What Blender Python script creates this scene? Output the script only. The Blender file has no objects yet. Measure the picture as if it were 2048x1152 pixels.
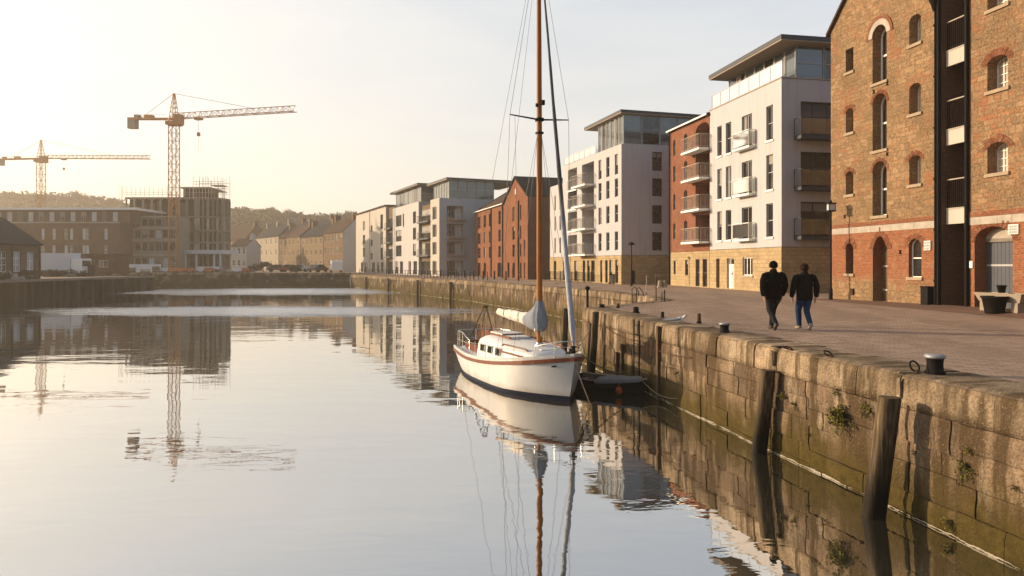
import bpy, bmesh, math, random
from mathutils import Vector, noise
R = random.Random(11)
SC = bpy.context.scene
COL = SC.collection
PI = math.pi
F, CX, HY, CZ = 1400.0, 1024.0, 530.0, 1.66      # focal length and horizon measured on the photograph, eye height over the quay
WATER = -2.10

def ground(px, py, z=0.0):                       # plan position of a point seen at (px,py) and lying at height z
    d = (CZ - z) * F / (py - HY)
    return ((px - CX) / F * d, d)
def at(px, d):
    return (px - CX) / F * d
def hz(py, d):
    return CZ + (HY - py) / F * d

# ---------------------------------------------------------------- mesh collector
class MB:
    def __init__(s):
        s.v, s.f, s.m, s.sm, s.t = [], [], [], [], []
        s.tone = 0.5
    def add(s, vs, fs, m=0, smooth=False):
        b = len(s.v)
        s.v += [tuple(p) for p in vs]
        for f in fs:
            s.f.append(tuple(b + i for i in f)); s.m.append(m); s.sm.append(smooth); s.t.append(s.tone)
    def poly(s, pts, m=0):
        s.add(pts, [tuple(range(len(pts)))], m)
    def box(s, x0, y0, z0, x1, y1, z1, m=0):
        vs = [(x, y, z) for z in (z0, z1) for y in (y0, y1) for x in (x0, x1)]
        s.add(vs, [(0, 2, 3, 1), (4, 5, 7, 6), (0, 1, 5, 4), (2, 6, 7, 3), (0, 4, 6, 2), (1, 3, 7, 5)], m)
    def obox(s, c, ax, ay, az, m=0):
        c, ax, ay, az = Vector(c), Vector(ax), Vector(ay), Vector(az)
        vs = [c + ax * i + ay * j + az * k for k in (-1, 1) for j in (-1, 1) for i in (-1, 1)]
        s.add(vs, [(0, 2, 3, 1), (4, 5, 7, 6), (0, 1, 5, 4), (2, 6, 7, 3), (0, 4, 6, 2), (1, 3, 7, 5)], m)
    def bar(s, a, b, w, h=None, m=0, up=(0, 0, 1)):
        a, b = Vector(a), Vector(b)
        d = b - a
        if d.length < 1e-6: return
        z = d.normalized(); up = Vector(up)
        x = z.cross(up)
        if x.length < 1e-4: x = z.cross(Vector((1, 0, 0)))
        x.normalize(); y = x.cross(z)
        s.obox((a + b) / 2, x * (w / 2), y * ((h or w) / 2), d / 2, m)
    def tube(s, pts, r, n=8, m=0, caps=True, smooth=True, sq=1.0):
        pts = [Vector(p) for p in pts]
        k = len(pts)
        rs = [r] * k if not hasattr(r, '__len__') else list(r)
        vs, prev = [], None
        for i, p in enumerate(pts):
            d = (pts[min(i + 1, k - 1)] - pts[max(i - 1, 0)])
            if d.length < 1e-9: d = Vector((0, 0, 1))
            d.normalize()
            if prev is None:
                a = d.cross(Vector((0, 0, 1)))
                if a.length < 1e-3: a = d.cross(Vector((1, 0, 0)))
            else:
                a = prev - d * prev.dot(d)
                if a.length < 1e-4: a = d.cross(Vector((1, 0, 0)))
            a.normalize(); prev = a; b = d.cross(a)
            for j in range(n):
                t = 2 * PI * j / n
                vs.append(p + a * (rs[i] * math.cos(t)) + b * (rs[i] * sq * math.sin(t)))
        fs = [(i * n + j, i * n + (j + 1) % n, (i + 1) * n + (j + 1) % n, (i + 1) * n + j) for i in range(k - 1) for j in range(n)]
        s.add(vs, fs, m, smooth)
        if caps:
            s.add(vs[:n], [tuple(range(n - 1, -1, -1))], m); s.add(vs[-n:], [tuple(range(n))], m)
    def lathe(s, prof, c=(0, 0, 0), n=20, m=0, smooth=True):
        vs, k = [], len(prof)
        for r, z in prof:
            for j in range(n):
                t = 2 * PI * j / n
                vs.append((c[0] + r * math.cos(t), c[1] + r * math.sin(t), c[2] + z))
        fs = [(i * n + j, i * n + (j + 1) % n, (i + 1) * n + (j + 1) % n, (i + 1) * n + j) for i in range(k - 1) for j in range(n)]
        s.add(vs, fs, m, smooth)
        s.add(vs[:n], [tuple(range(n - 1, -1, -1))], m); s.add(vs[-n:], [tuple(range(n))], m)
    def rings(s, rings, m=0, smooth=True, caps=True, closed=True):
        n, k = len(rings[0]), len(rings)
        vs = [p for r in rings for p in r]
        e = n if closed else n - 1
        fs = [(i * n + j, i * n + (j + 1) % n, (i + 1) * n + (j + 1) % n, (i + 1) * n + j) for i in range(k - 1) for j in range(e)]
        s.add(vs, fs, m, smooth)
        if caps and closed:
            s.add(rings[0], [tuple(range(n - 1, -1, -1))], m, smooth); s.add(rings[-1], [tuple(range(n))], m, smooth)
    def prism(s, pts, z0, z1, m=0):
        n = len(pts)
        vs = [(p[0], p[1], z0) for p in pts] + [(p[0], p[1], z1) for p in pts]
        s.add(vs, [tuple(range(n - 1, -1, -1)), tuple(range(n, 2 * n))] + [(i, (i + 1) % n, n + (i + 1) % n, n + i) for i in range(n)], m)
    def ball(s, c, r, n=10, m=0, sx=1, sy=1, sz=1):
        prof = [(max(1e-4, math.sin(PI * i / n)) * r, -math.cos(PI * i / n) * r) for i in range(n + 1)]
        b = len(s.v)
        s.lathe(prof, (0, 0, 0), max(8, n + 2), m)
        for i in range(b, len(s.v)):
            x, y, z = s.v[i]; s.v[i] = (c[0] + x * sx, c[1] + y * sy, c[2] + z * sz)
    def build(s, name, mats, parent=None, loc=None, rotz=0.0):
        me = bpy.data.meshes.new(name)
        me.from_pydata(s.v, [], s.f)
        mats = mats if isinstance(mats, (list, tuple)) else [mats]
        for q in mats: me.materials.append(q)
        me.polygons.foreach_set('material_index', s.m)
        me.polygons.foreach_set('use_smooth', s.sm)
        at_ = me.attributes.new('tone', 'FLOAT', 'FACE'); at_.data.foreach_set('value', s.t)
        me.update()
        o = bpy.data.objects.new(name, me); COL.objects.link(o)
        if parent is not None: o.parent = parent
        if loc is not None: o.location = loc
        o.rotation_euler = (0, 0, rotz)
        return o

def tag(o, label=None, cat=None, group=None, kind=None):
    if label: o['label'] = label
    if cat: o['category'] = cat
    if group: o['group'] = group
    if kind: o['kind'] = kind
    return o
def thing(name, label, cat, loc=(0, 0, 0), rotz=0.0, group=None):
    o = bpy.data.objects.new(name, None); COL.objects.link(o)
    o.location = loc; o.rotation_euler = (0, 0, rotz); o.empty_display_size = 0.3
    return tag(o, label, cat, group)
KIDS = {}
def dup(root, loc, rotz=0.0, label=None, group=None, scale=None):
    def cp(o, par):
        c = o.copy(); COL.objects.link(c)
        if par is not None: c.parent = par
        for k in [q for q in o.children]: cp(k, c)
        return c
    c = cp(root, None); c.location = loc; c.rotation_euler = (0, 0, rotz)
    if label: c['label'] = label
    if group: c['group'] = group
    if scale: c.scale = scale
    return c

# ---------------------------------------------------------------- node helper
class NT:
    def __init__(s, name):
        s.mat = bpy.data.materials.new(name); s.mat.use_nodes = True
        s.t = s.mat.node_tree; s.n = s.t.nodes; s.l = s.t.links
        s.bs = s.n['Principled BSDF']; s.out = s.n['Material Output']
    def link(s, a, b): s.l.new(a, b)
    def setin(s, node, key, val):
        i = node.inputs[key]
        if hasattr(val, 'is_output') or isinstance(val, bpy.types.NodeSocket): s.l.new(val, i)
        elif isinstance(val, tuple) and len(val) == 3 and i.type == 'RGBA': i.default_value = (*val, 1)
        else: i.default_value = val
    def coord(s, w='Object'):
        n = s.n.new('ShaderNodeTexCoord'); return n.outputs[w]
    def wpos(s): return s.n.new('ShaderNodeNewGeometry').outputs['Position']
    def sep(s, v):
        n = s.n.new('ShaderNodeSeparateXYZ'); s.setin(n, 0, v); return n.outputs
    def comb(s, x, y, z):
        n = s.n.new('ShaderNodeCombineXYZ')
        for i, q in enumerate((x, y, z)): s.setin(n, i, q)
        return n.outputs[0]
    def math(s, op, a, b=0.0, c=0.0, clamp=False):
        n = s.n.new('ShaderNodeMath'); n.operation = op; n.use_clamp = clamp
        s.setin(n, 0, a); s.setin(n, 1, b); s.setin(n, 2, c); return n.outputs[0]
    def vmath(s, op, a, b):
        n = s.n.new('ShaderNodeVectorMath'); n.operation = op
        s.setin(n, 0, a); s.setin(n, 1, b); return n.outputs[0]
    def map(s, v, scale=(1, 1, 1), loc=(0, 0, 0), rot=(0, 0, 0)):
        n = s.n.new('ShaderNodeMapping'); s.setin(n, 0, v)
        n.inputs['Scale'].default_value = scale; n.inputs['Location'].default_value = loc; n.inputs['Rotation'].default_value = rot
        return n.outputs[0]
    def noise(s, v, scale=1.0, detail=4.0, rough=0.55, dist=0.0, col=False):
        n = s.n.new('ShaderNodeTexNoise'); s.setin(n, 'Vector', v)
        n.inputs['Scale'].default_value = scale; n.inputs['Detail'].default_value = detail
        n.inputs['Roughness'].default_value = rough; n.inputs['Distortion'].default_value = dist
        return n.outputs['Color' if col else 'Fac']
    def voro(s, v, scale=1.0, feat='F1', out='Color', rnd=1.0):
        n = s.n.new('ShaderNodeTexVoronoi'); n.feature = feat; s.setin(n, 'Vector', v)
        n.inputs['Scale'].default_value = scale; n.inputs['Randomness'].default_value = rnd
        return n.outputs[out]
    def brick(s, v, c1, c2, mortar, w=0.225, h=0.075, ms=0.01, bias=0.0, off=0.5, smooth=0.1):
        n = s.n.new('ShaderNodeTexBrick'); s.setin(n, 'Vector', v)
        s.setin(n, 'Color1', c1); s.setin(n, 'Color2', c2); s.setin(n, 'Mortar', mortar)
        n.inputs['Scale'].default_value = 1.0; n.inputs['Mortar Size'].default_value = ms
        n.inputs['Mortar Smooth'].default_value = smooth; n.inputs['Bias'].default_value = bias
        n.inputs['Brick Width'].default_value = w; n.inputs['Row Height'].default_value = h; n.offset = off
        return n.outputs
    def ramp(s, f, stops, interp='LINEAR'):
        n = s.n.new('ShaderNodeValToRGB'); s.setin(n, 0, f); cr = n.color_ramp; cr.interpolation = interp
        while len(cr.elements) < len(stops): cr.elements.new(0.5)
        for e, (p, c) in zip(cr.elements, stops):
            e.position = p; e.color = (*c, 1) if isinstance(c, tuple) else (c, c, c, 1)
        return n.outputs[0]
    def mix(s, f, a, b, mode='MIX'):
        n = s.n.new('ShaderNodeMix'); n.data_type = 'RGBA'; n.blend_type = mode
        s.setin(n, 0, f); s.setin(n, 6, a); s.setin(n, 7, b); return n.outputs[2]
    def attr(s, name):
        n = s.n.new('ShaderNodeAttribute'); n.attribute_name = name; return n.outputs['Fac']
    def bump(s, h, strength=0.5, dist=0.02):
        n = s.n.new('ShaderNodeBump'); s.setin(n, 'Height', h)
        n.inputs['Strength'].default_value = strength; n.inputs['Distance'].default_value = dist
        s.l.new(n.outputs[0], s.bs.inputs['Normal']); return n
    def hv(s, fac=1.0):                         # wall coordinates: along the wall, up the wall
        o = s.sep(s.coord()); return s.comb(s.math('ADD', o[0], o[1]), o[2], 0.0)
    def done(s, col, rough=0.8, spec=0.3, metal=0.0):
        if not hasattr(rough, 'is_linked') and rough >= .7: spec *= .35
        s.setin(s.bs, 'Base Color', col); s.setin(s.bs, 'Roughness', rough)
        s.bs.inputs['Specular IOR Level'].default_value = spec; s.bs.inputs['Metallic'].default_value = metal
        return s.mat

def simple(name, c, rough=0.6, spec=0.4, metal=0.0, var=0.15, scale=3.0, bump=0.0):
    t = NT(name); n = t.noise(t.coord(), scale, 5)
    col = t.mix(n, tuple(q * (1 - var) for q in c), tuple(min(1, q * (1 + var)) for q in c))
    if bump: t.bump(t.noise(t.coord(), scale * 6, 4), bump, 0.01)
    return t.done(col, rough, spec, metal)

def plaster(name, c, stain=0.10):
    t = NT(name); p = t.hv()
    a = t.noise(p, 0.35, 5); st = t.noise(t.map(p, (3.0, 0.18, 1)), 1.0, 4)
    col = t.mix(a, tuple(q * 0.93 for q in c), c)
    col = t.mix(t.math('MULTIPLY', t.ramp(st, [(0.5, 0.0), (0.75, 1.0)]), stain * 2.5), col, tuple(q * 0.66 for q in c))
    t.bump(t.noise(p, 40, 3), 0.12, 0.01)
    return t.done(col, 0.85, 0.2)

def brickmat(name, c1, c2, mortar, patch=0.5, w=0.225, h=0.075, ms=0.010):
    t = NT(name); p = t.hv()
    b = t.brick(p, c1, c2, mortar, w, h, ms)
    n = t.noise(p, 0.6, 5); n2 = t.noise(p, 6.0, 5)
    b = [t.mix(t.math('ABSOLUTE', t.math('SUBTRACT', t.attr('tone'), 0.5)), b[0], tuple(q * 0.45 for q in c2)), b[1]]
    col = t.mix(t.ramp(n, [(0.35, 0.0), (0.7, 1.0)]), b[0], t.mix(0.5, b[0], tuple(q * 0.55 for q in c1)))
    col = t.mix(t.math('MULTIPLY', t.ramp(n2, [(0.55, 0.0), (0.8, 1.0)]), patch), col, (0.42, 0.32, 0.24))
    t.bump(t.math('SUBTRACT', 1.0, b[1]), 0.4, 0.01)
    return t.done(col, 0.9, 0.15)

def ashlar(name, ca, cb, mortar, w=0.5, h=0.25, warp=0.06, dark=(0.12, 0.085, 0.05), dk=0.6):
    t = NT(name); p0 = t.hv()
    wv = t.noise(p0, 2.2, 3, col=True)
    p = t.vmath('ADD', p0, t.vmath('MULTIPLY', t.vmath('SUBTRACT', wv, (0.5, 0.5, 0.5)), (warp * 2, warp, 0)))
    b = t.brick(p, ca, cb, mortar, w, h, 0.012)
    col = t.mix(t.math('MULTIPLY', t.ramp(t.noise(p0, 1.1, 6), [(0.5, 0.0), (0.72, 1.0)]), dk), b[0], dark)
    col = t.mix(t.ramp(t.noise(p0, 7, 5), [(0.3, 0.0), (0.8, 0.5)]), col, tuple(min(1, q * 1.35) for q in ca))
    t.bump(t.math('ADD', t.math('SUBTRACT', 1.0, b[1]), t.math('MULTIPLY', t.noise(p0, 14, 5), 0.7)), 0.5, 0.03)
    return t.done(col, 0.9, 0.15)

def rubble(name, cols, patch=None, redtop=None):
    """irregular coursed rubble: stones of mixed colour, red brick patches and, under redtop metres, mostly brick"""
    t = NT(name); p0 = t.hv()
    wv = t.noise(p0, 2.3, 6, .7, col=True)
    p = t.vmath('ADD', p0, t.vmath('MULTIPLY', t.vmath('SUBTRACT', wv, (0.5, 0.5, 0.5)), (0.34, 0.20, 0)))
    b1 = t.brick(p, (0.0, 0.0, 0.0), (1.0, 1.0, 1.0), (0.5, 0.5, 0.5), 0.44, 0.185, 0.016, 0.0, 0.37, 0.6)
    b2 = t.brick(t.map(p, (1, 1, 1), (0.17, 0.05, 0)), (0.0, 0.0, 0.0), (1.0, 1.0, 1.0), (0.5, 0.5, 0.5), 0.29, 0.31, 0.016, 0.0, 0.6, 0.6)
    sel = t.ramp(t.noise(p0, 1.1, 3), [(.47, 0.0), (.53, 1.0)])
    cell = t.math('ADD', t.math('MULTIPLY', t.mix(sel, b1[0], b2[0]), 0.72), t.math('MULTIPLY', t.noise(p0, 3.4, 6, .65), 0.34))
    edge = t.math('SUBTRACT', 1.0, t.mix(sel, b1[1], b2[1]))
    col = t.ramp(cell, [(i / (len(cols) - 1), c) for i, c in enumerate(cols)])
    col = t.mix(t.math('MULTIPLY', t.math('SUBTRACT', 1.0, edge), 0.40), col, (0.085, 0.055, 0.030))
    col = t.mix(t.ramp(t.noise(p0, 0.55, 6), [(0.45, 0.0), (0.63, 0.70)]), col, (0.098, 0.062, 0.034))
    col = t.mix(t.ramp(t.noise(p0, 13, 6), [(0.35, 0.0), (0.8, 0.6)]), col, (0.40, 0.28, 0.155))
    b = t.brick(p, (0.27, 0.082, 0.036), (0.20, 0.066, 0.033), (0.22, 0.14, 0.085), 0.235, 0.08, 0.01)
    s = t.sep(p0)
    pat = t.ramp(t.noise(t.map(p0, (1, 1, 1), (3.1, 7.7, 0)), 0.75, 4), [(0.57, 0.0), (0.66, 0.75)])
    if redtop:
        lo = t.math('ADD', s[1], t.math('MULTIPLY', t.math('SUBTRACT', t.noise(p0, 0.9, 5), 0.5), redtop[2]))
        m = t.math('MULTIPLY', t.ramp(t.math('MULTIPLY', lo, 0.1), [(redtop[0] / 10 - 0.02, 0.0), (redtop[0] / 10 + 0.02, 1.0)]),
                   t.math('LESS_THAN', s[1], redtop[1]))
        pat = t.math('MAXIMUM', t.math('MULTIPLY', pat, 0.75), t.math('MULTIPLY', m, 0.93))
    bc = t.mix(t.ramp(t.noise(p0, 2.6, 6), [(0.5, 0.0), (0.72, 0.5)]), b[0], (0.29, 0.19, 0.115))
    col = t.mix(pat, col, bc)
    hgt = t.math('ADD', edge, t.noise(p0, 16, 5))
    t.bump(hgt, 0.65, 0.04)
    return t.done(col, 0.92, 0.12)
HAZE, EXPO, SUN, BACK = 0.00055, 0.74, 4.2, .24
VEIL_FAR, VEIL_SUN = (2.98, 3.33, 3.75), (4.25, 4.08, 3.72)
# ---------------------------------------------------------------- materials
M = {}
M['white'] = plaster('white_render', (0.425, 0.41, 0.415), 0.2)
M['white2'] = plaster('weathered_white_render', (0.44, 0.425, 0.41), 0.2)
M['grey'] = plaster('shaded_grey_render', (0.40, 0.405, 0.41), 0.2)
M['cream'] = plaster('cream_render', (0.44, 0.40, 0.345), 0.14)
M['stone'] = ashlar('tan_ashlar', (0.37, 0.275, 0.155), (0.28, 0.205, 0.115), (0.16, 0.11, 0.06))
M['terrace_stone'] = ashlar('terrace_stone', (0.19, 0.14, 0.09), (0.14, 0.105, 0.068), (0.08, 0.058, 0.04), 0.6, 0.3)
M['terrace_grey'] = ashlar('grey_cream_terrace', (0.30, 0.255, 0.20), (0.25, 0.21, 0.165), (0.15, 0.12, 0.09), 0.6, 0.3, dk=.3)
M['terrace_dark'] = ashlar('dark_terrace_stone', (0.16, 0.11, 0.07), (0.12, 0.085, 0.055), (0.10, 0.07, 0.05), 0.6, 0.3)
M['brick'] = brickmat('red_brick', (0.24, 0.078, 0.040), (0.15, 0.050, 0.030), (0.22, 0.145, 0.10), 0.45)
M['brick_orange'] = brickmat('orange_brick', (0.23, 0.074, 0.034), (0.15, 0.050, 0.026), (0.20, 0.13, 0.085), 0.45)
M['brick_brown'] = brickmat('brown_brick', (0.135, 0.066, 0.042), (0.10, 0.052, 0.036), (0.14, 0.098, 0.07), 0.2)
M['rubble'] = rubble('warehouse_rubble', [(0.087, 0.052, 0.031), (0.204, 0.124, 0.067), (0.143, 0.086, 0.047), (0.275, 0.172, 0.098), (0.112, 0.067, 0.039), (0.245, 0.149, 0.080), (0.194, 0.070, 0.033), (0.337, 0.219, 0.132)], redtop=(1.05, 3.15, 1.1))
M['rubble_red'] = rubble('warehouse_rubble_red', [(0.087, 0.052, 0.031), (0.204, 0.123, 0.069), (0.173, 0.065, 0.032), (0.265, 0.166, 0.096), (0.112, 0.068, 0.041), (0.224, 0.135, 0.076), (0.214, 0.073, 0.033), (0.316, 0.205, 0.127)], redtop=(-0.9, 3.15, 0.6))
M['pale_band'] = simple('pale_limestone', (0.34, 0.295, 0.245), 0.9, 0.2, 0, 0.45, 2.4, 0.4)
M['sill'] = simple('sill_stone', (0.30, 0.23, 0.16), 0.9, 0.2, 0, 0.25, 4, 0.3)
M['slate'] = simple('slate_roof', (0.026, 0.026, 0.028), 0.85, 0.15, 0, 0.3, 1.2, 0.3)
M['tile'] = simple('brown_tile_roof', (0.062, 0.040, 0.030), 0.9, 0.2, 0, 0.35, 1.5, 0.3)
M['roof_grey'] = simple('grey_roof_fascia', (0.045, 0.048, 0.055), 0.6, 0.3, 0, 0.1, 1.0)
M['soffit'] = simple('timber_soffit', (0.42, 0.33, 0.25), 0.7, 0.3, 0, 0.12, 2.0)
M['frame_dark'] = simple('dark_window_frame', (0.045, 0.042, 0.042), 0.5, 0.4)
M['frame_white'] = simple('white_window_frame', (0.74, 0.71, 0.66), 0.5, 0.4, 0, 0.06)
M['frame_grey'] = simple('grey_window_frame', (0.30, 0.29, 0.28), 0.5, 0.4)
M['black'] = simple('black_ironwork', (0.009, 0.008, 0.008), 0.7, 0.12, 0, 0.3, 8)
M['steel'] = simple('galvanised_steel', (0.38, 0.36, 0.34), 0.4, 0.5, 0.6, 0.1)
M['concrete'] = simple('raw_concrete', (0.22, 0.185, 0.15), 0.9, 0.2, 0, 0.2, 0.8)
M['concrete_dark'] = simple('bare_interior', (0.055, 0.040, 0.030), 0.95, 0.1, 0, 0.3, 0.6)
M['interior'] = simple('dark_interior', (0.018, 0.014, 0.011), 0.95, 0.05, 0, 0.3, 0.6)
M['crane'] = simple('crane_paint', (0.45, 0.20, 0.06), 0.6, 0.3, 0, 0.15)
M['crane_grey'] = simple('counterweight_concrete', (0.30, 0.24, 0.19), 0.9)
M['scaffold'] = simple('scaffold_tube', (0.35, 0.29, 0.22), 0.6)
M['slot_shade'] = simple('slot_shade_brown', (0.05, 0.028, 0.018), 0.95, 0.1, 0, 0.5, 1.5)  # unassigned dark brown: shade of the hoist slot put into a colour
M['timber'] = simple('dark_timber', (0.10, 0.065, 0.04), 0.85, 0.2, 0, 0.35, 4, 0.4)
M['blue_door'] = simple('blue_grey_door', (0.055, 0.06, 0.075), 0.6, 0.3, 0, 0.2)
M['door_white'] = simple('white_door_paint', (0.68, 0.64, 0.58), 0.5)
M['curtain_grey'] = simple('grey_curtain', (0.21, 0.19, 0.165), 0.6, 0.4, 0, 0.2, 6)
M['curtain'] = simple('pale_curtain', (0.62, 0.55, 0.46), 0.9, 0.1, 0, 0.1)

def glass(name, c, rough=0.04, spec=0.6):
    t = NT(name); n = t.noise(t.coord(), 0.8, 3)
    inf = t.n.new('ShaderNodeObjectInfo').outputs['Random']
    col = t.mix(n, tuple(q * 0.5 for q in c), tuple(q * 1.6 for q in c))
    col = t.mix(t.math('MULTIPLY', inf, 0.4), col, tuple(q * 2.2 for q in c))
    t.bump(t.noise(t.coord(), 1.3, 2), 0.05, 0.02)
    t.bs.inputs['IOR'].default_value = 1.55
    return t.done(col, rough, spec)
M['glass'] = glass('window_glass', (0.016, 0.014, 0.012))
M['glass_blue'] = glass('sky_glass', (0.055, 0.065, 0.075), 0.05, 0.9)
M['glass_pale'] = glass('pale_window', (0.30, 0.32, 0.34), 0.2)
M['glass_lead'] = glass('white_leaded_glass', (0.34, 0.30, 0.25), 0.12)
def clear():
    t = NT('clear_glass_panel')
    tr = t.n.new('ShaderNodeBsdfTransparent'); gl = t.n.new('ShaderNodeBsdfGlossy'); gl.inputs['Roughness'].default_value = 0.04
    tr.inputs['Color'].default_value = (0.82, 0.84, 0.83, 1)
    fr = t.n.new('ShaderNodeFresnel'); fr.inputs['IOR'].default_value = 1.5
    mx = t.n.new('ShaderNodeMixShader'); t.link(t.math('ADD', fr.outputs[0], 0.10), mx.inputs[0])
    t.link(tr.outputs[0], mx.inputs[1]); t.link(gl.outputs[0], mx.inputs[2]); t.link(mx.outputs[0], t.out.inputs[0])
    return t.mat
M['clear'] = clear()

# quay: setts, coping, blocks
def setts(name, c1, c2, mort, w=0.22, h=0.11, dk=0.35):
    t = NT(name); p = t.map(t.wpos(), (1, 1, 1), (0, 0, 0), (0, 0, 0.19))
    b = t.brick(p, c1, c2, mort, w, h, 0.010)
    n = t.noise(p, 0.22, 6, 0.6); n2 = t.noise(t.map(p, (0.55, 0.13, 1)), 1.0, 4)
    col = t.mix(t.ramp(n, [(0.40, 0.0), (0.68, dk * 1.6)]), b[0], tuple(q * 0.5 for q in c1))
    col = t.mix(t.math('MULTIPLY', t.ramp(n2, [(0.46, 0.0), (0.58, 1.0)]), dk * 1.3), col, tuple(q * 0.5 for q in c2))
    fine = t.noise(p, 22, 5)
    col = t.mix(t.ramp(fine, [(0.3, 0.0), (0.75, 0.45)]), col, tuple(min(1, q * 1.35) for q in c1))
    t.bump(t.math('ADD', t.math('SUBTRACT', 1.0, b[1]), t.math('MULTIPLY', t.noise(p, 5, 5), 1.3)), 0.55, 0.02)
    return t.done(col, 0.82, 0.22)
M['setts'] = setts('brown_setts', (0.36, 0.262, 0.195), (0.20, 0.138, 0.098), (0.075, 0.052, 0.036), 0.30, 0.16)
M['apron'] = setts('dark_apron_setts', (0.17, 0.105, 0.075), (0.145, 0.09, 0.065), (0.08, 0.05, 0.04), 0.3, 0.15)
M['far_ground'] = simple('gritty_hard_standing', (0.24, 0.18, 0.13), 0.9, 0.2, 0, 0.25, 0.3)

def quaystone(name, base, algae=True, coping=False):
    t = NT(name); w = t.wpos(); s = t.sep(w)
    al = t.math('SUBTRACT', t.math('MULTIPLY', s[0], -0.19), t.math('MULTIPLY', s[1], -1.0))
    p = t.comb(al, s[2], t.math('MULTIPLY', s[0], 0.5))
    tone = t.attr('tone')
    col = t.mix(tone, tuple(q * 0.62 for q in base), tuple(q * 1.30 for q in base))
    n = t.noise(w, 1.3, 7, 0.62); col = t.mix(t.ramp(n, [(0.42, 0.0), (0.60, 0.85)]), col, tuple(q * 0.36 for q in base))
    st = t.noise(t.map(p, (3.2, 0.40, 1)), 1.0, 5, 0.6)                # rusty and sooty run-off streaks
    col = t.mix(t.ramp(st, [(0.47, 0.0), (0.57, 0.88)]), col, (0.060, 0.038, 0.018))
    st2 = t.noise(t.map(p, (2.1, 0.55, 1), (5, 3, 0)), 1.0, 5)
    col = t.mix(t.ramp(st2, [(0.57, 0.0), (0.66, 0.65)]), col, (0.50, 0.40, 0.28))
    f = t.noise(w, 26, 6, 0.65); col = t.mix(t.ramp(f, [(0.34, 0.8), (0.52, 0.0)]), col, tuple(q * 0.35 for q in base))
    col = t.mix(t.ramp(f, [(0.55, 0.0), (0.8, 0.6)]), col, tuple(min(1, q * 1.5) for q in base))
    if algae:
        zz = t.math('ADD', s[2], t.math('MULTIPLY', t.math('SUBTRACT', t.noise(w, 0.9, 5), 0.5), 0.9))
        g = t.ramp(t.math('MULTIPLY', t.math('ADD', zz, 2.4), 0.5), [(0.26, 1.0), (0.68, 0.0)])
        gcol = t.mix(t.noise(w, 6, 5), (0.022, 0.017, 0.006), (0.112, 0.080, 0.018))
        col = t.mix(t.math('MULTIPLY', g, 0.92), col, gcol)
        wet = t.ramp(t.math('MULTIPLY', t.math('ADD', t.math('ADD', s[2], t.math('MULTIPLY', t.noise(w, 3, 4), 0.10)), 2.3), 1.0), [(0.24, 1.0), (0.34, 0.0)])
        col = t.mix(t.math('MULTIPLY', wet, 0.6), col, (0.030, 0.024, 0.010))
        sa = t.math('ADD', s[2], t.math('MULTIPLY', t.math('SUBTRACT', t.noise(w, 9, 5), 0.5), 0.05))
        salt = t.math('LESS_THAN', t.math('ABSOLUTE', t.math('SUBTRACT', sa, WATER + 0.016)), t.math('MULTIPLY', t.ramp(t.noise(w, 1.7, 5), [(.38, 0.0), (.75, 1.0)]), 0.022))
        col = t.mix(t.math('MULTIPLY', salt, 0.75), col, (0.50, 0.44, 0.35))
    t.bump(t.math('ADD', t.math('MULTIPLY', t.noise(w, 5, 6, 0.65), 1.0), t.math('MULTIPLY', f, 0.8)), 1.0, 0.045)
    return t.done(col, 0.88, 0.2)
M['block'] = quaystone('quay_blocks', (0.245, 0.172, 0.112))
M['block_far_shaded'] = quaystone('far_quay_blocks_shaded', (0.15, 0.11, 0.065))  # darker copy of the quay blocks: shade of camera-facing walls put into the colour
M['coping'] = quaystone('coping_stone', (0.35, 0.258, 0.168), False)
M['joint'] = simple('open_joint', (0.035, 0.026, 0.016), 0.95, 0.1)
M['mortar'] = simple('old_lime_mortar', (0.085, 0.062, 0.038), 0.95, 0.1, 0, 0.5, 5)
def sheetmat():
    t = NT('rusty_sheet_piles'); w = t.wpos(); s = t.sep(w)
    n = t.noise(t.map(w, (0.9, 0.9, 0.08)), 1.0, 5)
    col = t.ramp(n, [(0.3, (0.018, 0.012, 0.008)), (0.55, (0.042, 0.029, 0.018)), (0.75, (0.11, 0.08, 0.055))])
    return t.done(col, 0.85, 0.2)
M['sheet'] = sheetmat()
def pilemat():
    t = NT('wet_pile_timber'); w = t.wpos(); s = t.sep(w)
    g = t.noise(t.map(w, (26, 26, 0.9)), 1.0, 5, 0.6)
    col = t.ramp(g, [(0.3, (0.028, 0.019, 0.011)), (0.5, (0.078, 0.055, 0.031)), (0.72, (0.19, 0.138, 0.082))])
    zz = t.math('ADD', s[2], t.math('MULTIPLY', t.noise(w, 2.5, 4), 0.5))
    wet = t.ramp(t.math('MULTIPLY', t.math('ADD', zz, 2.2), 0.5), [(0.36, 1.0), (0.72, 0.0)])
    col = t.mix(t.math('MULTIPLY', wet, 0.92), col, (0.008, 0.006, 0.004))
    t.bump(g, 0.7, 0.02)
    return t.done(col, 0.75, 0.3)
M['pile'] = pilemat()

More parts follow.
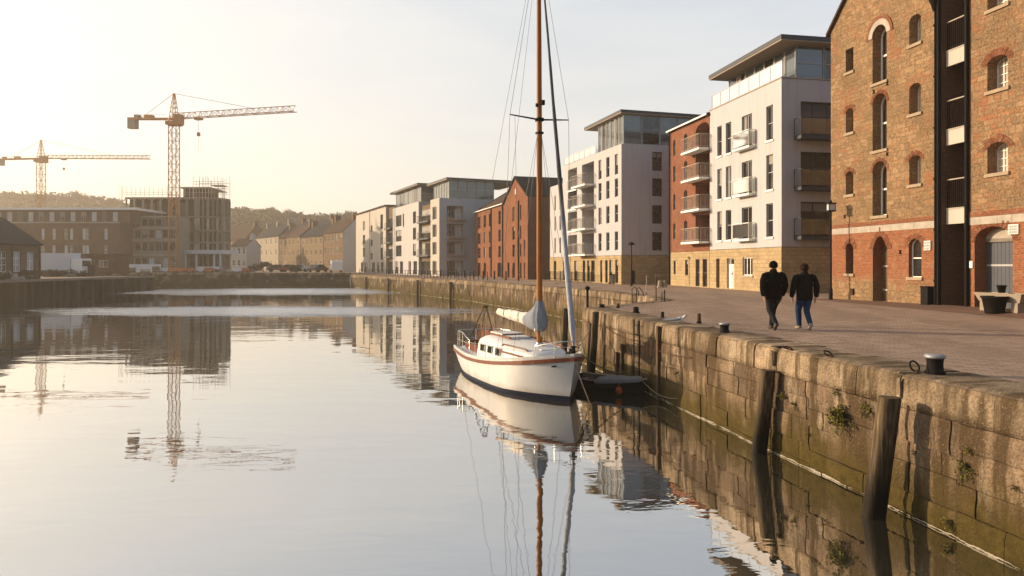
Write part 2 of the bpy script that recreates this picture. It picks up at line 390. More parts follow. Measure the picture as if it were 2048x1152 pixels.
# boat
def gelmat():
    t = NT('white_gelcoat'); p = t.coord(); z = t.sep(p)[2]
    st = t.noise(t.map(p, (5, 5, .5)), 1.0, 5); n = t.noise(p, 2.0, 5)
    col = t.mix(n, (0.54, 0.52, 0.50), (0.63, 0.61, 0.59))
    col = t.mix(t.math('MULTIPLY', t.ramp(st, [(.55, 0.0), (.75, 1.0)]), .35), col, (0.33, 0.27, 0.20))
    tide = t.ramp(t.math('ADD', z, t.math('MULTIPLY', n, .25)), [(.22, 1.0), (.42, 0.0)])
    col = t.mix(t.math('MULTIPLY', tide, .55), col, (0.30, 0.24, 0.15))
    return t.done(col, t.math('ADD', .14, t.math('MULTIPLY', n, .12)), .5)
M['gel'] = gelmat()
M['navy'] = simple('navy_boot_top', (0.007, 0.011, 0.026), 0.45, 0.12)
M['varnish'] = simple('varnished_mahogany', (0.14, 0.036, 0.011), 0.4, 0.3, 0, 0.3, 5)
M['deck'] = simple('white_deck', (0.58, 0.57, 0.55), 0.5, 0.3, 0, 0.08, 3)
M['mast'] = simple('varnished_spruce_mast', (0.30, 0.105, 0.018), 0.5, 0.15, 0, 0.25, 2.5)
def cloth(name, c, s=(6, 6, 2)):
    t = NT(name); p = t.coord(); n = t.noise(t.map(p, s), 1.5, 4)
    t.bump(t.noise(t.map(p, s), 3.0, 5), 0.8, 0.04)
    return t.done(t.mix(n, tuple(q * 0.7 for q in c), c), 0.9, 0.1)
M['sail'] = cloth('white_sailcloth', (0.72, 0.66, 0.58))
def jibmat():
    t = NT('furled_jib_cloth'); p = t.coord(); z = t.sep(p)[2]; n = t.noise(t.map(p, (9, 9, 1)), 1.5, 4)
    c = t.ramp(t.math('MULTIPLY', t.math('ADD', z, t.math('MULTIPLY', n, .8)), .1), [(.46, (0.50, 0.52, 0.56)), (.62, (0.10, 0.105, 0.10))])
    t.bump(t.noise(t.map(p, (9, 9, 2)), 3.0, 5), .8, .04)
    return t.done(t.mix(n, c, t.mix(.5, c, (0.04, 0.04, 0.04))), .9, .1)
M['jib'] = jibmat()
M['cover'] = cloth('blue_grey_cover', (0.24, 0.26, 0.30))
M['wire'] = simple('rigging_wire', (0.14, 0.12, 0.10), 0.5, 0.4, 0.3)
M['chrome'] = simple('polished_rail', (0.55, 0.53, 0.50), 0.25, 0.5, 0.9, 0.05)
M['rope'] = simple('mooring_rope', (0.20, 0.16, 0.11), 0.9, 0.1)
M['dinghy'] = simple('dark_dinghy_hull', (0.018, 0.015, 0.012), 0.7, 0.2, 0, 0.4)
M['dinghy_in'] = simple('dinghy_inside', (0.085, 0.065, 0.045), 0.8)
M['canvas'] = cloth('grey_canvas', (0.20, 0.19, 0.18))
M['buoy'] = simple('orange_fender', (0.26, 0.050, 0.014), 0.7)
# people, gull, plants, small things
M['jacket'] = simple('black_jacket', (0.006, 0.0055, 0.0055), 0.95, 0.06, 0, 0.3, 9, 0.3)
M['trouser'] = simple('dark_trousers', (0.018, 0.018, 0.022), 0.9, 0.15)
M['jacket_brown'] = simple('charcoal_jacket', (0.011, 0.009, 0.008), 0.95, 0.08, 0, 0.4, 7, 0.5)
M['jeans'] = simple('blue_jeans', (0.016, 0.035, 0.080), 0.9, 0.15, 0, 0.25, 8)
M['skin'] = simple('skin', (0.42, 0.24, 0.16), 0.6, 0.3, 0, 0.06)
M['hair'] = simple('dark_hair', (0.006, 0.0045, 0.004), 0.95, 0.06, 0, 0.3, 30, 0.4)
M['hair2'] = simple('brown_hair', (0.020, 0.010, 0.006), 0.95, 0.08, 0, 0.3, 30, 0.4)
M['shoe'] = simple('brown_shoe', (0.060, 0.042, 0.030), 0.6)
M['shoe_pale'] = simple('pale_shoe', (0.26, 0.22, 0.18), 0.6)
M['gull_grey'] = simple('grey_feathers', (0.22, 0.22, 0.23), 0.8)
M['gull_white'] = simple('white_feathers', (0.72, 0.69, 0.65), 0.8)
M['beak'] = simple('yellow_beak', (0.55, 0.33, 0.05), 0.5)
M['iron'] = simple('painted_iron', (0.008, 0.007, 0.0065), 0.7, 0.25, 0, 0.4, 7, 0.3)
M['rust'] = simple('rusty_iron', (0.10, 0.050, 0.028), 0.8, 0.3, 0, 0.4, 9, 0.4)
M['worn'] = simple('worn_iron_top', (0.26, 0.26, 0.27), 0.45, 0.5, 0.3, 0.3, 12)
def leafmat(name, a, b):
    t = NT(name); tn = t.attr('tone')
    m = t.done(t.mix(tn, a, b), 0.7, 0.25)
    return m
M['weed'] = leafmat('weed_leaves', (0.055, 0.060, 0.014), (0.19, 0.155, 0.03))
M['tree'] = leafmat('autumn_foliage', (0.070, 0.058, 0.030), (0.110, 0.082, 0.042))
M['hedge'] = leafmat('dark_bush', (0.035, 0.035, 0.014), (0.085, 0.065, 0.028))
M['bark'] = simple('bark', (0.07, 0.05, 0.035), 0.95)
M['hill'] = simple('wooded_hillside', (0.080, 0.062, 0.030), 0.95, 0.1, 0, 0.6, 0.05)
M['white_paint'] = simple('white_painted_panel', (0.50, 0.51, 0.53), 0.5, 0.3, 0, 0.08)
M['orange'] = simple('orange_barrier_plastic', (0.36, 0.12, 0.05), 0.7)
M['tyre'] = simple('tyre_rubber', (0.02, 0.02, 0.02), 0.9)
M['planter'] = simple('stone_trough', (0.27, 0.22, 0.17), 0.9, 0.2, 0, 0.2, 5, 0.3)
for nm, c in (('car_dark', (0.05, 0.05, 0.055)), ('car_red', (0.20, 0.045, 0.03)), ('car_silver', (0.45, 0.44, 0.43)), ('car_white', (0.70, 0.69, 0.67))):
    M[nm] = simple(nm + '_paint', c, 0.25, 0.5, 0, 0.03)
RB = random.Random(77)
# ---------------------------------------------------------------- facades and openings
class Fr:
    """a wall plane in a building's own coordinates: O base point, U along the wall, N into the building"""
    def __init__(s, O, U, N): s.O, s.U, s.N = O, U, N
    def p(s, u, v, d=0.0):
        return (s.O[0] + s.U[0] * u + s.N[0] * d, s.O[1] + s.U[1] * u + s.N[1] * d, s.O[2] + v)
class Op:
    def __init__(s, u0, u1, v0, v1, rise=0.0, pointed=False, **k):
        s.u0, s.u1, s.v0, s.v1, s.rise, s.pointed, s.k = u0, u1, v0, v1, rise, pointed, k
    def arch(s, n=8, g=0.0):
        c, a = (s.u0 + s.u1) / 2, (s.u1 - s.u0) / 2 + g
        vs, out = s.v1 - s.rise, []
        for i in range(n + 1):
            x = math.cos(PI * i / n)
            y = (1 - abs(x) ** 1.7) if s.pointed else math.sin(PI * i / n)
            out.append((c + a * x, vs + (s.rise + g) * y))
        return out
    def outline(s, g=0.0):
        if s.rise <= 0: return [(s.u0 - g, s.v0 - g), (s.u1 + g, s.v0 - g), (s.u1 + g, s.v1 + g), (s.u0 - g, s.v1 + g)]
        return [(s.u0 - g, s.v0 - g), (s.u1 + g, s.v0 - g)] + s.arch(8, g)
    def top(s, u):
        if s.rise <= 0: return s.v1
        c, a = (s.u0 + s.u1) / 2, (s.u1 - s.u0) / 2
        x = max(-1, min(1, (u - c) / a))
        return s.v1 - s.rise + s.rise * ((1 - abs(x) ** 1.7) if s.pointed else math.sqrt(1 - x * x))

def facade(mb, fr, w, v0, v1, ops, depth=0.25, m=0, mr=None, u0=0.0):
    mr = m if mr is None else mr
    us = sorted({u0, w, *[o.u0 for o in ops], *[o.u1 for o in ops]})
    vs = sorted({v0, v1, *[o.v0 for o in ops], *[o.v1 for o in ops]})
    us = [u for u in us if u0 <= u <= w]; vs = [v for v in vs if v0 <= v <= v1]
    for a, b in zip(us, us[1:]):
        if b - a < 1e-5: continue
        for c, d in zip(vs, vs[1:]):
            if d - c < 1e-5: continue
            mu, mv = (a + b) / 2, (c + d) / 2
            if any(o.u0 < mu < o.u1 and o.v0 < mv < o.v1 for o in ops): continue
            mb.poly([fr.p(a, c), fr.p(b, c), fr.p(b, d), fr.p(a, d)], m)
    for o in ops:
        if o.rise > 0:
            ar = o.arch()
            for (p, q), (r, t) in zip(ar, ar[1:]):
                if o.v1 - min(q, t) > 1e-5: mb.poly([fr.p(p, q), fr.p(p, o.v1), fr.p(r, o.v1), fr.p(r, t)], m)
        out = o.outline(); dd = o.k.get('depth', depth)
        for i in range(len(out)):
            a, b = out[i], out[(i + 1) % len(out)]
            mb.poly([fr.p(*a), fr.p(*b), fr.p(*b, dd + 0.03), fr.p(*a, dd + 0.03)], o.k.get('mr', mr))

def voussoirs(s, fr, o, w, m=0):
    ln = PI * (o.u1 - o.u0) * .6; n = max(7, int(ln / .085)); c = (o.u0 + o.u1) / 2; a = (o.u1 - o.u0) / 2; vs = o.v1 - o.rise
    def at_(x, g):
        q = math.cos(PI * x); y = (1 - abs(q) ** 1.7) if o.pointed else math.sin(PI * x)
        return (c + (a + g) * q, vs + (o.rise + g) * y)
    for i in range(n):
        x0, x1 = (i + .07) / n, (i + .93) / n; g = w * R.uniform(.72, 1.12); d = -R.uniform(.006, .022); s.tone = R.random()
        p = [at_(x0, 0), at_(x1, 0), at_(x1, g), at_(x0, g)]
        s.add([fr.p(*q, d) for q in p] + [fr.p(*q, .02) for q in p], [(0, 1, 2, 3), (0, 1, 5, 4), (1, 2, 6, 5), (2, 3, 7, 6), (3, 0, 4, 7)], m)
def window(parent, fr, o, depth, gl, fm, nu=1, nv=1, fw=0.05, sill=None, ring=None, ringw=0.22, name='window', split=True, bars=None, proud=0.07):
    """pane (the part) with frame, sill and brick arch as sub-parts"""
    pane = MB(); pane.poly([fr.p(u, v, depth) for u, v in o.outline()])
    w = pane.build(name, gl, parent)
    f = MB(); out = o.outline()
    cu, cv = (o.u0 + o.u1) / 2, (o.v0 + o.v1) / 2
    inn = [(cu + (u - cu) * (1 - 2 * fw / (o.u1 - o.u0)), cv + (v - cv) * (1 - 2 * fw / (o.v1 - o.v0))) for u, v in out]
    n = len(out); d0, d1 = depth - 0.045, depth - 0.004
    for i in range(n):
        j = (i + 1) % n
        f.poly([fr.p(*out[i], d0), fr.p(*out[j], d0), fr.p(*inn[j], d0), fr.p(*inn[i], d0)])
        f.poly([fr.p(*inn[i], d0), fr.p(*inn[j], d0), fr.p(*inn[j], d1), fr.p(*inn[i], d1)])
    b = (bars or fw) * 0.5
    for i in range(1, nu):
        u = o.u0 + (o.u1 - o.u0) * i / nu
        f.poly([fr.p(u - b, o.v0, d0 + .008), fr.p(u + b, o.v0, d0 + .008), fr.p(u + b, o.top(u) - .01, d0 + .008), fr.p(u - b, o.top(u) - .01, d0 + .008)])
        f.poly([fr.p(u - b, o.v0, d0 + .008), fr.p(u - b, o.v0, d1), fr.p(u - b, o.top(u) - .01, d1), fr.p(u - b, o.top(u) - .01, d0 + .008)])
    for i in range(1, nv):
        v = o.v0 + (o.v1 - o.v0) * i / nv
        f.poly([fr.p(o.u0 + .01, v - b, d0 + .012), fr.p(o.u1 - .01, v - b, d0 + .012), fr.p(o.u1 - .01, v + b, d0 + .012), fr.p(o.u0 + .01, v + b, d0 + .012)])
        f.poly([fr.p(o.u0 + .01, v + b, d0 + .012), fr.p(o.u1 - .01, v + b, d0 + .012), fr.p(o.u1 - .01, v + b, d1), fr.p(o.u0 + .01, v + b, d1)])
    f.build('frame', fm, w)
    if o.rise <= 0 and gl is M['glass'] and RB.random() < .38:
        k = RB.random(); s = MB()
        if k < .55: a_, b_, c_, d_ = o.u0 + fw, o.u1 - fw, o.v1 - fw - (o.v1 - o.v0) * RB.uniform(.2, .6), o.v1 - fw
        else: a_, b_, c_, d_ = o.u0 + fw, o.u0 + fw + (o.u1 - o.u0) * RB.uniform(.18, .4), o.v0 + fw, o.v1 - fw
        s.poly([fr.p(a_, c_, depth - .0035), fr.p(b_, c_, depth - .0035), fr.p(b_, d_, depth - .0035), fr.p(a_, d_, depth - .0035)])
        s.build('blind' if k < .55 else 'curtain', M['curtain_grey'], w)
    if sill is not None:
        s = MB(); a, c = fr.p(o.u0 - 0.08, o.v0 - 0.10, -proud), None
        pts = [fr.p(o.u0 - 0.08, 0, -proud), fr.p(o.u1 + 0.08, 0, -proud), fr.p(o.u1 + 0.08, 0, 0.02), fr.p(o.u1 - 0.004, 0, 0.02), fr.p(o.u1 - 0.004, 0, depth - .05), fr.p(o.u0 + 0.004, 0, depth - .05), fr.p(o.u0 + 0.004, 0, 0.02), fr.p(o.u0 - 0.08, 0, 0.02)]
        z = fr.O[2] + o.v0
        s.prism([(p[0], p[1]) for p in pts], z - 0.11, z + 0.012)
        s.build('sill', sill, w)
    if ring is not None:
        s = MB(); a = [q for q in o.arch(10)]; b2 = [q for q in o.arch(10, ringw)]
        voussoirs(s, fr, o, ringw)
        s.build('brick_arch', ring, w)
    return w

def balcony(parent, fr, u0, u1, v, proj, hgt=1.05, slab=None, style='bars', railm=None, t=0.16, n=None, name='balcony'):
    s = MB()
    a, b = fr.p(u0, v - t, -proj), fr.p(u1, v, 0.02)
    pts = [fr.p(u0, v, -proj), fr.p(u1, v, -proj), fr.p(u1, v, 0.004), fr.p(u0, v, 0.004)]
    s.prism([(p[0], p[1]) for p in pts], fr.O[2] + v - t, fr.O[2] + v)
    bal = s.build(name, slab or M['frame_white'], parent)
    r = MB(); e = 0.03
    path = [fr.p(u0 + e, v, -0.01), fr.p(u0 + e, v, -proj + e), fr.p(u1 - e, v, -proj + e), fr.p(u1 - e, v, -0.01)]
    up = Vector((0, 0, hgt))
    for p, q in zip(path, path[1:]):
        p, q = Vector(p), Vector(q); L = (q - p).length
        r.bar(p + up, q + up, 0.05, 0.04)
        if style == 'bars':
            r.bar(p + Vector((0, 0, .10)), q + Vector((0, 0, .10)), 0.03, 0.03)
            k = max(1, int(L / (n or 0.16)))
            for i in range(k + 1):
                c = p + (q - p) * (i / k); r.bar(c, c + up, 0.022, 0.022)
        else:
            for c in (p, q): r.bar(c, c + up, 0.045, 0.045)
            g = Vector((0, 0, 0.08))
    rl = r.build('railing', railm or M['frame_grey'], bal)
    if style == 'glass':
        g = MB()
        for p, q in zip(path, path[1:]):
            p, q = Vector(p), Vector(q); d = (q - p).normalized() * .03
            g.bar(p + d + Vector((0, 0, .09 + (hgt - .15) / 2)), q - d + Vector((0, 0, .09 + (hgt - .15) / 2)), 0.012, hgt - .16)
        g.build('glass_panel', M['clear'], bal)
    return bal

class Bld:
    """a building: origin at the left end (as seen from the water) of its front, local x to the right along the front, y inwards"""
    def __init__(s, name, label, cat, far, near, z0=0.0, group=None):
        s.far, s.near = Vector(far), Vector(near)
        d = s.near - s.far; s.L = d.length; s.u = d.normalized()
        s.root = thing(name, label, cat, (far[0], far[1], z0), math.atan2(d.y, d.x), group)
        s.z0 = z0
        s.front = Fr((0, 0, 0), (1, 0), (0, 1)); s.side = Fr((s.L, 0, 0), (0, 1), (-1, 0))
    def up(s, px):                       # front: distance along the wall of what is seen in column px
        r = (px - CX) / F
        return (r * s.far.y - s.far.x) / (s.u.x - r * s.u.y)
    def vz(s, py, u):
        return hz(py, s.far.y + s.u.y * u) - s.z0
    def sp(s, px):                       # the same on the side that faces the camera
        r = (px - CX) / F; n = Vector((-s.u.y, s.u.x))
        return (r * s.near.y - s.near.x) / (n.x - r * n.y)
    def ops(s, cols, rows, **k):
        return [Op(s.up(a), s.up(b), v0, v1, **k) for a, b in cols for v0, v1 in rows]

def slab_roof(b, x0, x1, y0, y1, z, t=0.28, m=None, rise=0.0):
    s = MB()
    s.box(x0, y0, z + 0.05, x1, y1, z + t, 0); s.box(x0 + .02, y0 + .02, z, x1 - .02, y1 - .02, z + 0.05, 1)
    return s.build('roof', [m or M['roof_grey'], M['soffit']], b.root)

def penthouse(b, x0, x1, y0, y1, z0, z1, nf, ns, glm=None, rail=None):
    """glazed top storey: wall core, one window part per bay on the front and on the camera side"""
    c = MB(); c.box(x0 + .12, y0 + .12, z0, x1 - .12, y1, z1)
    pent = c.build('penthouse', M['frame_grey'], b.root)
    for fr, w, n in ((Fr((x0, y0, 0), (1, 0), (0, 1)), x1 - x0, nf), (Fr((x1, y0, 0), (0, 1), (-1, 0)), y1 - y0, ns)):
        for i in range(n):
            o = Op(w * i / n + .02, w * (i + 1) / n - .02, z0 + .02, z1 - .01)
            window(pent, fr, o, 0.05, glm or (M['glass_blue'] if i % 3 != 1 else M['glass']), M['frame_grey'], 1, 2 if fr.U[1] else 1, 0.06)
    return pent

def glass_rail(b, pts, z, h=1.0):
    g = MB(); r = MB()
    for p, q in zip(pts, pts[1:]):
        p, q = Vector((*p, z)), Vector((*q, z)); L = (q - p).length; k = max(1, round(L / 1.3))
        for i in range(k + 1):
            c = p + (q - p) * i / k; r.bar(c, c + Vector((0, 0, h)), 0.04)
        r.bar(p + Vector((0, 0, h)), q + Vector((0, 0, h)), 0.05, 0.03)
        g.bar(p + Vector((0, 0, h / 2 + .03)), q + Vector((0, 0, h / 2 + .03)), 0.012, h - .10)
    rr = r.build('roof_railing', M['steel'], b.root); g.build('glass_panel', M['clear'], rr)
# ================================================================= right bank, from the warehouse away
# ---- warehouse of stone and brick: local x runs from its far gable corner toward the camera
WHd = Vector((0.158, -0.9874))
WHo = Vector((15.58, 34.2))
def W(px):
    r = (px - CX) / F
    return (r * WHo.y - WHo.x) / (WHd.x - r * WHd.y)
wh = Bld('stone_warehouse', 'tall stone and red brick warehouse with arched windows behind the two walkers', 'warehouse', WHo, WHo + WHd * 20.0)
fr = wh.front
ROWS = [(10.70, 11.80), (7.85, 9.00), (4.95, 6.05)]
def cen(px, w): u = W(px); return (u - w / 2, u + w / 2)
lc, mc, rc = cen(1699, .56), cen(1759, .92), cen(1830, .66)
wops, tall, small, doorops = [], [], [], []
for i, r in enumerate(ROWS):
    small.append(Op(*lc, r[0], r[1], 0.0 if i == 0 else .20)); small.append(Op(*rc, r[0], r[1] + .1, .22))
for v0, v1 in ((9.68, 12.20), (6.70, 9.20), (3.82, 6.22)): tall.append(Op(*mc, v0, v1, .46))
gl = Op(*lc, 1.24, 2.68, .28); gr = Op(*cen(1830, .72), 1.15, 2.74, .34)
wd = Op(*cen(1760, .95), 0.06, 2.95, .60, True, depth=.55)
Wl = W(1879)
slot0, slot1 = W(1883), W(1935)
w2c = cen(1995, .86)
w2 = [Op(*w2c, v0, v1, .24) for v0, v1 in ((10.75, 11.85), (7.85, 9.04), (4.90, 6.00))]
w3c = (w2c[0] + 4.3, w2c[1] + 4.3)
w3 = [Op(*w3c, v0, v1, .24) for v0, v1 in ((10.75, 11.85), (7.85, 9.04), (4.90, 6.00))]
bigdoor = Op(*cen(1986, 1.62), 0.10, 3.04, .55, depth=.60)
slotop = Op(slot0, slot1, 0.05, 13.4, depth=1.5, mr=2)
allops = small + tall + [gl, gr, wd, slotop] + w2 + w3 + [bigdoor]
wl = MB()
GM = (W(1757))                                   # gable centre
left = [o for o in allops if o.u1 < Wl]; right = [o for o in allops if o.u0 >= Wl]
facade(wl, fr, Wl, -0.15, 13.0, left, 0.50)
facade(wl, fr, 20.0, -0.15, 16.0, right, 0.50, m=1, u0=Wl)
ap = 13.0 + (GM - 0) * 0.95
wl.poly([fr.p(0, 13.0), fr.p(Wl, 13.0), fr.p(Wl, 13.0 + .02), fr.p(GM, ap), fr.p(0, 13.02)])
# far side wall, back and slot lining
wl.poly([(0, 0, -.15), (0, 12, -.15), (0, 12, 13), (0, 0, 13)])
wl.poly([(20, 0, -.15), (20, 12, -.15), (20, 12, 16), (20, 0, 16)], 1)
wl.poly([(0, 12, -.15), (20, 12, -.15), (20, 12, 13), (0, 12, 13)])
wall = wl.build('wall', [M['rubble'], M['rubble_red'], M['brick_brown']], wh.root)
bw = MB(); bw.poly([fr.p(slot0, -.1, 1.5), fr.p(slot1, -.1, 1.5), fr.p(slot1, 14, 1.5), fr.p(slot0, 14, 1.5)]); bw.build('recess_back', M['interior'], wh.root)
# coloured bands
for a, c in ((0.0, slot0 - .02), (slot1 + .02, 20.0)):
    b = MB(); b.add([fr.p(a, 3.42, -.03), fr.p(c, 3.42, -.03), fr.p(c, 3.60, -.03), fr.p(a, 3.60, -.03), fr.p(a, 3.42, .01), fr.p(c, 3.42, .01), fr.p(c, 3.60, .01), fr.p(a, 3.60, .01)],
          [(0, 1, 2, 3), (3, 2, 6, 7), (0, 1, 5, 4)])
    b.build('brick_string_course', M['brick_orange'], wh.root)
for a, c in ((0.0, slot0 - .02), (slot1 + .02, 20.0)):
    u = a; b = MB()
    while u < c - .05:
        e = min(c, u + R.uniform(.5, .95)); b.tone = R.random()
        b.add([fr.p(u + .006, 3.13, -.018), fr.p(e - .006, 3.13, -.018), fr.p(e - .006, 3.41, -.018), fr.p(u + .006, 3.41, -.018), fr.p(u, 3.13, .01), fr.p(e, 3.13, .01), fr.p(e, 3.41, .01), fr.p(u, 3.41, .01)],
              [(0, 1, 2, 3), (3, 2, 6, 7), (0, 1, 5, 4), (0, 3, 7, 4), (1, 2, 6, 5)]); u = e
    b.build('stone_string_course', M['pale_band'], wh.root)
for o in small: window(wall, fr, o, .44, M['glass_lead'], M['frame_white'] if o.rise else M['frame_dark'], 3, 5, .035, M['sill'], M['brick_orange'] if (o.rise and R.random() < .45) else None, .2, bars=.022)
for o in tall:
    w_ = window(wall, fr, o, .46, M['glass'], M['frame_white'], 2, 2, .085, M['sill'], M['brick_orange'] if o.v0 < 9 else None, .16)
    if o.v0 > 9:
        s = MB(); a_, b_, c_ = o.arch(10), o.arch(10, .26), o.arch(10, .42)
        for q0, q1, mm, dd in ((a_, b_, 0, -.03), (b_, c_, 1, -.045)):
            for i in range(10):
                s.poly([fr.p(*q0[i], dd), fr.p(*q0[i + 1], dd), fr.p(*q1[i + 1], dd), fr.p(*q1[i], dd)], mm)
                s.poly([fr.p(*q1[i], dd), fr.p(*q1[i + 1], dd), fr.p(*q1[i + 1], .01), fr.p(*q1[i], .01)], mm)
        s.build('stone_arch', [M['pale_band'], M['brick_orange']], w_)
window(wall, fr, gl, .42, M['glass'], M['frame_dark'], 1, 2, .05, M['sill'], M['brick_orange'], .24)
window(wall, fr, gr, .20, M['glass'], M['frame_white'], 1, 2, .045, M['sill'], M['brick_orange'], .24)
for o in w2 + w3: window(wall, fr, o, .44, M['glass_lead'], M['frame_white'], 3, 4, .045, M['sill'], M['brick_orange'], .26, bars=.028)
# timber door under the pointed arch and the big boarded door
def boarded(o, depth, m, name, n, top=None, ring=True):
    d = MB(); top = top or o.v1
    for i in range(n):
        a, c = o.u0 + (o.u1 - o.u0) * i / n + .006, o.u0 + (o.u1 - o.u0) * (i + 1) / n - .006
        t0, t1 = min(top, o.top(a)), min(top, o.top(c))
        d.add([fr.p(a, o.v0, depth), fr.p(c, o.v0, depth), fr.p(c, t1, depth), fr.p(a, t0, depth), fr.p(a - .006, o.v0, depth + .03), fr.p(c + .006, o.v0, depth + .03), fr.p(c + .006, t1, depth + .03), fr.p(a - .006, t0, depth + .03)],
              [(0, 1, 2, 3), (0, 3, 7, 4), (1, 2, 6, 5)])
    d.poly([fr.p(u, v, depth + .032) for u, v in o.outline(.0)])
    dd = d.build(name, m, wall)
    h = MB(); c = fr.p((o.u0 * .25 + o.u1 * .75), 1.1, depth - .03); h.bar(c, (c[0], c[1], c[2] + .16), .03); h.build('handle', M['black'], dd)
    for v in (o.v0 + .5, o.v0 + 1.55):
        s = MB(); s.bar(fr.p(o.u0 + .03, v, depth - .008), fr.p(o.u1 - .03, v, depth - .008), .02, .07); s.build('hinge_strap', M['frame_grey'], dd)
    return dd
boarded(wd, .48, M['timber'], 'arched_door', 5)
d_ = boarded(bigdoor, .5, M['blue_door'], 'boarded_door', 10, 2.62)
s = MB(); s.add([fr.p(bigdoor.u0 + .02, 2.62, .42), fr.p(bigdoor.u1 - .02, 2.62, .42)] + [fr.p(u, v, .42) for u, v in bigdoor.arch(10)], [tuple(range(13))]); s.build('tympanum', M['pale_band'], wall)
s = MB(); voussoirs(s, fr, bigdoor, .3)
s.build('brick_arch', M['brick_orange'], wall)
s = MB(); voussoirs(s, fr, wd, .34)
s.build('brick_arch', M['brick_orange'], wall)
# hoist slot: decks with white fascia and black railings, black posts each side
for v in (3.86, 6.92, 9.97, 13.0):
    s = MB(); s.box(slot0 + .03, .18, v - .62, slot1 - .03, .30, v - .04, 0); s.box(slot0 + .03, .16, v - .05, slot1 - .03, 1.45, v, 1)
    dk = s.build('loading_deck', [M['cream'], M['pale_band']], wh.root)
    r = MB(); n = 12
    for i in range(n + 1):
        u = slot0 + .05 + (slot1 - slot0 - .10) * i / n; r.bar((u, .22, v), (u, .22, v + 1.1), .022)
    r.bar((slot0 + .04, .22, v + 1.1), (slot1 - .04, .22, v + 1.1), .05, .045, 1); r.bar((slot0 + .04, .22, v + .08), (slot1 - .04, .22, v + .08), .035)
    r.build('railing', [M['black'], M['pale_band']], dk)
    s = MB(); s.box(slot0 + .12, 1.40, v + .02, slot1 - .12, 1.47, v + 2.1); s.build('loading_door', M['timber'], wh.root)
for u, rr in ((slot0 - .05, .045), (slot1 + .05, .05)):
    s = MB(); s.box(u - rr, -.14, 0.0, u + rr, .0, 14.0); s.build('iron_post', M['black'], wh.root)
s = MB(); u = slot0 - .20; s.tube([(u, -.10, .05), (u, -.10, 12.0)], .045, 10)
for z in (1, 3, 5, 7, 9, 11): s.tube([(u, -.10, z), (u, -.10, z + .08)], .075, 10)
dp = s.build('downpipe', M['black'], wh.root)
s = MB(); s.lathe([(.055, 11.6), (.15, 11.95), (.19, 12.0), (.19, 12.3)], (u, -.15, 0), 12); s.tube([(u, -.15, 12.2), (u - .25, -.3, 12.5), (u - .15, -.35, 12.7), (u + .1, -.2, 12.55)], .04, 8); s.build('rainwater_head', M['black'], dp)
# roof of the gable bay with verge, ridge running back
s = MB(); ov = -.16
for sg, uu in ((-1, -.18), (1, Wl)):
    e = fr.p(uu, 0)
    zE = ap - abs(GM - uu) * (0.95)
    s.add([(uu, ov, zE + .02), (GM, ov, ap + .03), (GM, 12, ap + .03), (uu, 12, zE + .02), (uu, ov, zE + .16), (GM, ov, ap + .17), (GM, 12, ap + .17), (uu, 12, zE + .16)],
          [(0, 1, 2, 3), (4, 5, 6, 7), (0, 1, 5, 4), (0, 3, 7, 4), (2, 3, 7, 6)])
s.build('roof', M['tile'], wh.root)
# small fixtures
s = MB(); u = W(1857); s.box(u - .17, -.07, 2.25, u + .17, 0, 2.62); 
for i in range(3):
    for j in range(3): s.box(u - .15 + .105 * i, -.078, 2.27 + .115 * j, u - .06 + .105 * i, -.069, 2.365 + .115 * j, 1)
s.build('vent_grille', [M['frame_white'], M['frame_grey']], wh.root)
s = MB(); u = W(2029); s.box(u - .2, -.06, 2.72, u + .2, 0, 3.05)
for i in range(4):
    for j in range(3): s.box(u - .18 + .092 * i, -.068, 2.74 + .10 * j, u - .10 + .092 * i, -.059, 2.825 + .10 * j, 1)
s.build('vent_grille', [M['frame_white'], M['frame_grey']], wh.root)
s = MB(); u = W(1940); s.box(u + .02, -.05, 1.55, u + .16, 0, 1.80); s.build('meter_box', M['frame_white'], wh.root)
for pxx, v in ((1690, 3.95), (1748, 9.35), (1775, 9.5), (1801, 2.2), (1775, 6.45)):
    s = MB(); u = W(pxx); s.bar((u - .06, -.02, v - .08), (u + .06, -.02, v + .08), .03); s.bar((u + .06, -.02, v - .08), (u - .06, -.02, v + .08), .03); s.build('tie_plate', M['black'], wh.root)
# stone blocks and kerb along the foot

# ---- white apartment block with overhanging flat roof
A = Bld('white_apartment_block', 'white apartment block with overhanging flat roof, stone base and balconies beside the stone warehouse', 'apartment block', (14.28, 50.5), (15.98, 41.5))
f, sd = A.front, A.side
rows = [(9.28, 11.40), (6.26, 8.40), (3.36, 5.42)]
cA, cB, cC, cD = (1434.5, 1443.5), (1451.5, 1462.5), (1483.5, 1504), (1532.5, 1546)
opsA = A.ops([cA, cB, cC, cD], rows)
dA = [Op(A.up(1454.5), A.up(1469), .06, 2.12, depth=.2), Op(A.up(1433), A.up(1440), .06, 2.1, depth=.2)]
gwA = Op(A.up(1486), A.up(1506), .98, 2.16, depth=.2)
mb = MB(); facade(mb, f, A.L, 2.75, 12.75, opsA, .22)
SD = 13.0
opsS = [Op(1.25, 4.1, v0, v1 + .02) for v0, v1 in rows]
facade(mb, sd, SD, 2.75, 12.75, opsS, .3)
mb.poly([(0, SD, 0), (A.L, SD, 0), (A.L, SD, 12.75), (0, SD, 12.75)]); mb.poly([(0, 0, 0), (0, SD, 0), (0, SD, 12.75), (0, 0, 12.75)])
mb.poly([(0, 0, 12.75), (A.L, 0, 12.75), (A.L, SD, 12.75), (0, SD, 12.75)])
wa = mb.build('wall', M['white'], A.root)
mb = MB()
f2 = Fr((-.0, -.03, 0), (1, 0), (0, 1)); s2 = Fr((A.L + .03, -.03, 0), (0, 1), (-1, 0))
facade(mb, f2, A.L + .03, -.1, 2.72, dA + [gwA], .22); facade(mb, s2, SD, -.1, 2.72, [], .2)
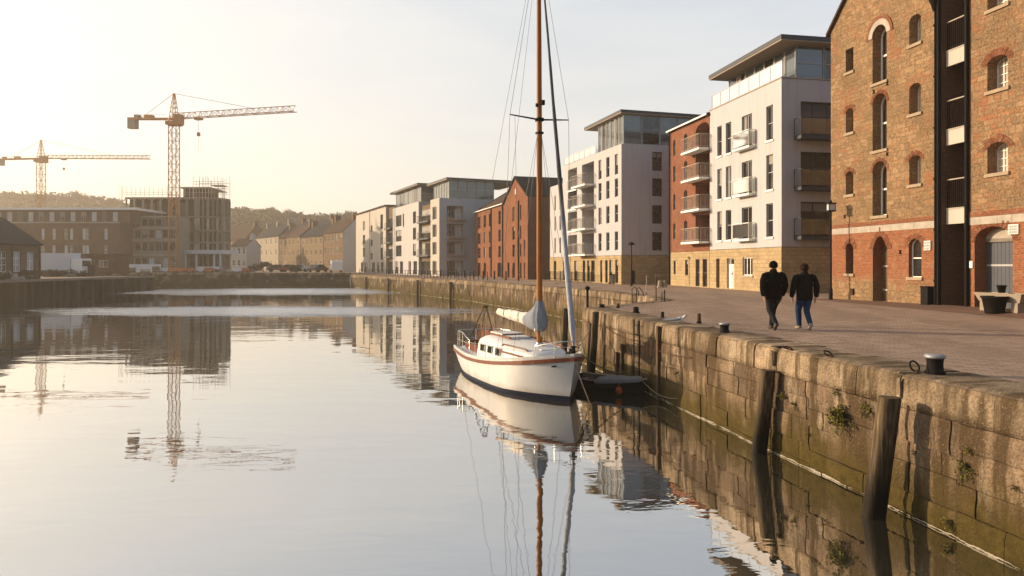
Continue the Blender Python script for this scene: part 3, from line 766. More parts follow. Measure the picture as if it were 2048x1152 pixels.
mb.poly([(0, -.03, 2.72), (A.L + .03, -.03, 2.72), (A.L + .03, .01, 2.72), (0, .01, 2.72)]); mb.poly([(A.L + .03, -.03, 2.72), (A.L + .03, SD, 2.72), (A.L - .01, SD, 2.72), (A.L - .01, -.03, 2.72)])
mb.build('stone_base', M['stone'], A.root)
s = MB(); s.box(-.03, -.05, 12.76, A.L + .05, .25, 12.83); s.box(A.L - .25, .25, 12.76, A.L + .05, SD, 12.83); s.build('parapet_coping', M['pale_band'], A.root)
for i, o in enumerate(opsA):
    big = o.u0 > A.up(1475) and o.u1 < A.up(1515)
    window(wa, f, o, .16, M['glass'], M['frame_grey'], 2 if big else 1, 2, .05, M['frame_white'] if not big else None)
    if big: balcony(A.root, f, o.u0 - .38, o.u1 + .42, o.v0 - .02, .48, 1.0, M['frame_white'], 'glass', M['frame_white'], .14)
for o in opsS:
    window(wa, sd, o, .26, M['glass_blue'] if o.v0 > 9 else M['glass'], M['frame_dark'], 3, 1, .07)
    balcony(A.root, sd, o.u0 - .45, 4.6, o.v0, .75, 1.05, M['roof_grey'], 'glass', M['roof_grey'], .2)
s = MB(); o = dA[0]; s.poly([f2.p(o.u0, o.v0, .18), f2.p(o.u1, o.v0, .18), f2.p(o.u1, o.v1 - .45, .18), f2.p(o.u0, o.v1 - .45, .18)])
s.box(o.u0 + .02, .10, o.v0, o.u0 + (o.u1 - o.u0) * .55, .145, o.v1 - .48, 0)
d = s.build('door', M['door_white'], A.root); h = MB(); h.bar((o.u0 + .5, .07, 1.0), (o.u0 + .5, .07, 1.15), .03); h.build('handle', M['black'], d)
window(A.root, f2, Op(o.u0, o.u1, o.v1 - .45, o.v1), .17, M['glass'], M['frame_white'], 1, 1, .05)
s = MB(); o = dA[1]; s.poly([f2.p(u, v, .18) for u, v in o.outline()]); d = s.build('door', M['timber'], A.root); h = MB(); h.bar((o.u0 + .3, .12, 1.0), (o.u0 + .3, .12, 1.12), .03); h.build('handle', M['frame_grey'], d)
window(A.root, f2, gwA, .14, M['glass'], M['frame_white'], 3, 1, .06, M['pale_band'])
penthouse(A, A.L - 8.9, A.L - .6, 1.3, 9.0, 12.78, 15.0, 7, 4)
slab_roof(A, -.1, A.L + .05, -.05, 10.5, 15.0, .34)
glass_rail(A, [(.1, 6), (.1, .12), (A.L - .12, .12)], 12.83, 1.0)

# ---- brick apartment block with balconies
Bk = Bld('brick_apartment_block', 'narrow red brick apartment block with four stacked balconies adjoining a white block', 'apartment block', (12.96, 57.4), (14.275, 50.53))
f = Bk.front; L = Bk.L
zr = [3.38, 5.75, 8.03, 10.15]
mb = MB(); bal_u0, bal_u1 = Bk.up(1391), L - .05
recess = [Op(bal_u0, bal_u1, z, z + 2.02, .0 if i < 3 else .55, depth=1.15) for i, z in enumerate(zr)]
sm = [Op(Bk.up(1346.5), Bk.up(1350.5), z + .35, z + 1.65, .2) for z in zr] + [Op(Bk.up(1368), Bk.up(1374.5), z + .2, z + 1.75, .25) for z in zr]
facade(mb, f, L, 2.7, 12.55, recess + sm, .18)
mb.poly([(0, 0, -.1), (0, 11, -.1), (0, 11, 12.5), (0, 0, 12.5)])
wb = mb.build('wall', M['brick'], Bk.root)
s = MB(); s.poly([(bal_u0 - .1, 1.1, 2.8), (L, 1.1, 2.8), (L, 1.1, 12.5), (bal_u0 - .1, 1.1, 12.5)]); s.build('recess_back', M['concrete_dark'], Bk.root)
for i, z in enumerate(zr):
    balcony(Bk.root, f, bal_u0 - .75, L - .02, z, .85, 1.0, M['frame_white'], 'bars', M['pale_band'], .15)
    window(Bk.root, Fr((0, 1.05, 0), (1, 0), (0, 1)), Op(bal_u0 + .6, bal_u1 - .1, z + .02, z + 1.95), .0, M['curtain'] if i % 2 else M['glass_pale'], M['frame_white'], 2, 1, .06)
for o in sm: window(wb, f, o, .13, M['glass'], M['frame_grey'], 1, 2, .04)
f2 = Fr((-.01, -.03, 0), (1, 0), (0, 1))
gops = [Op(Bk.up(1348), Bk.up(1352), .9, 2.0), Op(Bk.up(1371), Bk.up(1377), .85, 2.05), Op(Bk.up(1392), Bk.up(1400), .06, 2.1), Op(Bk.up(1406), Bk.up(1415), .06, 2.1)]
mb = MB(); facade(mb, f2, L, -.1, 2.68, gops, .16); mb.poly([(0, -.03, 2.68), (L, -.03, 2.68), (L, .01, 2.68), (0, .01, 2.68)]); mb.poly([(-.01, -.03, -.1), (-.01, 11, -.1), (-.01, 11, 2.68), (-.01, -.03, 2.68)])
mb.build('stone_base', M['stone'], Bk.root)
for o in gops: window(Bk.root, f2, o, .12, M['glass'], M['frame_dark'], 1, 2, .05)
s = MB(); s.add([(-.15, -.22, 12.52), (L, -.22, 12.52), (L, 6, 14.0), (-.15, 6, 14.0), (-.15, -.22, 12.66), (L, -.22, 12.66), (L, 6, 14.14), (-.15, 6, 14.14)], [(0, 1, 2, 3), (4, 5, 6, 7), (0, 1, 5, 4), (0, 3, 7, 4), (2, 3, 7, 6)])
s.build('roof', M['slate'], Bk.root)
s = MB(); s.box(-.15, -.30, 12.50, L, -.215, 12.62); s.build('gutter', M['frame_white'], Bk.root)
s = MB(); s.tube([(.1, -.1, .05), (.1, -.1, 12.5)], .06, 8); s.build('downpipe', M['black'], Bk.root)

# ---- second white block, roof terrace and glazed top storey
B = Bld('white_corner_block', 'broad white apartment block with glazed top storey, behind the slim quay lamp', 'apartment block', (4.20, 77.3), (9.32, 59.6))
f, sd, L = B.front, B.side, B.L
rows = [(10.2 - 3.0 * 0 - .3, 11.55 - .3 + .3), (7.6 - .3, 9.0), (5.0 - .15, 6.45), (2.75, 4.0)]
def zB(py, px): return B.vz(py, B.up(px))
rw = [(zB(352, 1222), zB(312, 1222)), (zB(396, 1222), zB(360, 1222)), (zB(446, 1222), zB(411, 1222)), (zB(501, 1222), zB(464, 1222))]
colsB = [(1197, 1203), (1212.5, 1219), (1229.5, 1236)]
U0 = B.up(1125.5)
opsB = B.ops(colsB, rw)
rec = [Op(B.up(1136), B.up(1154), a - .25, b + .12, depth=1.3) for a, b in rw] + [Op(B.up(1164), B.up(1188), a - .25, b + .12, depth=1.3) for a, b in rw]
gB = B.ops([(1108, 1113), (1127, 1132), (1149, 1155), (1166, 1171), (1175, 1180), (1183, 1190), (1201, 1205), (1211, 1216), (1219, 1225), (1231, 1237)], [(.08, 2.1)])
lowops = B.ops([(1109, 1111.5), (1119, 1122)], [(a, b) for a, b in rw[1:]])
mb = MB(); facade(mb, f, L, 2.5, 12.0, opsB + rec, .2, u0=U0); facade(mb, f, U0, 2.5, 10.25, lowops, .2)
sops = [Op(B.sp(1304.5), B.sp(1324.5), a, b) for a, b in ((B.z0 + hz(341, 60.3), hz(303, 60.3)), (hz(392, 60.3), hz(356, 60.3)), (hz(447, 60.3), hz(410, 60.3)), (hz(501, 60.3), hz(464, 60.3)))]
facade(mb, sd, 12, 2.5, 12.0, sops, .2)
mb.poly([(U0, 0, 12.0), (L, 0, 12.0), (L, 12, 12.0), (U0, 12, 12.0)]); mb.poly([(0, 0, 10.25), (U0, 0, 10.25), (U0, 12, 10.25), (0, 12, 10.25)])
mb.poly([(0, 0, 0), (0, 12, 0), (0, 12, 10.25), (0, 0, 10.25)]); mb.poly([(U0, 0, 10.2), (U0, 12, 10.2), (U0, 12, 12), (U0, 0, 12)]); mb.poly([(0, 12, 0), (L, 12, 0), (L, 12, 12), (0, 12, 12)])
wb = mb.build('wall', M['white'], B.root)
f2 = Fr((0, -.03, 0), (1, 0), (0, 1)); s2 = Fr((L + .03, -.03, 0), (0, 1), (-1, 0))
sdoor = Op(.95, 1.3, .05, 1.2)
mb = MB(); facade(mb, f2, L + .03, -.1, 2.47, gB, .2); facade(mb, s2, 12, -.1, 2.47, [sdoor], .15)
mb.poly([(0, -.03, 2.47), (L + .03, -.03, 2.47), (L + .03, .01, 2.47), (0, .01, 2.47)])
mb.poly([(L + .03, -.03, 2.47), (L + .03, 12, 2.47), (L - .01, 12, 2.47), (L - .01, -.03, 2.47)])
mb.build('stone_base', M['stone'], B.root)
for o in opsB + lowops: window(wb, f, o, .15, M['glass'], M['frame_grey'], 1, 2, .05)
for o in sops: window(wb, sd, o, .15, M['glass'], M['frame_dark'], 2, 2, .06)
for o in gB: window(B.root, f2, o, .14, M['glass'], M['frame_dark'], 1, 2, .05)
window(B.root, s2, sdoor, .1, M['interior'], M['frame_dark'], 1, 1, .04, name='hatch')
s = MB(); s.poly([(U0 + .4, 1.28, 2.6), (B.up(1190), 1.28, 2.6), (B.up(1190), 1.28, 11.9), (U0 + .4, 1.28, 11.9)]); s.build('recess_back', M['concrete'], B.root)
for k, o in enumerate(rec):
    if k < 4: balcony(B.root, f, o.u0, o.u1, o.v0, .12, 1.0, M['frame_white'], 'bars', M['frame_grey'], .16, .3)
    else: balcony(B.root, f, o.u0 - .5, o.u1, o.v0, .95, 1.0, M['frame_white'], 'bars', M['pale_band'], .16, .22)
    window(B.root, Fr((0, 1.25, 0), (1, 0), (0, 1)), Op(o.u0 + .15, o.u1 - .15, o.v0 + .02, o.v1 - .15), .0, M['glass'] if k % 3 else M['curtain'], M['frame_grey'], 2, 1, .06)
X0 = B.up(1190)
penthouse(B, X0, L - .25, .3, 9.0, 12.03, 14.6, 6, 5)
slab_roof(B, B.up(1170), L + .1, -.1, 13.5, 14.6, .30)
glass_rail(B, [(U0 + .1, 6), (U0 + .1, .12), (X0 - .1, .12)], 12.02, .8)
s = MB()
for i in range(9):
    u = U0 + 1.0 + i * (X0 - U0 - 1.6) / 9
    s.tube([(u, .7, 12.0), (u, .7, 12.55), (u, .35, 12.95), (u + .35, .35, 12.95), (u + .35, .7, 12.5), (u + .35, .7, 12.0)], .03, 5)
s.build('terrace_seat_frames', M['frame_white'], B.root)

# ---- red brick gabled warehouse
C = Bld('brick_gabled_warehouse', 'old red brick warehouse with a pointed gable, seen left of the yacht mast', 'warehouse', (-5.6, 105.3), (1.80, 80.0))
f, L = C.front, C.L
ug = C.up(1009); z_e, z_a = 9.55, 12.25
def zc(py, px): return C.vz(py, C.up(px))
col_g = [(1025, 1029.5), (1040, 1042.5), (1047.5, 1050)]
col_l = [(956, 961), (967.5, 972), (978, 981), (997, 1001.5)]
rowsC = [(7.0, 8.75), (4.75, 6.3), (2.65, 4.15)]
o1 = C.ops(col_g[:2], rowsC) + C.ops(col_g[2:], [(2.65, 4.6)]); o2 = C.ops(col_l, rowsC)
og = C.ops([(955.5, 961), (967.5, 972), (995, 1003), (1015, 1019), (1024.5, 1030), (1040, 1043), (1048, 1050)], [(.08, 2.0)], rise=.25)
mb = MB(); facade(mb, f, ug, -.1, z_e, [o for o in o2 + og if o.u1 < ug], .22)
facade(mb, f, L, -.1, z_e, [o for o in o1 + og if o.u0 > ug], .22, u0=ug)
um = (ug + L) / 2
mb.poly([f.p(ug, z_e), f.p(L, z_e), f.p(um, z_a)])
mb.poly([(L, 0, -.1), (L, 16, -.1), (L, 16, z_e), (L, 0, z_e)], 1); mb.poly([(0, 0, -.1), (0, 14, -.1), (0, 14, 9.4), (0, 5, 12.6), (0, 0, 9.4)], 1)
mb.poly([(0, 16, -.1), (L, 16, -.1), (L, 16, z_e), (0, 16, z_e)], 1)
wc = mb.build('wall', [M['brick_orange'], M['brick_brown']], C.root)  # darker brick off the front: the camera side's shade is put into its colour
for o in o1 + o2: window(wc, f, o, .16, M['glass'], M['frame_dark'], 1, 3, .05)
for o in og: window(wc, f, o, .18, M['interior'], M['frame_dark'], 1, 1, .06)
for px in (983, 1006, 1038):
    s = MB(); u = C.up(px); s.box(u - .09, -.14, 0, u + .09, 0, 9.3); s.build('downpipe', M['black'], C.root)
s = MB(); u = um; s.box(u - .3, -.03, 10.35, u + .3, .0, 11.25); s.build('gable_panel', M['pale_band'], C.root) if 0 else None
window(wc, Fr((0, -.01, 0), (1, 0), (0, 1)), Op(um - .35, um + .35, 10.1, 11.1, .35), .0, M['curtain'], M['brick_orange'], 1, 1, .09)
s = MB()
for a, bb, za, zb_, y0, y1 in ((ug - .2, um, z_e - .05, z_a + .03, -.2, 16), (L + .2, um, z_e - .05, z_a + .03, -.2, 16)):
    s.add([(a, y0, za), (bb, y0, zb_), (bb, y1, zb_), (a, y1, za), (a, y0, za + .14), (bb, y0, zb_ + .14), (bb, y1, zb_ + .14), (a, y1, za + .14)], [(0, 1, 2, 3), (4, 5, 6, 7), (0, 1, 5, 4), (0, 3, 7, 4)])
s.add([(0, -.2, 9.5), (ug - .2, -.2, 9.5), (ug - .2, 5, 12.7), (0, 5, 12.7), (0, -.2, 9.62), (ug - .2, -.2, 9.62), (ug - .2, 5, 12.82), (0, 5, 12.82)], [(0, 1, 2, 3), (4, 5, 6, 7), (0, 1, 5, 4), (0, 3, 7, 4)], 1)
s.build('roof', [M['slate'], M['tile']], C.root)
s = MB(); s.box(0, -.32, 9.44, ug - .22, -.21, 9.56); s.build('gutter', M['frame_white'], C.root)

# ---- grey and white apartment blocks of the far bend
LN = lambda Y: (36.35 - .45 * Y, Y)
D1 = Bld('grey_apartment_block', 'grey apartment block with glass top storey left of the brick gabled warehouse', 'apartment block', LN(109.0), LN(105.0))
f, sd, L = D1.front, D1.side, D1.L
zl = [(8.6, 10.6), (5.9, 7.9), (3.2, 5.2), (.1, 2.3)]
mb = MB(); fo = D1.ops([(865, 873)], zl); facade(mb, f, L, -.1, 11.75, fo, .2)
so = [Op(D1.sp(894), D1.sp(927), a, b, depth=1.0) for a, b in zl]
facade(mb, sd, 12, -.1, 11.75, so, 1.0, m=1); mb.poly([(0, 0, 11.75), (L, 0, 11.75), (L, 12, 11.75), (0, 12, 11.75)]); mb.poly([(0, 0, 0), (0, 12, 0), (0, 12, 11.75), (0, 0, 11.75)])
w = mb.build('wall', [M['cream'], M['grey']], D1.root)  # camera side greyer than the cream front: shade put into its colour
for o in fo: window(w, f, o, .15, M['glass'], M['frame_white'], 2, 1, .06)
for i, o in enumerate(so):
    mid = (o.u0 + o.u1) / 2
    window(w, sd, Op(o.u0, mid - .4, o.v0, o.v1), .7, M['glass'], M['frame_grey'], 2, 1, .06); window(w, sd, Op(mid + .2, o.u1, o.v0, o.v1), .95, M['curtain'], M['frame_grey'], 2, 1, .06)
    if o.v0 > 1: balcony(D1.root, sd, o.u0 - .1, o.u1 + .2, o.v0, .9, 1.0, M['pale_band'], 'bars', M['frame_grey'], .14, .4)
penthouse(D1, -3.4, L - .2, 1.6, 9, 11.78, 14.5, 6, 5, M['glass_blue'])
slab_roof(D1, -5.6, L + .4, 1.0, 14, 14.5, .35)

DR = Bld('recessed_balcony_block', 'dark recessed bay of stacked balconies between two pale apartment blocks', 'apartment block', LN(114.7), LN(109.1))
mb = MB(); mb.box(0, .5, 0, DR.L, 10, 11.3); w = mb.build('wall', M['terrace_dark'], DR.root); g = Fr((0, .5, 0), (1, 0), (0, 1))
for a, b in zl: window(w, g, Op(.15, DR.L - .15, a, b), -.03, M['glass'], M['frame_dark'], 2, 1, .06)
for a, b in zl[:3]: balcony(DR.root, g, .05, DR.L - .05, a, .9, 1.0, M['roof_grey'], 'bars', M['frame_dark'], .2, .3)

D2 = Bld('pale_apartment_block', 'pale apartment block with flat overhanging roof and tall dark windows, left of the grey block', 'apartment block', LN(130.0), LN(114.8))
f, sd, L = D2.front, D2.side, D2.L
c2 = [(792, 803), (826, 832)]; fo = D2.ops(c2, zl[:3]) + D2.ops([(791, 797), (800, 806), (817, 822), (827, 834)], zl[3:]) + D2.ops([(805.5, 808)], [(8.4, 10.7)])
mb = MB(); facade(mb, f, L, -.1, 12.1, fo, .2); facade(mb, sd, 1.6, -.1, 12.1, [], .2)
mb.poly([(0, 0, 12.1), (L, 0, 12.1), (L, 12, 12.1), (0, 12, 12.1)]); mb.poly([(0, 0, 0), (0, 12, 0), (0, 12, 12.1), (0, 0, 12.1)]); mb.poly([(L, 1.6, 11), (L, 12, 11), (L, 12, 12.1), (L, 1.6, 12.1)])
w = mb.build('wall', M['white2'], D2.root)
for o in fo: window(w, f, o, .15, M['glass'], M['frame_dark'], 2, 1, .06)
penthouse(D2, .4, L - .3, .5, 9, 12.13, 14.8, 6, 4)
slab_roof(D2, -1.0, L + .3, -.3, 11, 14.8, .3)

DS = Bld('dark_balcony_bay', 'shaded balcony bay between a cream block and a pale flat-roofed block', 'apartment block', LN(134.6), LN(130.1))
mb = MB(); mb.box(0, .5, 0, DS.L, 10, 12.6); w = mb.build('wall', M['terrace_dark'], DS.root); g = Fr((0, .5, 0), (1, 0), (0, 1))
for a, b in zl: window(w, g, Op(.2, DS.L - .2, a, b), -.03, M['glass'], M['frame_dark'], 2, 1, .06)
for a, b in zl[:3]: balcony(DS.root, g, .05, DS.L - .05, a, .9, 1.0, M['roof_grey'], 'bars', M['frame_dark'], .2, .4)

E = Bld('cream_apartment_block', 'cream four storey apartment block, furthest of the modern blocks along the quay', 'apartment block', LN(160.0), LN(134.7))
f, L = E.front, E.L
fo = E.ops([(726, 730)], [(9.2, 11.2), (6.2, 8.2), (3.4, 5.4)]) + E.ops([(741.5, 745)], [(8.6, 9.9), (5.6, 6.9), (2.8, 4.1)]) + E.ops([(761, 766)], [(8.7, 11.6), (5.6, 8.2), (2.7, 5.0)]) + E.ops([(722, 727), (729, 735), (744, 750), (754, 759), (762, 767)], [(.2, 2.2)])
mb = MB(); facade(mb, f, L, -.1, 13.0, fo, .2); mb.poly([(0, 0, 13), (L, 0, 13), (L, 12, 13), (0, 12, 13)]); mb.poly([(0, 0, 0), (0, 12, 0), (0, 12, 13), (0, 0, 13)]); mb.poly([(L, 0, 0), (L, 12, 0), (L, 12, 13), (L, 0, 13)])
w = mb.build('wall', M['cream'], E.root)
for o in fo: window(w, f, o, .15, M['glass'], M['frame_dark'], 1, 2, .06)
s = MB(); s.box(-.3, -.3, 13.0, L + .2, 12, 13.25); s.box(L * .3, 2, 13.25, L * .75, 8, 13.9); s.build('roof', M['tile'], E.root)
s = MB(); s.box(L * .50, -.12, .0, L * .51, -.0, 12.9); s.build('downpipe', M['frame_grey'], E.root)

# ---- stone terrace climbing away behind the bend
def house(label, far, near, eave, ridge, dep, wallm, roofm, nch=1, wins=3, floors=2, gable=None, z0=0.3, cat='house', grp='terraced houses behind the far quay'):
    h = Bld('terraced_house', label, cat, far, near, z0, grp)
    f, L = h.front, h.L
    ops = []
    for i in range(wins):
        u = L * (i + .5) / wins
        for k in range(floors):
            z = eave * (k + .36) / floors; ops.append(Op(u - .4, u + .4, z, z + eave / floors * .48))
    mb = MB(); facade(mb, f, L, -.6, eave, ops, .15)
    mb.poly([(L, 0, -.6), (L, dep, -.6), (L, dep, eave), (L, dep / 2, ridge), (L, 0, eave)], 1); mb.poly([(0, 0, -.6), (0, dep, -.6), (0, dep, eave), (0, dep / 2, ridge), (0, 0, eave)], 1)
    mb.poly([(0, dep, -.6), (L, dep, -.6), (L, dep, eave), (0, dep, eave)])
    w = mb.build('wall', [wallm, gable or wallm], h.root)
    for o in ops: window(w, f, o, .1, M['glass'], M['frame_white'], 1, 2, .07)
    s = MB()
    for y0, z0_, y1, z1 in ((-.25, eave - .1, dep / 2, ridge + .05), (dep + .25, eave - .1, dep / 2, ridge + .05)):
        s.add([(-.1, y0, z0_), (L + .1, y0, z0_), (L + .1, y1, z1), (-.1, y1, z1), (-.1, y0, z0_ + .12), (L + .1, y0, z0_ + .12), (L + .1, y1, z1 + .12), (-.1, y1, z1 + .12)], [(0, 1, 2, 3), (4, 5, 6, 7), (0, 1, 5, 4), (0, 3, 7, 4), (1, 2, 6, 5)])
    rf = s.build('roof', roofm, h.root)
    for k in range(nch):
        u = L * (.06 + .88 * k / max(1, nch - 1)) if nch > 1 else L * .94
        s = MB(); s.box(u - .45, dep / 2 - .7, ridge - .6, u + .45, dep / 2 + .7, ridge + 1.2)
        for j in (-.35, .0, .35): s.lathe([(.14, ridge + 1.2), (.11, ridge + 1.65)], (u, dep / 2 + j, 0), 8)
        s.build('chimney', wallm, rf)
    return h
TL = lambda t: (-40.1 + t * -44.3, 166.0 + t * 64.0)
hs = [(0.0, .17, 9.3, 12.6, 6.8, M['terrace_dark'], M['tile'], 2, 'brown stone terraced house with a white gable end wall', M['white2']),
      (.175, .40, 8.8, 12.0, 7, M['terrace_stone'], M['slate'], 2, 'weathered stone terraced house next to the brown one with the white gable', None),
      (.405, .66, 9.2, 12.4, 7, M['terrace_stone'], M['tile'], 2, 'stone terraced house under a worn brown roof, left of the slate roofed one', None),
      (.665, 1.0, 10.0, 13.8, 8, M['terrace_grey'], M['slate'], 3, 'cream fronted terraced house, leftmost of its row above the dark bush', None)]
for a, b_, e, r, d, wm, rm, nc, lab, g in hs:
    house(lab, TL(b_), TL(a), e, r, d, wm, rm, nc, 5, 3, g)
house('dark brown gabled house left of the cream terraced house, behind it', (-105, 250), (-92, 241), 10, 15.5, 10, M['terrace_dark'], M['tile'], 1, 3, 2, None, .3)
house('small white house in the gap beside the concrete frame', (-77, 192), (-72.5, 191), 6.5, 8.6, 7, M['white2'], M['tile'], 1, 3, 2, None, .3)
house('grey roofed house rising behind the sunlit terrace roofs', (-78, 246), (-62, 228), 11.5, 16.5, 9, M['terrace_dark'], M['slate'], 2, 3, 2, None, .3)
# ================================================================= left bank: building site, cranes, sheds
# ---- concrete frame under construction: straight wing and round-cornered tower
GD = 150.0
gx = lambda px, d=GD: at(px, d)
G = thing('concrete_building_frame', 'unfinished concrete building frame with scaffolding on top behind the large crane', 'building', (gx(250), GD, 0.3))
def gl_(px, d=GD): return gx(px, d) - gx(250)
x0, x1, x2 = 0.0, gl_(390), gl_(457)
lev = [3.6, 6.3, 8.9, 11.8, 15.9]
def curve(r=0.0, n=9):
    # plan of the tower: flat front then a rounded right corner
    pts = [(x1, 0 - r)]
    xr = x2 - 2.0 - 4.6
    pts.append((xr, -r))
    for i in range(n + 1):
        t = -PI / 2 + PI * .62 * i / n
        pts.append((xr + (4.6 + r) * math.cos(t), 4.6 + (4.6 + r) * math.sin(t)))
    return pts
zl_ = [0.0] + lev
for i, z in enumerate(lev):
    s = MB(); s.prism([(x0, 0), (x1, 0), (x1, 14), (x0, 14)], z - .32, z); s.prism([(p[0] + .003, p[1] - .15) for p in curve(.25)] + [(x2 - 6, 12), (x1 + .003, 12)], z - .30, z + .02)
    s.build('floor_slab', M['concrete'], G)
for i in range(9):
    u = x1 * i / 8; s = MB(); s.box(max(0.02, u - .22), .12, -.3, u + .22, .55, lev[-1] - .33); s.build('column', M['concrete'], G)
cv = curve(-.1)
full = []
for (a, b), (c, d) in zip(cv, cv[1:]):
    n = max(1, int(math.hypot(c - a, d - b) / 1.35))
    for k in range(n): full.append((a + (c - a) * k / n, b + (d - b) * k / n))
full.append(cv[-1])
for k, (a, b) in enumerate(full):
    s = MB(); s.box(a - .2, b + .02, -.3, a + .2, b + .45, lev[-1] - .3); s.build('column', M['concrete'], G)
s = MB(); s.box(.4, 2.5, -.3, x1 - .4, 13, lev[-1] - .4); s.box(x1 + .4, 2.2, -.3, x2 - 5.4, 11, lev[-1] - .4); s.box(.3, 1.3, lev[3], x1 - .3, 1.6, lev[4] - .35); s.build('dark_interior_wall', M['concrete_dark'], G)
s = MB(); 
for i, (z0, z1) in enumerate(zip(zl_, lev)):
    for k in range(10):
        if R.random() < .45:
            u = x1 * (k + R.uniform(.1, .3)) / 10; s.box(u, .9, z0, u + R.uniform(.6, 2.2), 1.1, z0 + (z1 - z0) * R.uniform(.45, .85))
s.build('infill_panel', M['terrace_stone'], G)['kind'] = 'stuff'
for i, (z0, z1) in enumerate(zip(zl_, lev)):
    if i >= 1:
        s = MB()
        for k, (a, b) in enumerate(full[::2]): s.box(a - .12, b - .3, z0, a + .5, b - .22, z1 - .35)
        s.build('sheeting', M['pale_band'] if i % 2 else M['concrete'], G)['kind'] = 'stuff'
s = MB(); s.box(gl_(360), 1.5, lev[-1], gl_(410), 7, lev[-1] + 2.0, 0); s.box(gl_(356), 1.0, lev[-1] + 2.0, gl_(416), 7.5, lev[-1] + 2.3, 1); s.build('stair_core', [M['concrete_dark'], M['concrete']], G)
s = MB(); zt = lev[-1]
def poles(xa, xb, y, z, n, hgt, rails):
    for i in range(n):
        u = xa + (xb - xa) * i / (n - 1); s.tube([(u, y, z - .6), (u, y, z + hgt * R.uniform(.8, 1.25))], .045, 4)
    for r_ in rails: s.bar((xa, y, z + r_), (xb, y, z + r_ + R.uniform(-.05, .05)), .06)
poles(x0 - .3, x1, -.5, zt, 17, 2.0, (.5, 1.0))
poles(x1, x2 - .6, -.9, zt, 11, 4.2, (.9, 1.8, 2.7, 3.2))
poles(x1, x2 - .6, 2.2, zt, 9, 4.0, (.9, 2.0, 3.2))
for u in (x0 - .5, x2 - .6): s.tube([(u, -.6, -.3), (u, -.6, zt + 2.2)], .05, 4); s.tube([(u, -1.4, -.3), (u, -1.4, zt + 2.2)], .05, 4)
s.box(gl_(425), -1.2, zt + 2.35, x2 - .6, 1.5, zt + 2.45); s.box(gl_(425), -1.2, zt + 1.1, x2 - .6, 1.2, zt + 1.2)
s.build('scaffolding', M['scaffold'], G)
s = MB(); s.prism([(gl_(362), -3.4), (gl_(458), -3.4), (x2 + 1, 3), (gl_(362), 0)], 3.7, 4.5); s.build('entrance_canopy', M['white_paint'], G)
for px in (368, 383, 405, 440, 452):
    s = MB(); s.tube([(gl_(px), -2.9, -.3), (gl_(px), -2.9, 3.7)], .22, 8); s.build('canopy_post', M['white_paint'], G)

# ---- long brick building on the left with glazed top floor
HD = 138.0
H = Bld('long_brick_building', 'long hazy brick building with a glazed top storey at the far left bank', 'building', (at(-60, HD), HD), (at(238, HD), HD), .3)
f, L = H.front, H.L
hp = lambda px: at(px, HD) - at(-60, HD)
hop = []
for px in (30, 86, 108, 132, 143, 168, 175, 212):
    for v0, v1 in ((6.4, 8.5), (3.6, 5.2)): hop.append(Op(hp(px - 3), hp(px + 3), v0, v1))
mb = MB(); facade(mb, f, L, -.6, 9.6, hop, .2); mb.poly([(L, 0, -.6), (L, 14, -.6), (L, 14, 9.6), (L, 0, 9.6)]); mb.poly([(0, 0, 9.6), (L, 0, 9.6), (L, 14, 9.6), (0, 14, 9.6)])
w = mb.build('wall', M['brick_brown'], H.root)
for i, o in enumerate(hop): window(w, f, o, .12, M['glass_pale'] if i % 3 else M['glass'], M['frame_white'], 2 if o.u1 - o.u0 > .5 else 1, 2, .07)
s = MB(); s.box(0, -.08, 9.62, L + .1, .2, 9.85); s.build('parapet_coping', M['pale_band'], H.root)
pt = MB(); pt.box(0, 1.2, 9.62, L + 1.5, 12, 12.3); pw = pt.build('top_storey', M['brick_brown'], H.root)
for i in range(14):
    a = L * i / 14; window(pw, Fr((0, 1.2, 0), (1, 0), (0, 1)), Op(a + .25, a + L / 14 - .9, 10.0, 11.9), -.03, M['glass_pale'] if i % 2 else M['glass'], M['frame_grey'], 2, 1, .06)
s = MB(); s.box(-.5, .6, 12.3, L + 3.0, 13, 12.75); s.build('roof', M['frame_white'], H.root)
# ---- middle link with floor bands between the brick building and the frame
K = Bld('half_built_wing', 'half built brown wing with white floor bands between brick building and concrete frame', 'building', (at(238.8, 143), 143), (at(352, 143), 143), .3)
f, L = K.front, K.L
ko = []
for i in range(8):
    for v0, v1 in ((.6, 2.8), (4.2, 6.0), (6.8, 8.5), (9.3, 10.8)):
        ko.append(Op(L * (i + .07) / 8, L * (i + .93) / 8, v0, v1))
mb = MB(); facade(mb, f, L, -.6, 11.2, ko, .35); mb.poly([(L, 0, -.6), (L, 6.2, -.6), (L, 6.2, 11.2), (L, 0, 11.2)]); mb.poly([(0, 0, 11.2), (L, 0, 11.2), (L, 6.2, 11.2), (0, 6.2, 11.2)])
w = mb.build('wall', M['concrete'], K.root)
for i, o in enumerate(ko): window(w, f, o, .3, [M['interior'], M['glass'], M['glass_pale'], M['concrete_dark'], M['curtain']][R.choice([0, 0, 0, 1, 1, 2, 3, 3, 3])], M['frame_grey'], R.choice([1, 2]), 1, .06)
for z in (3.3, 6.25, 8.75, 11.1):
    s = MB(); s.box(-.05, -.22, z, L + .1, .0, z + .28); s.build('floor_band', M['pale_band'], K.root)

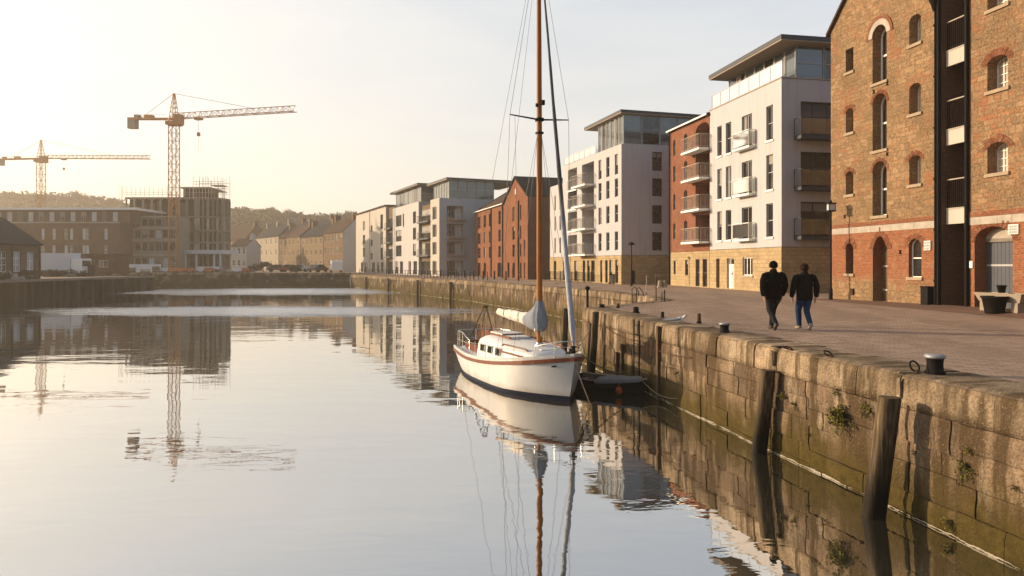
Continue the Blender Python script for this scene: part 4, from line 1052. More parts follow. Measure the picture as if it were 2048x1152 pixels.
# ---- tower cranes
def lattice(s, p0, p1, w, bay, ch=.09, br=.05, up=(0, 0, 1), tri=False):
    p0, p1 = Vector(p0), Vector(p1); d = p1 - p0; n = max(1, round(d.length / bay)); z = d.normalized()
    x = z.cross(Vector(up))
    if x.length < 1e-3: x = Vector((1, 0, 0))
    x.normalize(); y = x.cross(z)
    cs = [x * w / 2, -x * w / 2, y * w] if tri else [(x + y) * w / 2, (-x + y) * w / 2, (-x - y) * w / 2, (x - y) * w / 2]
    for c in cs: s.bar(p0 + c, p1 + c, ch)
    for i in range(n):
        a, b = p0 + d * i / n, p0 + d * (i + 1) / n
        for k in range(len(cs)):
            c, e = cs[k], cs[(k + 1) % len(cs)]
            s.bar(a + c, a + e, br)
            if i % 2: s.bar(a + c, b + e, br)
            else: s.bar(a + e, b + c, br)
def crane(name, label, base, zj, zt, tip, back, mw, thick=1.0):
    bx, by = base
    c = thing(name, label, 'crane', (bx, by, 0.3), 0, 'tower cranes on the building site')
    L_ = lambda p: Vector((p[0] - bx, p[1] - by, p[2] - .3))
    s = MB(); lattice(s, (0, 0, -.3), (0, 0, zj - 1.6), mw, mw * 1.05, .13 * thick, .07 * thick); s.build('mast', M['crane'], c)
    s = MB(); s.box(-mw * .8, -mw * .8, zj - 1.6, mw * .8, mw * .8, zj - .9); s.box(mw * .5, -mw * 1.3, zj - 1.7, mw * 1.5, -mw * .3, zj + .3); s.build('slewing_ring_and_cab', M['crane'], c)
    s = MB(); 
    top = Vector((0, 0, zt - .3))
    for sx in (-1, 1):
        for sy in (-1, 1):
            s.bar((sx * mw * .5, sy * mw * .5, zj - .9), top + Vector((sx * .12, sy * .12, 0)), .13 * thick)
    for k in range(1, 6):
        q = k / 6; w = mw * .5 * (1 - q) + .12 * q; z = zj - .9 + (zt - .3 - zj + .9) * q
        for a, b in (((-w, -w), (w, -w)), ((w, -w), (w, w)), ((w, w), (-w, w)), ((-w, w), (-w, -w))): s.bar((*a, z), (*b, z), .07 * thick)
        q2 = (k - 1) / 6; w2 = mw * .5 * (1 - q2) + .12 * q2; z2 = zj - .9 + (zt - .3 - zj + .9) * q2
        s.bar((-w2, -w2, z2), (w, -w, z), .06 * thick); s.bar((w2, w2, z2), (-w, w, z), .06 * thick)
    s.build('tower_head', M['crane'], c)
    T, Bk_ = L_(tip), L_(back); J0 = Vector((0, 0, zj - .3)); d = (T - J0).normalized()
    s = MB(); lattice(s, J0 + d * mw * .6, T, 1.15, 1.35, .12 * thick, .055 * thick, tri=True); s.build('jib', M['crane'], c)
    s = MB(); e = (Bk_ - J0).normalized(); sd_ = e.cross(Vector((0, 0, 1))).normalized()
    for q in (-.5, .5): s.bar(J0 + sd_ * q, Bk_ + sd_ * q, .22 * thick, .34 * thick)
    for i in range(9): p = J0 + (Bk_ - J0) * i / 8; s.bar(p - sd_ * .5, p + sd_ * .5, .08 * thick)
    s.bar(J0 + Vector((0, 0, .9)) + e * 2, Bk_ + Vector((0, 0, .9)), .05 * thick)
    p = J0 + (Bk_ - J0) * .55; s.obox(p + Vector((0, 0, .45)), e * .9, sd_ * .5, Vector((0, 0, .35)))
    s.build('counter_jib', M['crane'], c)
    s = MB(); p = Bk_ - e * .9; s.obox(p + Vector((0, 0, -.9)), e * .95, sd_ * .55, Vector((0, 0, 1.15))); s.obox(p + Vector((0, 0, .45)) - e * 1.2, e * .5, sd_ * .5, Vector((0, 0, .4))); s.build('counterweight', M['crane_grey'], c)
    s = MB(); s.bar(top, J0 + (T - J0) * .66 + Vector((0, 0, 1.15)), .07 * thick); s.build('tie_bar', M['wire'], c)
    s = MB(); s.bar(top, J0 + (Bk_ - J0) * .72 + Vector((0, 0, .3)), .06 * thick); s.build('tie_bar', M['wire'], c)
    q = J0 + (T - J0) * .21; s = MB(); s.obox(q + Vector((0, 0, -.3)), d * .7, sd_ * .5, Vector((0, 0, .2))); tr = s.build('trolley', M['crane'], c)
    s = MB(); s.bar(q + Vector((0, 0, -.4)), q + Vector((0, 0, -3.2)), .04 * thick); s.obox(q + Vector((0, 0, -3.4)), (.25, 0, 0), (0, .25, 0), (0, 0, .35)); s.bar(q + Vector((0, 0, -3.7)), q + Vector((0, 0, -7)), .03); s.build('hook_block', M['crane'], tr)
    return c
crane('tower_crane', 'large ochre tower crane rising in front of the concrete frame', (at(348, 143), 143.0), hz(238, 143), hz(187, 143), (at(591, 136.5), 136.5, hz(223, 136.5)), (at(259, 146), 146, hz(238, 146)), 1.55)
crane('tower_crane', 'smaller hazy tower crane far left, behind the long brick building', (at(82, 232), 232.0), hz(317, 232), hz(280, 232), (at(301, 231), 231, hz(318, 231)), (at(-3, 233), 233, hz(319, 233)), 1.9, 1.35)

# ---- old shed on the left quay
S = Bld('quay_shed', 'old low shed with dark slate roof standing on the left quay edge', 'shed', (-57.6, 66.0), (-57.6, 85.3), 0)
f, L = S.front, S.L
so = []
for i in range(8):
    u = L - .7 - i * 2.3
    if u > 2: so.append(Op(u - 1.5, u - .15, .9 if i % 3 else .05, 3.2))
mb = MB(); facade(mb, f, L, -.1, 4.25, so, .25)
mb.poly([(L, 0, -.1), (L, 9, -.1), (L, 9, 4.25), (L, 4.5, 7.25), (L, 0, 4.25)]); mb.poly([(0, 0, -.1), (0, 9, -.1), (0, 9, 4.25), (0, 4.5, 7.25), (0, 0, 4.25)])
mb.poly([(0, 9, 0), (L, 9, 0), (L, 9, 4.25), (0, 9, 4.25)])
w = mb.build('wall', M['terrace_dark'], S.root)
for i, o in enumerate(so): window(w, f, o, .18, M['glass_pale'] if i in (0, 1, 3, 5) else M['glass'], M['frame_white'], 2, 3, .06)
s = MB()
for y0, y1 in ((-.35, 4.5), (9.35, 4.5)):
    z0 = 4.0; s.add([(-.2, y0, z0), (L + .25, y0, z0), (L + .25, y1, 7.28), (-.2, y1, 7.28), (-.2, y0, z0 + .14), (L + .25, y0, z0 + .14), (L + .25, y1, 7.42), (-.2, y1, 7.42)], [(0, 1, 2, 3), (4, 5, 6, 7), (0, 1, 5, 4), (1, 2, 6, 5), (0, 3, 7, 4)])
s.build('roof', M['slate'], S.root)
s = MB(); s.tube([(L - 3.0, 3.0, 6.0), (L - 3.0, 3.0, 7.6)], .10, 8); s.build('flue_pipe', M['black'], S.root)
for u in (L - .08, L - 4.75):
    s = MB(); s.tube([(u, -.12, 0), (u, -.12, 4.0)], .07, 6); s.build('downpipe', M['black'], S.root)

# ---- site clutter on the left quay and along the far quay
def boxy(name, label, cat, px0, px1, py0, py1, d, dep, m, z=None, group=None, parts=None):
    xa, xb = at(px0, d), at(px1, d); z0 = 0.0 if z is None else z; hgt = hz(py0, d) - z0
    t = thing(name, label, cat, ((xa + xb) / 2, d, z0), 0, group); w = (xb - xa) / 2
    parts(t, w, hgt, dep); return t
def p_container(t, w, h, dep):
    s = MB(); z0 = .9
    s.box(-w, 0, z0, w, dep, h); s.build('box_body', M['white_paint'], t)
    s = MB(); s.box(-w + .1, .1, .45, w - .1, dep - .1, z0); s.build('chassis', M['black'], t)
    for u in (-w * .7, -w * .35, w * .7):
        for y in (.02, dep - .3):
            s = MB(); s.tube([(u, y, .48), (u, y + .28, .48)], .48, 12); wh_ = s.build('wheel', M['tyre'], t)
    s = MB(); s.box(w + .05, .1, .5, w + 1.6, dep - .1, min(2.6, h)); s.box(w + 1.0, .25, 1.5, w + 1.62, dep - .25, 2.3, 1); s.build('cab', [M['car_white'], M['glass']], t)
boxy('box_lorry', 'white box lorry parked beside the old shed on the left quay', 'lorry', 82, 140, 506, 0, 100.0, 2.5, None, 0, None, p_container)
def p_hut(t, w, h, dep):
    fr_ = Fr((-w, 0, 0), (1, 0), (0, 1)); o = [Op(.5, 1.3, .06, 2.1), Op(2.0, 3.4, 1.0, 2.1)]
    s = MB(); facade(s, fr_, 2 * w, 0, h - .3, o, .1); s.box(-w, .2, 0, w, dep, h - .32)
    wl_ = s.build('wall', M['brick_brown'], t)
    window(wl_, fr_, o[0], .08, M['timber'], M['frame_grey'], 1, 1, .05, name='door'); window(wl_, fr_, o[1], .08, M['glass'], M['frame_white'], 2, 1, .05)
    s = MB(); s.box(-w - .4, -.9, h - .3, w + .3, dep + .3, h - .05); s.build('roof', M['tile'], t)
    for u in (-w - .2, w + .1):
        s = MB(); s.bar((u, -.75, 0), (u, -.75, h - .3), .14); s.build('post', M['timber'], t)
boxy('site_hut', 'brown site hut with overhanging flat roof and posts beside the dark hoarding', 'hut', 172, 230, 507, 0, 108.5, 4, None, .3, None, p_hut)
def p_hoard(m, posts=8, base=0.0):
    def q(t, w, h, dep):
        s = MB(); n = int(w * 2 / 1.2)
        for i in range(n):
            a = -w + 2 * w * i / n; s.box(a + .01, 0, base, a + 2 * w / n - .01, .05, h - R.uniform(0, .06))
        s.build('panels', m, t)
        for i in range(posts):
            a = -w + 2 * w * i / (posts - 1); s = MB(); s.box(a - .06, .05, 0, a + .06, .17, h); s.build('post', M['timber'], t)
    return q
boxy('hoarding_fence', 'dark timber hoarding along the top of the left quay wall', 'fence', 78, 188, 529, 0, 101.5, .2, None, 0, None, p_hoard(M['timber']))
boxy('hoarding_fence', 'long white hoarding in front of the concrete frame site', 'fence', 231, 322, 528, 0, 134, .2, None, .3, None, p_hoard(M['white_paint'], 12))
boxy('hoarding_fence', 'short white hoarding below the entrance canopy of the concrete frame', 'fence', 395, 450, 533, 0, 139, .2, None, .3, None, p_hoard(M['white_paint'], 6))
for k, (px, lab) in enumerate(((123, 'pale blue panel leaning on the dark hoarding, left of its twin'), (134, 'pale blue panel leaning on the dark hoarding, right of its twin'))):
    d = 100.6; s = MB(); s.add([(0, -.7, 0), (1.0, -.7, 0), (1.0, 0, 1.5), (0, 0, 1.5), (0, -.64, 0), (1.0, -.64, 0), (1.0, .06, 1.5), (0, .06, 1.5)], [(0, 1, 2, 3), (4, 5, 6, 7), (0, 1, 5, 4), (0, 3, 7, 4), (1, 2, 6, 5), (3, 2, 6, 7)])
    o = s.build('leaning_panel', M['glass_pale'], None, (at(px, d), d, 0)); tag(o, lab, 'panel', 'panels leaning on the hoarding')
def barrier(px, d, lab, m, w=2.0):
    t = thing('site_barrier', lab, 'barrier', (at(px, d), d, .3), R.uniform(-.15, .15), 'site barriers along the far quay')
    s = MB(); s.box(-w / 2, -.06, .2, w / 2, .06, .85); s.build('barrier_panel', m, t)
    for u in (-w * .38, w * .38):
        s = MB(); s.box(u - .12, -.35, 0, u + .12, .35, .25); s.build('foot', M['black'], t)
bl = ['farthest left beside the white hoarding', 'just right of the crane mast', 'second right of the crane mast', 'below the canopy of the concrete frame', 'right of the canopy posts', 'near the dark bush on the far quay', 'last before the dark bush', 'alone between hoarding and crane mast']
for k, px in enumerate((331, 362, 380, 401, 418, 474, 488, 344)):
    org = k in (1, 2, 4, 6, 7)
    barrier(px, 126.0 + R.uniform(-1.5, 2), ('orange' if org else 'white') + ' site barrier on the far quay, ' + bl[k], M['orange'] if org else M['white_paint'], R.uniform(1.1, 1.9))
for k, (px, d, w, h, lab) in enumerate(((338, 130, 2.6, 1.3, 'heap of grey rubble beside the crane foot'), (470, 129, 2.2, .9, 'low brown spoil heap right of the concrete frame'), (12, 78.5, 1.8, .7, 'pile of pale timber offcuts in front of the old shed'))):
    s = MB(); 
    for i in range(60):
        a, r = R.uniform(0, 2 * PI), R.random() ** .6; c = (math.cos(a) * r * w, math.sin(a) * r * w * .5, h * (1 - r) * R.uniform(.5, 1)); q = R.uniform(.12, .32)
        s.tone = R.random(); s.obox(c, (q, R.uniform(-.1, .1), R.uniform(-.1, .1)), (R.uniform(-.1, .1), q * .7, 0), (0, R.uniform(-.1, .1), q * .5))
    o = s.build('rubble_heap', M['concrete'] if k == 0 else M['terrace_dark'] if k == 1 else M['pale_band'], None, (at(px, d), d, .15)); tag(o, lab, 'rubble heap', None, 'thing')

# stacks of building material
pal = [(240, 128, 'grey', 'concrete', 'low stack of grey blocks at the left end of the white hoarding'), (262, 127, 'brown', 'terrace_dark', 'low brown pallet stack below the middle of the white hoarding'), (290, 127.5, 'tall pale', 'pale_band', 'tall pale pallet stack below the white hoarding'), (312, 126, 'brown', 'timber', 'dark timber stack at the right end of the white hoarding'),
       (353, 128, 'grey', 'concrete', 'grey block stack just right of the crane foot'), (371, 128.5, 'brown', 'terrace_dark', 'brown pallet stack between two orange barriers'), (390, 129, 'pale', 'pale_band', 'pale pallet stack below the entrance canopy'), (411, 128, 'brown', 'timber', 'dark timber stack below the canopy posts'),
       (430, 127.5, 'rust', 'brick_brown', 'rust brown brick stack right of the canopy'), (447, 129, 'grey', 'concrete', 'grey block stack at the right corner of the concrete frame'), (461, 127, 'pale', 'pale_band', 'small pale stack left of the spoil heap'), (500, 127, 'brown', 'terrace_dark', 'brown pallet stack before the dark bush'),
       (60, 82, 'brown', 'timber', 'timber stack on the left quay edge before the shed end'), (98, 98, 'rust', 'brick_brown', 'rust brown brick stack before the white lorry'), (146, 100, 'pale', 'pale_band', 'pale block stack before the dark hoarding'), (196, 104, 'brown', 'terrace_dark', 'brown pallet stack before the site hut')]
for px, d, kd, m, lab in pal:
    t = thing('material_stack', lab, 'stack', (at(px, d), d, .3 if d > 120 else 0), R.uniform(-.3, .3), 'stacks of building material on the far and left quay'); n = R.randint(2, 4); w = R.uniform(.45, .8)
    s = MB(); 
    for q in (-.8, 0, .8): s.box(q * w - .06, -.4, 0, q * w + .06, .4, .12)
    s.box(-w, -.42, .121, w, .42, .16); s.build('pallet', M['timber'], t); s = MB()
    for i in range(n):
        for j in range(3): s.tone = R.random(); a = -w + 2 * w * j / 3; s.box(a + .01, -.38, .165 + .24 * i, a + 2 * w / 3 - .02, .38, .165 + .24 * i + R.uniform(.18, .235))
    s.build('load', M[m], t)
# parked cars and vans by the terrace and the bend
def car_mesh(body, van=False):
    t = thing('parked_car', '', 'car'); Lc, Wc = (4.2, 1.7) if not van else (4.9, 1.9)
    pr = [(-Lc / 2, .35), (-Lc / 2, .85), (-Lc * .36, .95), (-Lc * .22, 1.42), (Lc * .16, 1.45), (Lc * .32, .98), (Lc / 2, .80), (Lc / 2, .35)] if not van else \
         [(-Lc / 2, .4), (-Lc / 2, 2.0), (-Lc * .45, 2.15), (Lc * .12, 2.15), (Lc * .30, 1.25), (Lc / 2, 1.0), (Lc / 2, .4)]
    s = MB(); n = len(pr)
    rg = [[(x, y, z) for x, z in pr] for y in (-Wc / 2, Wc / 2)]
    s.rings(rg, 0, False); s.build('body', body, t)
    g = MB()
    for y in (-Wc / 2 - .006, Wc / 2 + .006):
        if van: g.poly([(Lc * .02, y, 1.3), (Lc * .25, y, 1.3), (Lc * .12, y, 1.95), (Lc * .02, y, 1.95)])
        else: g.poly([(-Lc * .30, y, .98), (Lc * .27, y, .98), (Lc * .14, y, 1.38), (-Lc * .20, y, 1.36)])
    if not van: g.poly([(-Lc * .355 - .01, -Wc * .42, .985), (-Lc * .355 - .01, Wc * .42, .985), (-Lc * .23 - .01, Wc * .38, 1.39), (-Lc * .23 - .01, -Wc * .38, 1.39)])
    g.build('window', M['glass'], t)
    for x in (-Lc * .31, Lc * .31):
        for y in (-Wc / 2 - .01, Wc / 2 - .19):
            w = MB(); w.tube([(x, y, .31), (x, y + .2, .31)], .31, 12); ww = w.build('wheel', M['tyre'], t)
    for y in (-Wc * .36, Wc * .36):
        w = MB(); w.box(Lc / 2, y - .15, .62, Lc / 2 + .02, y + .15, .76); w.build('headlight', M['frame_white'], t)
    return t
cars = [(556, 138, M['car_dark'], False, .2, 'dark parked car on the far quay left of a red one'), (578, 136, M['car_red'], False, 3.3, 'dull red parked car on the far quay before the terrace'), (598, 137, M['car_silver'], False, .1, 'silver parked car on the far quay right of a red one'),
        (672, 128.5, M['car_white'], True, 1.9, 'white parked van by the white gable of the terrace'), (636, 131, M['car_dark'], False, 1.2, 'dark parked car before the brown terraced house')]
for px, d, m, v, a, lab in cars:
    c = car_mesh(m, v); c.location = (at(px, d), d, .3); c.rotation_euler = (0, 0, a); c['label'] = lab; c['group'] = 'vehicles parked by the terrace'
    if v: c['category'] = 'van'; c.name = 'parked_van'
# ================================================================= land, water, quay walls, hills
def Ex(Y): return 7.97 - .195 * Y
C1 = (2.70, 27.0)
edge_r = [(Ex(-60), -60.0), C1, (6.9, 33.0), (7.05, 38.0), (5.6, 44.5), (-4.2, 72.6), (-28.0, 121.0), (-100.0, 117.5), (-100.0, 107.0), (-55.0, 107.0), (-55.0, -60.0)]
land = edge_r + [(-560.0, -60.0), (-560.0, 660.0), (420.0, 660.0), (420.0, -60.0)]
def flat(name, pts, z, mats, matf=None, kind='structure'):
    bm = bmesh.new(); vs = [bm.verts.new((x, y, z)) for x, y in pts]; fc = bm.faces.new(vs)
    bmesh.ops.triangulate(bm, faces=[fc])
    for f_ in bm.faces:
        if f_.normal.z < 0: f_.normal_flip()
    me = bpy.data.meshes.new(name); bm.to_mesh(me); bm.free(); me.materials.append(mats)
    o = bpy.data.objects.new(name, me); COL.objects.link(o); o['kind'] = kind; return o
flat('ground', land, -.012, M['far_ground'])
quay_pts = [(Ex(-20) + .9, -20), (C1[0] + .55, 26.6), (7.4, 32.6), (7.6, 38.3), (6.15, 44.8), (-3.6, 72.9), (-27.4, 121.6), (-27.4, 127), (-20, 170), (60, 170), (60, -20)]
flat('quay_paving', quay_pts, 0.0, M['setts'])
def pt(o, u, d): q = o.far + o.u * u; n = Vector((-o.u.y, o.u.x)); p = q + n * d; return (p.x, p.y)
a_ = [pt(wh, -.3, -1.1), pt(wh, 6, -1.5), pt(wh, 20, -2.2)]
s = MB(); zz = [.006, .006, .006]; bk = [pt(wh, -.3, .05), pt(wh, 6, .05), pt(wh, 20, .05)]; zb = [.012, .10, .28]
for i in range(2): s.poly([(*a_[i], zz[i]), (*a_[i + 1], zz[i + 1]), (*bk[i + 1], zb[i + 1]), (*bk[i], zb[i])])
o = s.build('pavement', M['apron']); o['kind'] = 'structure'

# ---- water
def watermat():
    t = NT('harbour_water'); w = t.wpos(); s = t.sep(w)
    for n_ in list(t.n):
        if n_.type == 'BSDF_PRINCIPLED': t.n.remove(n_)
    df = t.n.new('ShaderNodeBsdfDiffuse'); df.inputs['Color'].default_value = (0.030, 0.028, 0.018, 1)
    gl = t.n.new('ShaderNodeBsdfGlossy'); gl.inputs['Color'].default_value = (0.97, 0.97, 0.97, 1); gl.inputs['Roughness'].default_value = 0.012
    fr_ = t.n.new('ShaderNodeFresnel'); fr_.inputs['IOR'].default_value = 2.1
    mx = t.n.new('ShaderNodeMixShader')
    fac = t.math('ADD', t.math('MULTIPLY', fr_.outputs[0], .50), .50)
    t.link(fac, mx.inputs[0]); t.link(df.outputs[0], mx.inputs[1]); t.link(gl.outputs[0], mx.inputs[2]); t.link(mx.outputs[0], t.out.inputs[0])
    # long low swell, small ripples, and wind-ruffled patches far out
    big = t.noise(t.map(w, (.22, .55, 1)), 1.0, 2, .5)
    mid = t.noise(t.map(w, (.9, 2.2, 1), (3, 1, 0), (0, 0, .12)), 1.0, 3, .5, .4)
    calm = t.ramp(t.noise(t.map(w, (.05, .11, 1), (9, 4, 0)), 1.0, 3), [(.40, .25), (.62, 1.0)])
    def patch(cx, cy, rx, ry, sl=0.0):
        dx = t.math('MULTIPLY', t.math('SUBTRACT', s[0], cx), 1 / rx); yy = t.math('SUBTRACT', s[1], t.math('MULTIPLY', t.math('SUBTRACT', s[0], cx), sl))
        dy = t.math('MULTIPLY', t.math('SUBTRACT', yy, cy), 1 / ry)
        e = t.math('ADD', t.math('MULTIPLY', dx, dx), t.math('MULTIPLY', dy, dy))
        e = t.math('ADD', e, t.math('MULTIPLY', t.math('SUBTRACT', t.noise(t.map(w, (.16, .9, 1)), 1.0, 7, .65), .5), 2.6))
        return t.ramp(e, [(.25, 1.0), (1.0, 0.0)])
    pa = t.math('MAXIMUM', patch(-20.5, 57.5, 18.0, 6.5, -.05), patch(-33.0, 101.0, 23.0, 14.0, .0))
    rip = t.noise(t.map(w, (1.6, 3.6, 1)), 1.0, 4, .6)
    h = t.math('ADD', t.math('MULTIPLY', big, .013), t.math('MULTIPLY', t.math('MULTIPLY', mid, calm), .0055))
    h = t.math('ADD', h, t.math('MULTIPLY', t.math('MULTIPLY', rip, pa), .22))
    b = t.n.new('ShaderNodeBump'); t.setin(b, 'Height', h); b.inputs['Strength'].default_value = 1.0; b.inputs['Distance'].default_value = 1.0
    for q in (df, gl, fr_): t.link(b.outputs[0], q.inputs['Normal'])
    t.link(t.math('ADD', t.math('MULTIPLY', pa, .22), .012), gl.inputs['Roughness'])
    return t.mat
M['water'] = watermat()
flat('water', [(-101, -60), (25, -60), (25, 125), (-101, 125)], WATER, M['water'])
flat('harbour_bed', [(-101.5, -60.5), (25.5, -60.5), (25.5, 125.5), (-101.5, 125.5)], -4.5, M['joint'])

# ---- near quay wall: coping and coursed blocks
qw = thing('quay_wall', 'stone quay wall with worn coping in the right foreground, green at the waterline', 'wall', (0, 0, 0))
def nz(p, s_=1.0): return noise.noise(Vector(p) * s_)
def courses(parent, a, b, rows, lens, lo=0.0, bulge=.02, seed=0, name='wall_face', fine=True, bm='block'):
    """blocks laid along a -> b, face toward the left of the direction a->b reversed; front normal n points to the water"""
    a, b = Vector(a), Vector(b); d = (b - a); Ln = d.length; d.normalize(); n = Vector((-d.y, d.x))
    s = MB(); rr = random.Random(seed)
    for z0, z1 in rows:
        u = -rr.uniform(0, lens[1])
        while u < Ln:
            e = u + rr.uniform(*lens); c0, c1 = max(u, 0), min(e, Ln)
            if c1 - c0 > .05:
                s.tone = rr.random(); off = rr.uniform(-bulge, bulge); g = rr.uniform(.003, .009)
                nx, nzv = (max(2, int((c1 - c0) / .16)), max(2, int((z1 - z0) / .12))) if fine else (1, 1)
                vs = []
                for j in range(nzv + 1):
                    for i in range(nx + 1):
                        uu = c0 + g + (c1 - c0 - 2 * g) * i / nx; zz_ = z0 + g + (z1 - z0 - 2 * g) * j / nzv
                        edge = (i in (0, nx)) or (j in (0, nzv))
                        p = a + d * uu
                        if fine:
                            q = (p.x * 2.6, p.y * 2.6, zz_ * 2.6); k = nz(q) * .034 + nz((q[0] * 3, q[1] * 3, q[2] * 3)) * .014
                            uu2 = nz((q[1] * 1.7, q[2] * 1.7, q[0])) * .014; zz2 = zz_ + nz((q[2] * 1.5, q[0] * 1.5, q[1])) * .014 * (0 < j < nzv or True)
                        else: k = uu2 = 0; zz2 = zz_
                        dd = off + k - (.010 if edge else 0)
                        w = p + n * dd + d * uu2
                        vs.append((w.x, w.y, zz2))
                W_ = nx + 1
                s.add(vs, [(j * W_ + i, j * W_ + i + 1, (j + 1) * W_ + i + 1, (j + 1) * W_ + i) for j in range(nzv) for i in range(nx)], 0, fine)
                rim = [i for i in range(W_)] + [j * W_ + nx for j in range(1, nzv + 1)] + [nzv * W_ + i for i in range(nx - 1, -1, -1)] + [j * W_ for j in range(nzv - 1, 0, -1)]
                rv = [Vector(vs[i]) for i in rim]; bk = [v - n.to_3d() * .10 for v in rv]; m = len(rv)
                s.add(rv + bk, [(i, (i + 1) % m, m + (i + 1) % m, m + i) for i in range(m)], 0)
            u = e
    zlo, zhi = min(r[0] for r in rows), max(r[1] for r in rows)
    q0, q1 = a - n * .05, b - n * .05
    s.add([(q0.x, q0.y, zlo), (q1.x, q1.y, zlo), (q1.x, q1.y, zhi), (q0.x, q0.y, zhi)], [(0, 1, 2, 3)], 1)
    return s.build(name, [M[bm], M['mortar']], parent)
zones = [(2.0, 9.6, [-.50, -.86, -1.34, -1.72, -2.2, -2.7]), (9.6, 12.9, [-.50, -.98, -1.30, -1.74, -2.06, -2.7]), (12.9, 16.9, [-.50, -.80, -1.20, -1.66, -2.0, -2.7]), (16.9, 21.1, [-.50, -1.02, -1.52, -2.12, -2.7]), (21.1, 27.0, [-.50, -1.16, -1.70, -2.7])]
for k, (y0, y1, zz_) in enumerate(zones):
    courses(qw, (Ex(y0), y0), (Ex(y1), y1), [(b_, a_) for a_, b_ in zip(zz_, zz_[1:])], (.40, 1.30) if k < 3 else (.5, 1.7), seed=5 + k)
def coping(parent, a, b, cuts, wid, h, seed, top=.02, step=.11):
    a, b = Vector(a), Vector(b); d = (b - a); Ln = d.length; d.normalize(); n = Vector((-d.y, d.x)); rr = random.Random(seed); s = MB()
    for u0, u1 in zip(cuts, cuts[1:]):
        s.tone = rr.random(); dz, dn, wv = rr.uniform(-.012, .012), rr.uniform(-.02, .02), rr.uniform(-.12, .10)
        k = max(3, int((u1 - u0) / step)); rg = []
        for i in range(k + 1):
            t = i / k; u = u0 + .007 + (u1 - u0 - .014) * t; p = a + d * u; ed = max(0, 1 - min(t, 1 - t) * (u1 - u0) / .10) ** 2
            r = .06 + .025 * (nz((p.x * 1.3, p.y * 1.3, 5)) + .3) + .035 * ed
            f_ = .018 * nz((p.x * 2, p.y * 2, 1)) + dn - .02 * ed; sag = .014 * nz((p.x * .9, p.y * .9, 9)) + dz - .010 * ed
            pr = [(-.10, -h), (0.012, -h + .01), (.012 + .012 * nz((p.x * 3, p.y * 3, 2)), -h * .72), (.012 * nz((p.x * 3, p.y * 3, 3)), -h * .40), (0, -r * 1.5), (-r * .3, -r * .42), (-r * 1.1, 0), (-r * 1.1 - .16, .004), (-.45, .010 * nz((p.x * 2, p.y * 2, 4))), (-(wid + wv) + .06, .0), (-(wid + wv), -.012), (-(wid + wv), -h)]
            rg.append([tuple((p + n * (q + f_)).to_3d() + Vector((0, 0, z + top + sag * (1 if z > -.2 else 0)))) for q, z in pr])
        s.rings(rg, 0, True, True)
    return s.build('coping', [M['coping']], parent)
Lq = math.hypot(C1[0] - Ex(2.0), 25.0); k_ = 25.0 / Lq
def uq(Y): return (Y - 2.0) / k_
cutY = [2.0, 3.4, 4.7, 6.2, 7.5, 9.04, 10.66, 11.62, 12.65, 13.95, 14.75, 15.5, 16.4, 17.5, 18.6, 19.55, 20.2, 21.3, 22.2, 23.3, 24.2, 25.2, 26.1, 27.0]
coping(qw, (Ex(2.0), 2.0), C1, [uq(y) for y in cutY], 1.05, .52, 8)

# ---- inlet walls and the second quay
iw = thing('inlet_wall', 'sunlit weathered stone wall of the inlet behind the moored yacht', 'wall')
segs = [((6.9, 33.0), (7.05, 38.0)), ((7.05, 38.0), (5.6, 44.5)), ((5.6, 44.5), (-4.2, 72.6))]
rows_f = [(-1.05, -.45), (-1.6, -1.05), (-2.15, -1.6), (-2.6, -2.15)]
for i, (a, b) in enumerate(segs):
    courses(iw, a, b, rows_f, (.9, 2.0), seed=20 + i, bulge=.03, fine=True if i < 1 else False)
    Ln = (Vector(b) - Vector(a)).length; n_ = max(2, int(Ln / 1.6)); coping(iw, a, b, [Ln * k / n_ for k in range(n_ + 1)], .8, .47, 30 + i, step=.5)
a, b = C1, (6.9, 33.0)
courses(iw, a, b, rows_f, (.9, 2.0), seed=27, fine=False); coping(iw, a, b, [7.3 * k / 5 for k in range(6)], .8, .47, 37, step=.4)
bw_ = thing('far_bend_wall', 'long mossy stone quay wall below the modern apartment blocks', 'wall')
a, b = (-4.2, 72.6), (-28.0, 121.0); courses(bw_, a, b, rows_f, (1.2, 2.8), seed=40, bulge=.05, fine=False, bm='block_far_shaded'); Ln = (Vector(b) - Vector(a)).length; coping(bw_, a, b, [Ln * k / 26 for k in range(27)], .8, .47, 41, step=1.2)
for t_ in (.10, .31, .55, .78):
    s = MB(); p = Vector(a).lerp(Vector(b), t_); s.tube([(p.x - .25, p.y - .12, -2.6), (p.x - .22, p.y - .10, -.2)], .17, 8); s.build('fender_post', M['timber'], bw_)
fw_ = thing('far_quay_wall', 'dark far quay wall closing the harbour in front of the building site', 'wall')
a, b = (-28.0, 121.0), (-100.0, 117.5); courses(fw_, a, b, [(-.9, -.0), (-1.6, -.9), (-2.2, -1.6), (-2.6, -2.2)], (1.5, 3.0), seed=50, bulge=.05, fine=False, bm='block_far_shaded')
Ln = (Vector(b) - Vector(a)).length; coping(fw_, a, b, [Ln * k / 30 for k in range(31)], 1.0, .42, 51, top=.34, step=2.0)
